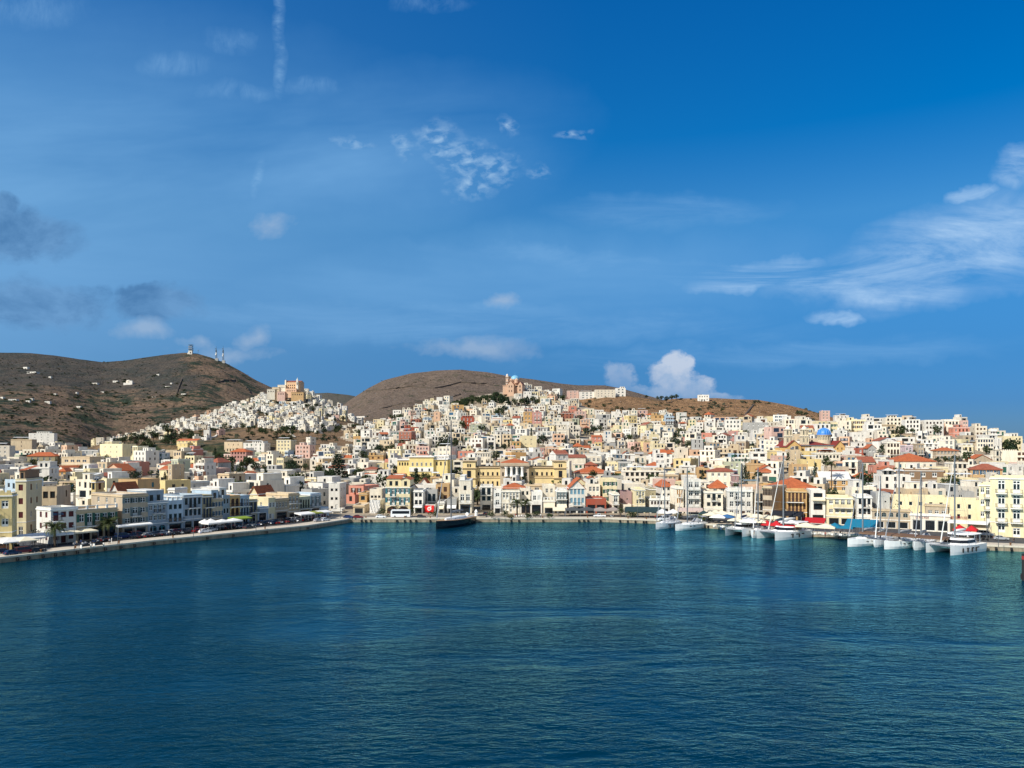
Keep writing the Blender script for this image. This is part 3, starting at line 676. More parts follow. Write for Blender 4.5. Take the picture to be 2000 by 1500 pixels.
        if st == 'open' and kind != 'door' and fk == 'f':
            for s in (-1, 1):
                lf = link('shutter', leaf_mesh(shc), x, ((-1.0 if s < 0 else .5), -.192, 0), 0, (.5, 1, 1))
    for k, b0, b1, *rest in sp.get('bal', []):
        lst = lay_windows(w, k*sh, k*sh+sh, bays, ww0, wh0, .8)
        if b1 >= len(lst): b1 = len(lst)-1
        x0 = lst[b0][0] - .45; x1 = lst[b1][1] + .45
        s_, r_ = balcony_mb(x1-x0, bool(rest and rest[0] == 's'))
        b = link('balcony', s_.mesh('balcony', [TRIM]), root, (-w/2 + (x0+x1)/2, 0, k*sh))
        link('railing', r_.mesh('railing', [IRON if not (rest and rest[0] == 's') else wm]), b)
    for u_ in sp.get('up', []):                                     # rooms standing on the roof terrace: (x fraction 0..1, x1, y0, height, colour, roof)
        ux0, ux1, uy0, uh = -w/2 + u_[0]*w, -w/2 + u_[1]*w, u_[2], u_[3]; uc = u_[4] if len(u_) > 4 and u_[4] else c
        ub = MB(); uw = ux1-ux0; nb = max(1, int(uw/2.2)); uops = [(*o, False) for o in lay_windows(uw, hz, hz+uh, nb, .95, 1.5, .5)]
        y1 = max(uy0 + 2.2, d-.4)
        facade(ub, lambda a,y,z: (ux0+a, uy0+y, z), uw, hz, hz+uh, uops, .15, 0, 0, 1)
        ub.poly([(ux0,y1,hz),(ux0,uy0,hz),(ux0,uy0,hz+uh),(ux0,y1,hz+uh)], 0); ub.poly([(ux1,uy0,hz),(ux1,y1,hz),(ux1,y1,hz+uh),(ux1,uy0,hz+uh)], 0); ub.poly([(ux1,y1,hz),(ux0,y1,hz),(ux0,y1,hz+uh),(ux1,y1,hz+uh)], 0)
        um = [wallmat(uc), GLASS, ROOFW, TILE]
        if len(u_) > 5 and u_[5] == 'ped': gable_roof(ub, ub, ux0, ux1, uy0, y1, hz+uh, uw*.22, .25, True, 3, 0)
        elif len(u_) > 5 and u_[5] == 'hip': hip_roof(ub, ux0, ux1, uy0, y1, hz+uh, min(uw, y1-uy0)*.3, .25, 3)
        elif len(u_) > 5 and u_[5] == 'shed': ub.poly([(ux0-.2,uy0-.3,hz+uh),(ux1+.2,uy0-.3,hz+uh),(ux1+.2,y1,hz+uh+.9),(ux0-.2,y1,hz+uh+.9)], 3)
        else: ub.box(ux0-.12, ux1+.12, uy0-.12, y1+.1, hz+uh, hz+uh+.18, 2, bottom=True)
        link('upper_room', ub.mesh('upper_room', um), root)
    ex = sp.get('ex', '')
    if 't' in ex:
        tb = MB(); x = r.uniform(-w*.3, w*.3); y = d*.5
        for q in ((-.5,-.5),(.5,-.5),(.5,.5),(-.5,.5)): tb.tube((x+q[0],y+q[1],hz),(x+q[0],y+q[1],hz+.7),.04,n=4)
        tb.tube((x-.8,y,hz+1.1),(x+.8,y,hz+1.1),.42,n=10); tb.poly([(x-.8,y-1.2,hz+.1),(x+.8,y-1.2,hz+.1),(x+.8,y-.3,hz+1.0),(x-.8,y-.3,hz+1.0)], 1)
        link('water_tank', tb.mesh('water_tank', [METAL, GLASS]), root)
    if 'c' in ex:
        cb = MB(); x = r.uniform(-w*.35, w*.35); z = hz if roof == 'flat' else hw
        cb.box(x-.35, x+.35, d*.6, d*.6+.6, z-.5, z+1.1+rh, 0); cb.box(x-.45, x+.45, d*.6-.1, d*.6+.7, z+1.1+rh, z+1.25+rh, 0, bottom=True); link('chimney', cb.mesh('chimney', [wm]), root)
    if 'b' in ex:                                                   # balustraded terrace rail
        rb = MB(); m_ = max(3, int(w/2.2))
        for i in range(m_+1):
            x = -w/2 + .2 + (w-.4)*i/m_; rb.box(x-.2, x+.2, .0, .35, hw, hw+.85, 0)
        for i in range(m_): 
            x0 = -w/2+.4+(w-.4)*i/m_; x1 = -w/2+(w-.4)*(i+1)/m_; rb.box(x0, x1, .08, .24, hw+.62, hw+.78, 0, bottom=True)
        link('balustrade', rb.mesh('balustrade', [TRIM]), root)
    if 'm' in ex:                                                   # battlemented parapet
        mb_ = MB(); k = max(4, int(w/1.1))
        for i in range(k): x = -w/2 + w*(i+.2)/k; mb_.box(x, x + w/k*.6, 0, .25, hw, hw+.6, 0)
        link('battlement', mb_.mesh('battlement', [wm]), root)
    if 'p' in ex:                                                   # pergola / awning on the roof terrace
        pb = MB(); x0, x1 = -w*.42, w*.30
        for x in (x0, x1): pb.box(x, x+.12, .5, .62, hz, hz+2.2, 1)
        pb.poly([(x0-.1,.4,hz+2.1),(x1+.2,.4,hz+2.1),(x1+.2,min(d-.3,3.6),hz+2.5),(x0-.1,min(d-.3,3.6),hz+2.5)], 0)
        link('pergola', pb.mesh('pergola', [SH[sp.get('pc','white')], METAL]), root)
    for f in sp.get('aw', []):                                      # shop awning (colour material key, height, depth)
        ab = MB(); z = f[1]; dp = f[2]
        ab.poly([(-w/2+.1,-.02,z),(-w/2+.1,-dp,z-.7),(w/2-.1,-dp,z-.7),(w/2-.1,-.02,z)][::-1]); ab.poly([(-w/2+.1,-dp,z-.95),(w/2-.1,-dp,z-.95),(w/2-.1,-dp,z-.7),(-w/2+.1,-dp,z-.7)])
        ab.poly([(-w/2+.1,-.02,z-.03),(w/2-.1,-.02,z-.03),(w/2-.1,-dp,z-.73),(-w/2+.1,-dp,z-.73)][::-1])
        link('awning', ab.mesh('awning', [cloth(f[0])]), root)
    return root
CLOTH = {'white': (236,234,228), 'cream': (232,220,190), 'green': (132,156,56), 'teal': (16,112,142), 'red': (184,30,38), 'dark grey': (78,82,84), 'taupe': (150,138,130), 'dark green': (38,62,64), 'black': (28,30,36), 'blue': (58,108,156), 'pinkish': (214,190,176), 'olive': (140,146,70), 'navy': (30,44,84), 'grey': (150,152,156), 'brown': (110,84,66)}
def cloth(c): return weathered('cloth ' + c, srgb(*CLOTH[c]), .15, .8, streak=False)
def solve(x0, x1, P, a, d):
    """facade width and shifted position so that the block spans picture columns x0..x1"""
    X, Y = P; w = max(1.5, (x1-x0)*Y/FPX/max(.4, math.cos(a)))
    ca, sa = math.cos(a), math.sin(a)
    for _ in range(14):
        xs = []
        for lx, ly in ((-w/2,0),(w/2,0),(w/2,d),(-w/2,d)):
            gx = X + lx*ca - ly*sa; gy = Y + lx*sa + ly*ca; xs.append(CX + FPX*gx/gy)
        e = (x1-x0) - (max(xs)-min(xs)); w = max(1.5, w + e*Y/FPX/max(.35, abs(ca))*.8)
        if w <= 1.6 and e < -1: d = max(2.0, d*.8)
        X += ((x0+x1)/2 - (max(xs)+min(xs))/2)*Y/FPX
    return w, d, (X, Y)
def ray_line(x, A, t):
    """point of the sight column x on the plan line through A along t"""
    u_ = (x - CX)/FPX; k = (u_*A[1] - A[0])/(t[0] - u_*t[1]); return (A[0]+k*t[0], A[1]+k*t[1])
SEG = {'L': (off(1, 13), Vector((.552,.834)), R(56.5)), 'F': (Vector((0,246)), Vector((1,0)), 0.0), 'R': (Vector((57,241)), Vector((.736,-.677)), R(-42.6))}
# ---------------------------------------------------------------- the waterfront, read off the photograph: (x0, x1, top row, colour, storeys, bays, label, options)
WF = [
 (-66,33,964,'yellow',3,4,'ochre-yellow townhouse with battlemented parapet at the near end of the shaded quay',dict(st='french',gf='arch',ex='m',trim=1,bal=[(2,1,2)],a=R(20),d=4,set=-1)),
 (99,149,990,'white',3,3,'white townhouse with maroon shutters and red-draped balcony behind the white cafe canopies',dict(st='shut',sh='red',bal=[(2,0,0)],d=6.5,trim=1,mix=0,side=1,lb=2)),
 (149,230,993,'beige',2,5,'low beige townhouse with green shutters and balustraded roof above a dark shop',dict(st='open',sh='green',gf='shop',bal=[(1,1,1)],ex='b',trim=1,gc='brown')),
 (239,289,964,'stone',4,3,'tall grey-brown stone house with pale green shutters and one central balcony',dict(st='open',sh='grey',gf='shop',bal=[(2,1,1)],trim=1,d=14)),
 (289,327,978,'blue-grey',3,4,'pale blue house with arched turquoise ground floor doors',dict(st='casement',gf='arch',gc='teal',bal=[(2,1,2)],trim=1,up=[(.05,.95,1.2,3.0,'blue-grey')])),
 (327,358,977,'pale blue',3,3,'pale blue house with tall dark windows and a toothed parapet',dict(st='dark',sh='brown',ex='b',bal=[(1,0,2)],wh=2.2,ww=1.1,gf='shop')),
 (358,395,966,'blue-grey',3,4,'grey-blue four-bay house with black iron balcony under its cornice',dict(st='dark',sh='dark blue',bal=[(2,1,2)],wh=2.0,trim=1,gf='shop')),
 (395,415,966,'olive',3,3,'narrow olive-ochre house with blue balcony windows',dict(st='shut',sh='dark blue',bal=[(2,1,2),(1,0,2)],gf='shop')),
 (415,435,973,'stone',3,3,'narrow stone-coloured house with large blue shutters and a blue roof room',dict(st='open',sh='blue',up=[(.1,.8,1,2.6,'pale blue')],gf='shop')),
 (435,449,967,'blue-grey',3,2,'very narrow grey-blue house with a white roof slab',dict(st='dark',sh='dark blue',gf='shop',up=[(0,1,1.5,2.4,'white')])),
 (449,469,967,'ochre',3,2,'ochre house with two arched balcony doors per floor',dict(st='arch',sh='brown',bal=[(2,0,1),(1,0,1)],gf='shop',trim=1)),
 (469,487,967,'pale blue',3,3,'sky-blue house with three blue-shuttered bays',dict(st='shut',sh='dark blue',bal=[(2,0,2),(1,0,2)],gf='shop')),
 (487,503,975,'olive',3,2,'narrow drab olive house beside the sky-blue one',dict(st='shut',sh='dark blue',bal=[(1,0,1)],gf='shop')),
 (503,524,989,'blue-grey',2,3,'low grey two-storey house with large dark shop windows',dict(st='casement',gf='shop',trim=1)),
 (524,538,972,'pale yellow',3,2,'thin pale yellow house fronting the pedimented villa',dict(st='open',sh='white',gf='plain')),
 (538,563,973,'stone',3,4,'grey-beige house with four close-set balcony windows',dict(st='casement',bal=[(2,0,3)],trim=1,gf='shop')),
 (563,585,963,'beige',3,3,'ornate beige house with an enclosed top floor and moulded surrounds',dict(st='french',bal=[(2,0,2)],trim=1,gf='shop')),
 (585,606,970,'pale green',3,4,'greenish house with two full-width balconies',dict(st='dark',sh='dark blue',bal=[(2,0,3),(1,0,3)],gf='shop')),
 (606,627,963,'pale blue',3,2,'light blue house with white trim near the quay corner',dict(st='open',sh='grey',bal=[(2,0,1),(1,0,1)],gf='shop',trim=1)),
 (627,642,990,'pale blue',2,2,'little pale blue house with an arched window above white awnings',dict(st='arch',gf='shop')),
 # front quay
 (648,674,994,'white',1,2,'small white cafe kiosk with glass front at the quay corner',dict(gf='shop',gc='blue',d=5)),
 (642,676,944,'white',4,2,'blank white block rising behind the corner cafe',dict(set=9,st='dark',ww=.8,wh=.9,bays=3)),
 (690,723,986,'beige',2,3,'low beige shop with three grey doors and two small windows',dict(gf='shop',gc='grey',st='casement',wh=1.0)),
 (701,727,962,'ochre',3,1,'windowless orange-brown wall house behind the low beige shop',dict(set=10,st='dark',trim=1)),
 (723,752,977,'white',2,1,'house wrapped in a hanging white building sheet',dict(gf='plain',sheet=1,st='dark')),
 (722,755,955,'off-white',3,3,'plain cream backdrop house above the white building sheet',dict(set=9,st='dark',ww=.8,wh=.8)),
 (753,808,949,'pale yellow',3,5,'pale yellow hotel with teal-blue shutters and ornate balcony pediments',dict(st='open',sh='teal',gf='arch',gc='brown',bal=[(2,1,1),(1,1,1),(1,3,3)],trim=1,tc=0,wh=2.0,fr=1,up=[(0,.6,2.0,2.8,None,'shed'),(.62,1,1.0,2.6,None,'ped')])),
 (808,833,957,'white',3,2,'white two-bay house with tall dark windows and a fine balcony',dict(st='dark',sh='dark blue',wh=2.4,ww=1.6,bal=[(1,0,1)],trim=1,gf='awn',aw=[('white',3.0,1.6)])),
 (833,859,956,'grey',3,2,'grey-white set-back house with open verandas',dict(set=7,st='dark',sh='green',bal=[(2,0,1),(1,0,1)])),
 (831,856,985,'white',1,2,'low white shop carrying a red banner',dict(gf='shop',gc='white',banner=1)),
 (855,873,979,'white',2,2,'small white house with two dark windows behind the black yacht',dict(st='dark',sh='dark blue',gf='awn',aw=[('cream',2.6,1.8)])),
 (851,882,946,'tan',3,2,'tan stone house with brown shutters seen through the yacht rigging',dict(set=12,st='shut',sh='brown')),
 (873,896,974,'grey',2,2,'windowless grey wall above a white cafe awning',dict(st='dark',ww=.5,wh=.5,gf='awn',aw=[('white',2.8,2.0)])),
 (896,926,958,'cream',3,2,'cream three-storey house with flower balcony at the street corner',dict(st='french',bal=[(2,0,1),(1,0,1)],gf='shop',gc='blue',d=16,up=[(.0,.9,2.5,3.6,'off-white'),(.05,.4,4,5,'white')])),
 (938,963,948,'white',4,2,'white and grey glass-balconied building inside the shaded street',dict(set=10,st='dark',bal=[(3,0,1),(2,0,1)],sh='grey',gf='shop')),
 (964,980,957,'white',3,1,'slim white house with pale blue shade at the street mouth',dict(st='open',sh='white',gf='awn',aw=[('white',2.8,1.0)],bal=[(1,0,0)])),
 (980,1015,957,'cream',2,5,'cream neoclassical house with five tall pilastered windows',dict(st='french',wh=2.6,ww=1.1,gf='plain',trim=1,tc=0,bal=[(1,2,3)])),
 (982,1028,944,'white',4,6,'white columned veranda storey under a red roof edge',dict(set=9,st='french',roof='hip',rh=1.6)),
 (1015,1036,953,'off-white',3,2,'plain off-white house with a bare side wall',dict(set=5,st='dark',ww=.7)),
 (1037,1059,960,'white',3,2,'small white house with shallow balcony and blind windows',dict(set=1.5,st='shut',sh='white',bal=[(2,0,1)])),
 (1015,1059,979,'white',2,4,'long low white cafe range behind the palms',dict(st='dark',gf='shop',gc='brown',wh=1.0)),
 (1059,1084,948,'cream',4,2,'cream house with a bare upper terrace wall',dict(set=7,st='casement',ww=.8)),
 (1059,1084,976,'cream',2,2,'low cream cafe with two square dark windows',dict(st='dark',wh=1.2,gf='awn',aw=[('cream',3.0,2.0)],ex='b')),
 (1084,1107,957,'white',3,3,'white ornate three-bay house with grey shutters',dict(st='open',sh='grey',gf='awn',aw=[('cream',3.0,2.2)],trim=1,ex='b',bal=[(2,0,2)])),
 (1107,1143,938,'white',3,4,'white pedimented house with pale blue shutters and broad balcony',dict(st='shut',sh='pale blue',mix=0,roof='ped',rh=2.6,trim=1,bal=[(1,1,2)],gf='shop')),
 (1138,1184,974,'brick red',2,5,'low brick-red house with pilasters and a roof terrace',dict(st='casement',gf='shop',gc='brown',trim=0,d=12)),
 (1143,1172,945,'cream',4,3,'cream gabled house behind the brick-red one',dict(set=12,st='casement',up=[(.1,.6,2,2.4,'white','ped')])),
 (1171,1205,935,'pale yellow',4,3,'yellow house with green shutters and three attic windows above the brick-red house',dict(set=12,st='open',sh='green',bal=[(2,1,1)])),
 (1189,1209,963,'cream',3,1,'narrow cream house with one wide glazed balcony',dict(st='french',ww=3.0,wh=2.4,bal=[(1,0,0)],gf='shop',trim=1)),
 (1208,1234,960,'mauve',3,1,'dusky mauve blank wall house',dict(set=6,st='dark',ww=.5,wh=.5)),
 (1209,1233,985,'cream',2,2,'low cream terrace wall with white dish on top',dict(set=1,st='dark',ww=.5,wh=.5,gf='shop')),
 (1232,1260,954,'pale yellow',4,3,'lemon-yellow house with a blue glazed lower floor',dict(st='casement',bal=[(2,1,1)],gf='shop',gc='blue')),
 (1259,1281,953,'olive',3,1,'grey-olive blank gable wall',dict(set=8,st='dark',ww=.4,wh=.4)),
 (1259,1308,973,'white',2,6,'long white two-storey house with six dark arched windows',dict(st='arch',sh='brown',gf='shop',trim=1,wh=1.9,ww=1.1,ex='b')),
 (1280,1312,938,'white',4,2,'white house with pale blue sign panel under a red roof',dict(set=9,st='dark',roof='hip',rh=2,ww=.8)),
 (1308,1335,951,'off-white',4,3,'off-white house with ochre wooden shutters',dict(st='shut',sh='ochre',mix=0,bal=[(2,1,1)],gf='shop',trim=1)),
 # eastern quay
 (1335,1369,936,'white',5,2,'modern white five-storey apartment block with glass balconies',dict(cat='apartment block',st='french',ww=2.6,wh=2.1,bal=[(4,0,1,'s'),(3,0,1),(2,0,1),(1,0,1)],gf='shop',gc='grey',a=-.12)),
 (1369,1412,959,'cream',3,3,'cream stone house with dark brown windows and arched ground floor',dict(st='dark',sh='brown',bal=[(2,1,1)],gf='arch',trim=1,tc=0,a=-.15,d=14)),
 (1383,1422,938,'cream',4,2,'cream house under a bright orange hipped roof',dict(set=12,a=-.2,roof='hip',rh=2.4,st='casement')),
 (1417,1470,956,'white',3,4,'white four-bay house with small balcony and roof terrace rail',dict(st='casement',bal=[(2,1,1)],gf='plain',trim=1,ex='b',a=-.2)),
 (1468,1492,958,'stone',3,2,'unfinished grey-beige concrete house with open loggias',dict(st='dark',ww=2.2,wh=2.3,bal=[(2,0,1),(1,0,1)],a=-.2,gf='shop')),
 (1490,1536,949,'stone',3,6,'grey stone house with six narrow arched upper windows',dict(st='arch',sh='white',wh=2.6,ww=.8,gf='arch',trim=1,a=-.75)),
 (1494,1602,934,'off-white',4,6,'broad building under a large orange hipped roof with white eaves',dict(set=10,a=-.25,roof='hip',rh=3.2,st='dark',d=16)),
 (1534,1576,957,'ochre',3,5,'ochre townhouse with tall close-set brown windows',dict(st='shut',sh='brown',mix=0,wh=2.4,ww=1.0,bal=[(2,0,3),(1,0,3)],trim=1,tc=0,gf='shop',a=-.3)),
 (1575,1612,957,'white',3,1,'white modern house with one wide opening under a beige blind',dict(st='dark',ww=6,wh=1.8,gf='shop',a=-.25,aw=[('cream',7.4,1.2)])),
 (1609,1666,970,'pale yellow',3,4,'yellow house with three white french windows and a long balcony',dict(st='french',sh='white',wh=2.3,bal=[(2,1,3,'s')],gf='shop',a=-.3,trim=1,tc=0)),
 (1665,1703,968,'white',3,3,'white blue-trimmed house with dark square windows above teal awnings',dict(st='dark',sh='dark blue',ww=1.7,wh=1.7,bal=[(2,1,1)],trim=1,a=-.3,gf='shop')),
 (1700,1738,963,'grey',3,2,'pale grey sheet-metal wall shed',dict(set=5,st='dark',ww=.4,wh=.4,a=-.3)),
 (1702,1778,994,'stone',2,5,'long low sandstone cafe with arched windows',dict(st='arch',wh=1.6,gf='shop',gc='white',trim=1,tc=0,a=-.42)),
 (1740,1855,970,'pale yellow',3,5,'long yellow terrace house with a planted roof garden',dict(set=6,st='dark',ww=.8,wh=1.0,a=-.42)),
 (1778,1856,1003,'off-white',2,5,'low whitewashed cafe with large cream shop panels',dict(st='dark',ww=.7,wh=.7,gf='shop',gc='white',a=-.5,bays=4)),
 (1804,1852,984,'stone',3,3,'rough stone house with three small white-framed windows',dict(set=3,st='french',ww=.9,wh=1.1,a=-.45)),
 (1853,1912,976,'pale yellow',3,2,'pale yellow house with two small windows above the red roof letters',dict(set=4,st='dark',ww=.7,wh=1.2,a=-.5)),
 (1912,1940,944,'pale yellow',4,2,'pale yellow apartment wing with small corner balconies',dict(cat='apartment block',a=-.6,st='french',bal=[(3,1,1),(2,1,1),(1,1,1)],set=4)),
 (1934,2040,931,'pale yellow',4,3,'large pale yellow apartment block with white french balconies at the frame edge',dict(cat='apartment block',a=-.62,st='french',sh='white',ww=1.5,wh=2.2,bal=[(3,0,0),(3,1,1),(2,0,0),(2,1,1),(1,0,0),(1,1,1)],trim=1,tc=0)),
]
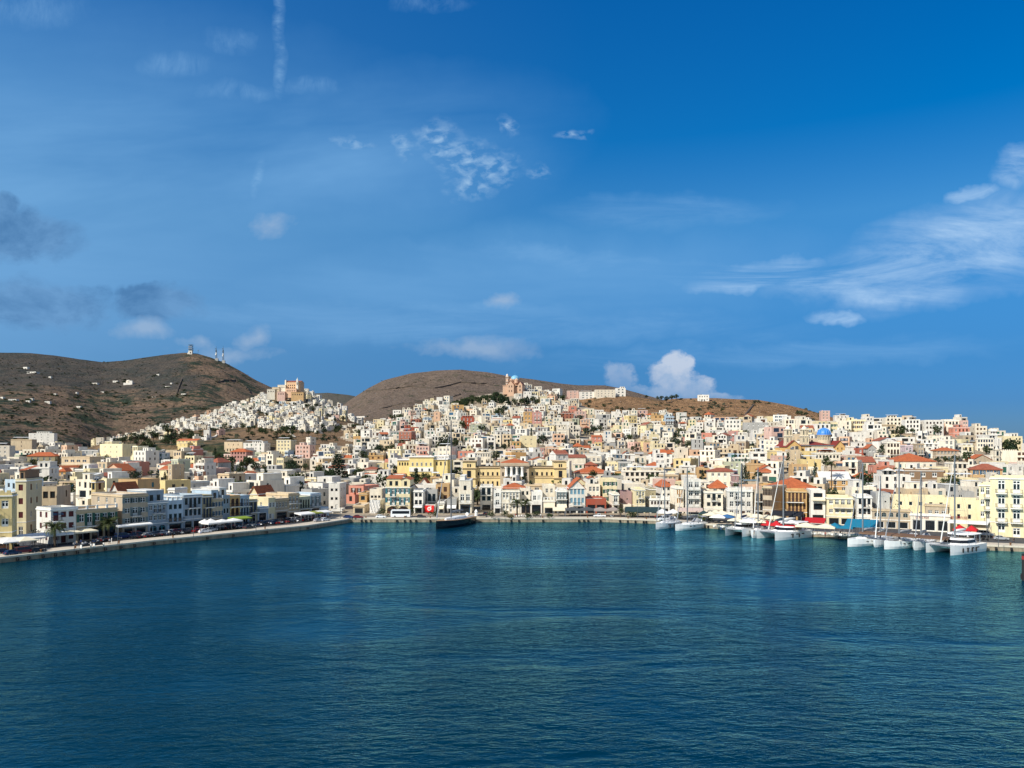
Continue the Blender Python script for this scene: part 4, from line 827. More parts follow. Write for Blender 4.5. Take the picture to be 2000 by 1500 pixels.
# ---------------------------------------------------------------- houses one can pick out farther back: (x0, x1, top row, row of the lowest visible wall, colour, storeys, bays, options)
MID = [
 (30,82,935,1017,'pale yellow',4,2,dict(Y=187,a=10,sh='red',st='shut',ww=1.0,lab='tall cream-yellow house with a dark loggia under red tiles and few maroon windows',up=[(.3,.8,.5,2.6,'brown','shed')])),
 (80,138,950,986,'beige',4,2,dict(Y=199,a=10,st='dark',lab='blank beige house with a shadowed wall behind the white maroon-shuttered house')),
 (202,240,962,1040,'peach',3,4,dict(Y=199,a=-33.5,d=3,st='dark',wh=2,lab='sunlit peach side house joined to the tall stone house',tr=1)),  # lit side of the stone house; the sunlight is put into the block's colour
 (178,203,938,990,'yellow',4,3,dict(Y=212,st='dark',lab='narrow yellow tower house with slit windows')),
 (21,72,858,888,'beige',2,1,dict(ww=.5)),(56,112,846,866,'white',2,3,dict(up=[(.3,.8,1,2.4)])),
 (53,120,883,912,'olive',2,4,dict(roof='hip',rh=2.4,st='casement',ww=1.3)),(120,198,892,914,'beige',2,4,dict(st='open',sh='dark blue')),
 (159,210,879,900,'grey',2,2,dict()),(195,266,867,901,'pale yellow',3,3,dict(a=-40)),(261,311,880,908,'white',3,3,dict(a=-35,st='dark',sh='dark blue')),(311,332,884,906,'pale blue',2,1,dict()),
 (205,264,906,938,'peach',2,3,dict(roof='ped',rh=3.2,st='french')),(241,292,902,926,'salmon',2,2,dict(ww=.4,wh=.4)),
 (41,115,912,955,'white',3,2,dict(st='shut',sh='brown',ww=1,up=[(.5,.95,2,2.6)])),(28,62,905,925,'off-white',2,2,dict()),(115,166,940,968,'beige',3,3,dict(st='shut',sh='blue',bal=[(1,0,2)])),
 (215,272,943,968,'white',4,3,dict(Y=206,roof='ped',rh=2.6,st='french',lab='white attic house with an orange gabled roof above the tall stone house')),(231,312,936,966,'tan',3,4,dict(Y=226,st='shut',sh='teal',ww=1.6,lab='brown stone house with teal shutters behind the orange-roofed attic')),
 (115,143,914,940,'ochre',2,1,dict(roof='hip',rh=1.5)),(-20,30,870,900,'off-white',2,3,dict()),(-25,18,925,960,'pale yellow',3,2,dict()),
 (345,398,857,870,'yellow',1,5,dict(roof='gable',rh=1.6)),(347,380,864,880,'yellow',2,2,dict(ww=.5)),(450,494,876,900,'rose',2,5,dict(roof='hip',rh=2.4,st='arch',ww=1.3,wh=1.9,c2='peach')),
 (487,518,895,906,'off-white',1,3,dict(roof='gable',rh=1.8)),(577,616,869,898,'pink',3,4,dict(bal=[(1,1,2)],st='shut',sh='brown')),(540,579,859,884,'pale yellow',3,4,dict(trim=1)),(556,574,880,896,'pale blue',2,2,dict()),
 (540,569,894,916,'pale yellow',3,3,dict(st='shut')),(528,552,926,946,'white',2,2,dict(a=-30)),(575,618,942,958,'white',2,5,dict(roof='hip',rh=1.4,st='dark',sh='brown')),
 (509,588,916,927,'grey',2,6,dict(ww=1.2)),(415,446,944,958,'pink',2,2,dict(roof='ped',rh=2.0)),(511,534,928,940,'off-white',2,2,dict(roof='hip',rh=1.6)),(424,444,924,938,'beige',2,2,dict(roof='hip',rh=1.6)),(463,489,957,970,'white',2,2,dict(roof='ped',rh=1.8)),
 (487,536,950,985,'pale yellow',3,4,dict(Y=232,roof='ped',rh=2.4,st='open',sh='white',trim=1,lab='pale yellow pedimented villa with an orange roof behind the shaded quay houses')),
 (328,360,907,940,'beige',3,2,dict(ww=.6)),(328,366,953,980,'white',2,3,dict(Y=226,lab='white terrace house with roof arches behind the pale blue quay house')),(361,397,890,908,'pale yellow',2,3,dict()),(438,486,863,880,'beige',2,3,dict(ww=.6)),(475,528,865,884,'white',3,4,dict(up=[(.4,.9,1,2)])),
 (570,606,896,914,'stone',2,4,dict(st='dark')),(629,655,905,925,'white',2,3,dict()),(380,400,930,945,'peach',2,2,dict()),(398,424,929,948,'cream',2,3,dict()),
 (758,795,877,902,'pale yellow',3,3,dict(a=-22,bal=[(1,1,1)],st='casement',d=8)),(779,812,842,868,'terracotta',3,3,dict(bal=[(2,0,2,'s'),(1,0,2,'s')],a=-15)),(789,818,834,850,'brick red',2,3,dict(c2='terracotta')),
 (894,926,881,900,'salmon',2,3,dict(sh='pale blue',st='shut')),(927,959,883,902,'cream',2,6,dict(trim=1,st='casement')),(883,906,899,928,'cream',3,1,dict(st='dark',ww=6,wh=1.6)),
 (710,792,927,948,'white',2,3,dict(ww=.7)),(705,750,912,928,'off-white',2,3,dict(roof='hip',rh=1.4,tile=2)),(749,792,917,930,'beige',1,7,dict(st='arch',wh=1.6)),(690,710,876,898,'white',3,1,dict(st='dark',ww=5,wh=1.4)),
 (717,746,863,880,'white',2,3,dict()),(719,753,889,902,'ochre',1,2,dict()),(841,863,931,952,'tan',2,2,dict()),(820,839,940,954,'white',1,1,dict(roof='ped',rh=2)),(768,795,930,940,'cream',1,2,dict(roof='gable',rh=1.4)),
 (812,841,871,892,'pink',2,4,dict()),(855,893,872,900,'cream',2,3,dict(a=-20)),(900,927,815,834,'brick red',2,3,dict(up=[(.1,.9,1,2)])),(919,947,829,846,'pale green',2,3,dict()),(1022,1039,804,826,'ochre',3,2,dict(st='arch')),
 (1039,1058,805,828,'rose',3,2,dict(bal=[(2,0,1)])),(1110,1126,793,806,'salmon',2,1,dict()),(1094,1120,806,820,'terracotta',2,3,dict(up=[(.2,.6,1,2)])),(1122,1145,803,820,'pink',2,3,dict()),(847,861,804,824,'peach',3,1,dict(ww=.4)),
 (1016,1048,851,876,'pale yellow',3,2,dict(ww=.5,wh=.5)),(1000,1017,862,878,'ochre',2,2,dict()),(1079,1103,847,872,'peach',3,3,dict(st='dark',sh='brown',ww=1.8,wh=1.8)),(1054,1080,842,866,'white',4,2,dict(bal=[(3,0,1,'s'),(2,0,1,'s'),(1,0,1,'s')])),
 (1154,1176,850,864,'salmon',2,2,dict(roof='gable',rh=1.2)),(1042,1063,875,892,'rose',2,4,dict()),(1069,1091,874,892,'peach',2,3,dict()),(1107,1130,763,780,'pink',2,2,dict()),(1131,1161,765,776,'white',2,3,dict()),(1161,1202,761,773,'cream',2,5,dict(st='arch')),(1201,1222,758,771,'white',2,2,dict(st='arch',ww=2)),
 (1362,1385,771,780,'white',1,4,dict(st='dark')),(1271,1296,810,822,'ochre',2,2,dict()),(1297,1317,813,832,'pale blue',3,3,dict(bal=[(1,0,2)])),(1242,1265,801,812,'pink',2,2,dict()),(1414,1447,819,842,'white',3,4,dict(st='arch')),(1450,1500,825,845,'grey',3,4,dict(ww=.7)),(1510,1538,810,834,'white',3,3,dict(a=-20)),
 (1332,1350,853,864,'rose',2,3,dict()),(1350,1373,857,882,'grey',4,2,dict(ww=.6)),(1296,1323,878,892,'cream',2,4,dict(roof='hip',rh=1.4)),(1600,1621,802,822,'pink',3,2,dict()),(1627,1658,811,826,'white',3,3,dict()),(1612,1643,825,842,'pale yellow',2,4,dict()),
 (1650,1691,820,844,'pale yellow',3,4,dict(a=-15)),(1722,1762,815,828,'cream',2,4,dict(up=[(.3,.7,1,1.8)])),(1760,1797,819,843,'white',4,4,dict(st='dark')),(1797,1843,820,845,'white',4,5,dict(st='arch')),(1852,1894,834,852,'salmon',2,4,dict()),(1870,1891,821,836,'pink',2,2,dict()),(1894,1928,832,848,'cream',3,3,dict()),(1924,1947,838,856,'white',3,2,dict()),
 (1897,1941,856,878,'cream',3,6,dict(trim=1)),(1817,1872,874,896,'stone',2,6,dict(roof='hip',rh=1.6,trim=1)),(1782,1805,866,894,'stone',3,3,dict(bal=[(1,0,2)],trim=1)),(1757,1783,869,894,'lilac',3,4,dict(bal=[(1,1,2)],trim=1)),(1722,1758,863,896,'cream',3,5,dict(st='arch',bal=[(1,1,3)],trim=1)),
 (1667,1686,875,893,'brick red',2,3,dict(c2='terracotta')),(1686,1711,868,894,'grey',3,3,dict(roof='ped',rh=2,st='french')),(1656,1692,844,866,'white',2,3,dict(ww=.7)),(1885,1938,888,906,'stone',2,4,dict(roof='ped',rh=3)),
 (1725,1828,894,916,'off-white',2,6,dict(roof='hip',rh=5.5,d=20)),(1750,1843,917,952,'brown',3,3,dict(st='french',ww=1.8,wh=2,trim=1,lab='brown house with large white-framed windows and a white cornice below the wide orange roof')),(1695,1748,909,932,'salmon',2,2,dict()),(1706,1779,927,968,'white',3,3,dict(up=[(.1,.5,2,2.5,'white','ped')])),
 (1890,1958,906,956,'tan',4,4,dict(a=-25,lab='tall tan plaster house with pale panels and a low red roof',roof='hip',rh=2.2,tile=2)),(1845,1891,903,928,'cream',3,3,dict()),(1665,1703,928,942,'off-white',2,2,dict(roof='hip',rh=2)),(1592,1661,922,960,'ochre',2,3,dict(roof='gable',rh=3,tile=3,lab='ochre hall with a white sheet roof and brick gable')),(1830,1914,934,962,'pale yellow',2,4,dict(st='shut',sh='teal',lab='yellow terraced house with green doors and an outside stair')),
 (1213,1301,919,942,'off-white',2,8,dict(st='dark',sh='brown',ww=1.6,wh=1.9,trim=1,lab='long white neoclassical building with eight square dark windows')),(1119,1195,917,936,'off-white',2,6,dict(roof='hip',rh=4.2,d=18,lab='market hall under a broad two-step orange hipped roof')),(1183,1207,902,922,'pale yellow',2,4,dict()),(1206,1232,901,924,'grey',3,4,dict()),
 (1380,1438,914,948,'cream',3,4,dict(roof='hip',rh=1.4,tile=2)),(1427,1443,926,952,'mauve',3,1,dict(ww=.4)),(1455,1492,905,936,'tan',3,1,dict(ww=.4,wh=.4)),(1358,1386,914,938,'tan',2,2,dict()),(1432,1465,893,910,'white',2,4,dict()),(1367,1406,902,918,'pink',2,3,dict()),(1463,1498,882,904,'white',3,2,dict(st='dark',ww=2.5)),(1498,1527,879,892,'yellow',1,3,dict()),
 (1538,1563,878,908,'beige',3,1,dict(ww=.4)),(1584,1641,884,908,'cream',2,7,dict(st='dark',ww=1.0,wh=1.6,trim=1,up=[(.3,.75,2,1.4,None,'hip')])),(1540,1578,907,930,'tan',2,3,dict(st='casement',bal=[(1,0,2)])),(1557,1604,897,914,'yellow',2,2,dict(ww=.4)),(1480,1512,915,945,'cream',3,3,dict(roof='hip',rh=1.6,st='shut',sh='pale blue')),(1310,1330,902,915,'off-white',2,3,dict(roof='hip',rh=1.6)),(1262,1294,902,920,'off-white',2,3,dict(roof='hip',rh=2)),
]
TREES = [ # picture column, row of the foot, height in rows, kind: r round, p pine, c cypress, b bush
 (228,868,16,'r'),(243,866,20,'r'),(262,864,24,'r'),(280,862,20,'r'),(300,862,24,'r'),(327,850,26,'r'),(335,864,22,'r'),(355,858,18,'r'),(372,856,14,'b'),(420,893,22,'c'),(427,897,16,'r'),(482,916,30,'r'),(497,920,22,'r'),(517,922,18,'r'),(470,918,14,'r'),(580,920,16,'r'),(596,920,18,'r'),(308,938,26,'c'),(322,938,20,'c'),(296,930,14,'r'),(628,928,12,'r'),(640,932,12,'r'),
 (620,926,20,'r'),(646,936,22,'r'),(742,884,20,'r'),(732,886,14,'r'),(755,883,16,'r'),(870,878,34,'r'),(887,882,30,'r'),(860,880,22,'r'),(902,868,18,'c'),(903,838,20,'r'),(975,816,24,'r'),(984,809,20,'r'),(968,812,12,'r'),(826,945,26,'r'),(812,944,20,'r'),(838,938,14,'r'),(960,880,14,'r'),(985,880,16,'r'),(994,872,16,'c'),(1052,870,16,'r'),(1038,850,16,'c'),(1105,868,18,'c'),(1083,868,10,'r'),(1145,850,18,'r'),(1160,845,16,'r'),(1172,842,14,'r'),(1128,858,10,'r'),(1230,858,14,'b'),(1236,884,16,'r'),(1243,882,18,'c'),(1326,872,16,'r'),(1342,876,20,'r'),(1349,874,14,'r'),(1330,848,12,'r'),(1372,848,12,'b'),(1418,838,14,'c'),(1466,844,12,'r'),(1455,940,36,'c'),(1462,942,26,'c'),(1410,805,10,'r'),
 (1205,803,12,'r'),(1215,803,10,'r'),(1255,816,10,'r'),(1180,797,10,'r'),(1150,797,8,'r'),(1284,782,10,'r'),(1292,783,12,'r'),(1302,786,14,'r'),(1312,783,14,'r'),(1321,780,12,'r'),(1262,778,8,'r'),(1558,812,10,'r'),(1566,813,12,'r'),(1574,814,10,'r'),(1686,826,14,'r'),(1782,848,14,'r'),(1830,848,14,'r'),(1838,848,12,'r'),(1760,849,12,'b'),(1805,866,16,'c'),(1832,906,16,'r'),(1846,906,18,'r'),(1926,888,16,'r'),(1938,888,14,'r'),(1976,885,34,'p'),(1984,884,20,'p'),(1620,909,14,'r'),(1752,905,10,'b'),
 (980,788,22,'p'),(992,790,20,'p'),(1004,792,16,'r'),(1018,792,16,'r'),(1030,790,20,'p'),(1040,788,16,'r'),(1050,790,12,'r'),(968,786,14,'p'),
 (545,784,16,'c'),(538,786,10,'r'),(575,792,8,'r'),(600,800,14,'r'),(610,804,14,'r'),(618,796,10,'r'),(440,838,16,'r'),(450,840,12,'r'),(505,806,8,'r'),(520,812,8,'r'),(560,850,14,'r'),(548,848,12,'r'),(530,846,10,'r'),(572,852,12,'r'),(590,850,14,'r'),(603,852,14,'r'),(620,850,12,'r'),(632,848,14,'r'),(655,826,12,'r'),(670,822,12,'r'),(640,816,10,'r'),(690,836,8,'r'),(520,850,10,'r'),(630,862,10,'r'),(560,864,10,'r'),
 (700,846,10,'b'),(770,818,10,'r'),(780,816,8,'r'),(764,820,12,'r'),
]
# ---------------------------------------------------------------- placing the houses
ORD = ['nearest','second nearest','third nearest','fourth nearest','fifth nearest','sixth nearest','seventh nearest','eighth nearest','ninth nearest','tenth nearest','eleventh nearest','twelfth nearest','thirteenth nearest','fourteenth nearest','fifteenth nearest','sixteenth nearest','seventeenth nearest','eighteenth nearest','nineteenth nearest','twentieth nearest']
ANCH = [('the twin-towered blue-domed church',1580,865),('the columned yellow town hall',1005,922),('the hilltop cathedral',572,756),('the pink hill church',1002,755),('the brick-red quay house',1160,982),('the wide orange hipped roof',1775,902),
 ('the tall tiered conifer',660,910),('the long yellow school',828,908),('the black yacht masthead',872,826),('the salmon crest house',1872,842),('the pedimented villa',511,968),('the peach gabled house',235,922),('the bare ochre hill',1360,812),('the market hall',1157,926),('the yellow bell tower',1950,890),('the white stepped house',84,855)]
def place_phrase(x, y, skip=None):
    nm, ax, ay = min((a for a in ANCH), key=lambda a: math.hypot(a[1]-x, (a[2]-y)*1.6))
    dx, dy = x-ax, (y-ay)*1.6
    d = ('above' if dy < 0 else 'below') if abs(dy) > abs(dx) else ('left of' if dx < 0 else 'right of')
    return nm, d, math.hypot(dx, dy)
def rank_labels(items):
    """items: [dict with core, x, y]; sets 'label' so that each reads as one thing only"""
    g = {}
    for it in items:
        nm, d, k = place_phrase(it['px'], it['py']); g.setdefault((it['core'], nm, d), []).append((k, it))
    for (core, nm, d), v in g.items():
        v.sort(key=lambda q: q[0])
        for i, (k, it) in enumerate(v):
            it['label'] = f"{core} {d} {nm}" if len(v) == 1 else f"{core}, {ORD[min(i,len(ORD)-1)]} {d} {nm}"
TENS = ['first','second','third','fourth','fifth','sixth','seventh','eighth','ninth']
for t_ in ('twenty','thirty','forty'): ORD += [f'{t_}-{q} nearest' for q in TENS] + [{'twenty':'thirtieth','thirty':'fortieth','forty':'fiftieth'}[t_] + ' nearest']
NUM = {1:'one',2:'two',3:'three',4:'four',5:'five'}
def core_of(sp):
    r = {'hip':' orange-roofed','ped':' gabled','gable':' ridge-roofed'}.get(sp.get('roof','flat'),'')
    st = sp['st']; f = ''
    if sp.get('up'): f = ' with rooftop room'
    elif sp.get('bal'): f = ' with balcony'
    elif 'p' in sp.get('ex',''): f = ' with roof canopy'
    elif st in ('shut','open') and sp.get('sh'): f = f" with {sp['sh']} shutters"
    elif st == 'arch': f = ' with arched windows'
    elif st == 'dark': f = ' with dark windows'
    elif sp['w'] > 13: f = ' of broad front'
    return f"{sp['c']} {NUM[min(5,sp['n'])]}-storey{r} house{f}"
PX0, PY0, PW, PH = -60, 640, 2180, 480
prot = np.full((PH, PW), 0.0); tprot = np.full((PH, PW), 0.0); taken = []
def rect_of(sp):
    X, Y = sp['P']; ca, sa = math.cos(sp['a']), math.sin(sp['a']); xs, yt, yb = [], [], []
    for lx, ly in ((-sp['w']/2,0),(sp['w']/2,0),(sp['w']/2,sp['d']),(-sp['w']/2,sp['d'])):
        gx, gy = X+lx*ca-ly*sa, Y+lx*sa+ly*ca
        p = proj(gx, gy, sp['z']+sp['h']); q = proj(gx, gy, sp['z']); xs.append(p[0]); yt.append(p[1]); yb.append(q[1])
    return min(xs), max(xs), min(yt), max(yb)
def sl(r):
    a = max(0, int(r[0]-PX0)); b = min(PW, int(math.ceil(r[1]-PX0))); c = max(0, int(r[2]-PY0)); d = min(PH, int(math.ceil(r[3]-PY0)))
    return (slice(c, max(c, d)), slice(a, max(a, b)))
def protect(r, Y):
    s = sl(r); v = prot[s]; prot[s] = np.where((v == 0) | (v > Y), Y, v)
def circ(sp):
    ca, sa = math.cos(sp['a']), math.sin(sp['a']); return (sp['P'][0]-sp['d']/2*sa, sp['P'][1]+sp['d']/2*ca, (sp['w']+sp['d'])/4)
grid = {}; seen_n = 0
def free(c, f=.92):
    global seen_n
    while seen_n < len(taken):
        q = taken[seen_n]; grid.setdefault((int(q[0]//40), int(q[1]//40)), []).append(q); seen_n += 1
    gx, gy = int(c[0]//40), int(c[1]//40)
    for i in (-1, 0, 1):
        for j in (-1, 0, 1):
            for q in grid.get((gx+i, gy+j), ()):
                if math.hypot(q[0]-c[0], q[1]-c[1]) < (q[2]+c[2])*f: return False
    return True
houses = []
seed = 100
for x0, x1, yt, c, n, bays, lab, op in WF:
    seed += 1
    seg = 'L' if x0 < 640 else ('F' if x0 < 1330 else 'R')
    A, t, a0 = SEG[seg]; nl = Vector((-t.y, t.x))
    a = op.get('a', a0 if seg != 'R' else -.3); d = op.get('d', 10)
    A2 = A + nl * op.get('set', 0)
    P = ray_line((x0+x1)/2, A2, t)
    if seg == 'L': w, d2, P = solve(x0, x1, P, a, d) if x0 < 300 else ((Vector(ray_line(x1, A2, t)) - Vector(ray_line(x0, A2, t))).length, d, ray_line((x0+x1)/2, A2, t)); P = P if x0 >= 300 else tuple(Vector(P))
    else: w, d2, P = solve(x0, x1, P, a, d)
    if seg == 'L' and x0 < 300: w = (Vector(ray_line(x1, A2, t)) - Vector(ray_line(x0, A2, t))).length; P = ray_line((x0+x1)/2, A2, t); d2 = d
    if seg == 'L' and 'a' in op:
        w, d2, P = solve(x0, x1, ray_line((x0+x1)/2, A2, t), a, d)
    elif seg == 'L': 
        m = ray_line((x0+x1)/2, A2, t); m0, m1 = Vector(ray_line(x0, A2, t)), Vector(ray_line(x1, A2, t)); P = tuple((m0+m1)/2); w = (m1-m0).length - .05
    z = ZQ - .1
    h = H - (yt - HY)*P[1]/FPX - z
    sp = dict(op); sp.update(P=P, a=a, w=w, d=d2, h=h, z=z, n=max(1, min(n, int(h/2.5))), c=c, bays=bays, label=lab, seed=seed, group='houses along the harbour front', cat=op.get('cat', 'townhouse'), low=1, wf=1)
    sp['st'] = op.get('st', 'casement'); houses.append(sp)
    sp['bal'] = [b for b in op.get('bal', []) if b[0] < sp['n']]
    r = rect_of(sp); protect((r[0], r[1], r[2]+1, r[3]), P[1]); taken.append(circ(sp))
# landmarks that houses must keep clear of: rectangle in the picture and row of the foot
LMK = {'cathedral': (530,602,742,783,785), 'anastasi': (980,1024,734,770,773), 'nicholas': (1502,1650,826,884,893), 'townhall': (898,1110,893,952,962), 'school': (776,882,893,928,940), 'bell': (1940,1988,868,908,910), 'norfolk': (636,684,884,936,950)}
LPOS = {}
for k, (x0, x1, y0, y1, yf) in LMK.items():
    g = next(q for q in (ground_at((x0+x1)/2, yf + e) for e in range(0, 120, 6)) if q); LPOS[k] = g; protect((x0, x1, y0, y1), g[1])
    r_ = (x1-x0)*g[1]/FPX/2
    for i in range(-2, 3): taken.append((g[0] + i*r_*.42, g[1] + min(12, r_*.5), max(5, r_*.35)))
roof_ok = lambda sp: sp.get('roof','flat') == 'flat'
for x0, x1, yt, yb, c, n, bays, op in MID:
    seed += 1; xc = (x0+x1)/2
    g = next(q for q in (ground_at(xc, yb + e) for e in range(4, 120, 8)) if q)
    Y = op.get('Y') or g[1]
    a = op.get('a'); a = R(a) if a is not None else (R(8) if xc < 150 else R(-16) if xc < 330 else R(-14) if xc < 640 else 0.0 if xc < 1350 else R(-10))
    w, d, P = solve(x0, x1, ((xc-CX)*Y/FPX, Y), a, op.get('d', 9))
    z = min(ground_z(*P), ground_z(P[0], P[1]+d)); h = H - (yt-HY)*P[1]/FPX - z
    if op.get('roof') in ('hip','ped','gable'): h = max(h, op.get('rh',2)+3)
    h = max(3.2, h); rh = min(op.get('rh', 0), h*.45)
    sp = dict(op); sp.update(P=P, a=a, w=w, d=d, h=h, z=z, rh=rh, n=max(1, min(5, int(round((h-rh)/3.3)))), c=c, bays=max(1, min(bays, int(w/1.5))), seed=seed, cat='house', mid=1)
    sp['st'] = op.get('st') or random.Random(seed).choice(['casement','dark','shut','open','french']); sp['sh'] = op.get('sh') or random.Random(seed+5).choice(['brown','blue','green','grey','dark blue'])
    sp['tile'] = {2: TILE2, 3: ROOFW}.get(op.get('tile'), TILE)
    sp['bal'] = [b for b in op.get('bal', []) if b[0] < sp['n']]
    q = random.Random(seed+9)
    if 'ex' not in sp and roof_ok(sp): sp['ex'] = q.choice(['','t','c','p','tc','tp'])
    if 'up' not in sp and roof_ok(sp) and w > 7 and q.random() < .4: k0 = q.uniform(0,.5); sp['up'] = [(k0, k0+q.uniform(.25,.45), q.uniform(1.5,4), 2.3, None)]
    if 'annex' not in sp and q.random() < .3 and not sp.get('lab'): k1 = q.uniform(0,.4); sp['annex'] = [(k1, k1+q.uniform(.35,.6), q.uniform(1.5,3), 2.8)]
    houses.append(sp); r = rect_of(sp); protect((r[0], r[1], r[2]+1, min(r[3], yb)), P[1]); taken.append(circ(sp))
tree_specs = []
for x, y, hp, k in TREES:
    g = ground_at(x, y + hp*.15) or ground_at(x, y+8)
    if g is None: continue
    tree_specs.append((g[0], g[1], g[2], hp*g[1]/FPX*1.05, k, x, y)); taken.append((g[0], g[1], 2.5)); tprot[sl((x-hp*.3, x+hp*.3, y-hp*.85, y-hp*.1))] = g[1]
# --- the rest of the town, street by street
PAL = [('white',30),('off-white',13),('cream',17),('pale yellow',9),('beige',8),('peach',1.8),('pink',2.2),('stone',4),('grey',3),('ochre',1.2),('yellow',1),('rose',.6),('salmon',.5),('pale blue',1.5),('terracotta',.4),('pale green',.5)]
PALE = [('white',44),('off-white',26),('cream',15),('pale yellow',4),('peach',3),('beige',3),('pink',2),('pale blue',1)]
def pick(r, pal): 
    t = r.random()*sum(p[1] for p in pal)
    for c, k in pal:
        t -= k
        if t <= 0: return c
    return pal[0][0]
ELOW = I([(180,868),(270,858),(330,853),(370,843),(430,838),(480,836),(520,838),(560,843),(600,842),(640,842),(660,840),(700,836),(760,830)])
def allowed(x, y, ly, X, Y):
    if land_depth(X, Y) < 34: return 0
    if ly in ('F','H','G','C'): return 0
    if ly == 'E':
        if y > float(ELOW(x)): return .03
        if x > 640: return .22
        return .97 if x > 300 else .85
    if 872 < x < 1000 and y < 804 - (x-872)*.10 and ly == 'B': return 0
    if 1125 < x < 1330 and y < 814: return 0
    if x < 720 and y < 862 and ly in ('0','B') and x > 330 and y < 856: return .25
    if x > 1935 and y < 862: return .2
    return .93
Yr = 262.0; cand = []; sprink = []
rr = random.Random(5)
rows = []
while Yr < 1330:
    rows.append(Yr); Yr += (12.5 if Yr < 330 else 14.0 + (Yr-330)*.009)
for Yr in rows:
    X = -0.82*Yr
    while X < 0.82*Yr:
        x = CX + FPX*X/Yr
        Ye = Yr + rr.uniform(-5, 5); isE = False
        z, ww_ = quick(x, Ye); ly = ORDER[ww_]; y = HY - FPX*(z-H)/Ye
        isE = ly == 'E'
        w = (rr.uniform(5.0, 8.8) if x < 640 else rr.uniform(4.8, 9.4)) if not isE else rr.uniform(5, 9)
        if rr.random() < .08 and not isE: w *= 1.5
        step = w + rr.choice([.3,.3,.5,2.0]) + .4
        if x < -200 or x > 2190: X += step; continue
        if rr.random() < allowed(x, y, ly, X + w/2, Ye):
            d = rr.uniform(7, 10.5) if not isE else rr.uniform(5, 7.5)
            if isE: a = rr.gauss(-.25, .30)
            elif x < 640: a = R(rr.choice([-33.5,-33.5,-33.5,-20,-8,50])) + rr.gauss(0,.05)
            elif x < 1300: a = rr.gauss(-.04, .14) if rr.random() < .8 else rr.choice([-.4,.35])
            else: a = rr.gauss(-.12, .16) if rr.random() < .75 else -.6
            n = rr.choices([1,2,3,4], [12,46,34,6 if Yr < 700 else 3])[0] if not isE else rr.choices([1,2,3], [30,58,12])[0]
            sh_ = rr.uniform(2.75, 3.2) if not isE else rr.uniform(2.7, 3.0)
            c = pick(rr, PALE if isE else PAL)
            roof = 'flat'; rh = 0
            if not isE and rr.random() < (.12 if Yr < 420 else .035): roof = rr.choice(['hip','hip','ped','gable']); rh = rr.uniform(1.4, 2.4)
            sp = dict(P=(X + w/2, Ye), a=a, w=w, d=d, z=z, n=n, c=c, roof=roof, rh=rh, h=n*sh_ + (.55 if roof == 'flat' else rh), seed=rr.randrange(10**6), cat='house', low=4.0, bays=max(1, int(round(w/rr.uniform(2.4,3.4)))),
                      st=rr.choice(['casement','dark','dark','dark','shut','open','french']), sh=rr.choice(['brown','blue','green','grey','dark blue','brown']), tile=rr.choice([TILE, TILE2]), E=isE, trim=rr.random() < .25)
            if roof == 'flat':
                if rr.random() < .42: k0 = rr.uniform(0,.5); sp['up'] = [(k0, k0 + rr.uniform(.3,.5), rr.uniform(.6,3), rr.uniform(2.3,2.8), rr.choice([None,None,'white','cream']))]
                elif rr.random() < .14: sp['ex'] = 'p'; sp['pc'] = rr.choice(['white','brown','grey'])
                if rr.random() < .22: sp['ex'] = sp.get('ex','') + 't'
                if rr.random() < .2: sp['ex'] = sp.get('ex','') + 'c'
            if n > 1 and rr.random() < .6: b0 = rr.randrange(0, max(1, sp['bays']-1)); sp['bal'] = [(rr.randrange(1, n), b0, min(sp['bays']-1, b0+rr.choice([0,1,2])), rr.choice(['i','s']))]
            if rr.random() < .42: k1 = rr.uniform(0,.5); sp['annex'] = [(k1, min(1, k1+rr.uniform(.35,.6)), rr.uniform(1.4,3.0), rr.uniform(2.6,3.2) if n < 3 or rr.random() < .5 else rr.uniform(5.4,6.2))]
            ok = free(circ(sp))
            if ok:
                for f in (1.0, .75, .55):
                    sp['h'] = (n*sh_)*f + (.55 if roof == 'flat' else rh)
                    r = rect_of(sp); s = sl(r); pv = prot[s]
                    bad = np.count_nonzero(pv > Ye + 3) + 6*np.count_nonzero(tprot[s] > Ye + 2)
                    if pv.size == 0 or bad < .16*pv.size: break
                    ok = f != .55
                if ok:
                    sp['n'] = max(1, int(round(n*f))); sp['bal'] = [b for b in sp.get('bal', []) if b[0] < sp['n']]
                    cand.append(sp); taken.append(circ(sp))
            elif ly in ('0','B','D') and rr.random() < .5 and land_depth(X, Ye) > 40 and 0 < x < 2000:
                h_ = rr.uniform(5, 9.5); sprink.append((X + 2.5, Ye, z, h_, rr.choice('rrrcb'), x, y - 5))
        X += step
houses += cand
# --- what shows of each
ids = np.full((PH, PW), -1, int)
for i in sorted(range(len(houses)), key=lambda i: -houses[i]['P'][1]):
    ids[sl(rect_of(houses[i]))] = i
cnt = np.bincount(ids[ids >= 0].ravel(), minlength=len(houses)); ys_, xs_ = np.nonzero(ids >= 0); own = ids[ys_, xs_]
sx = np.bincount(own, weights=xs_, minlength=len(houses)); sy = np.bincount(own, weights=ys_, minlength=len(houses))
for i, sp in enumerate(houses):
    sp['vis'] = int(cnt[i]); sp['px'] = PX0 + sx[i]/max(1, cnt[i]); sp['py'] = PY0 + sy[i]/max(1, cnt[i])
rest = sorted([s for s in houses if not s.get('wf') and s['vis'] > (4 if s.get('mid') else 8)], key=lambda s: -(s['vis'] + (10000 if s.get('mid') else 0)))
HOUSE_MAX = 300
single, mass = rest[:HOUSE_MAX], rest[HOUSE_MAX:]
for s in houses:                                                # the town goes on beyond both edges of the picture
    q = proj(*s['P'], s['z'])[0]
    if s['vis'] <= 8 and not s.get('wf') and not s.get('mid') and (q < -10 or q > 2010): mass.append(s)
for s in single: s['core'] = core_of(s)
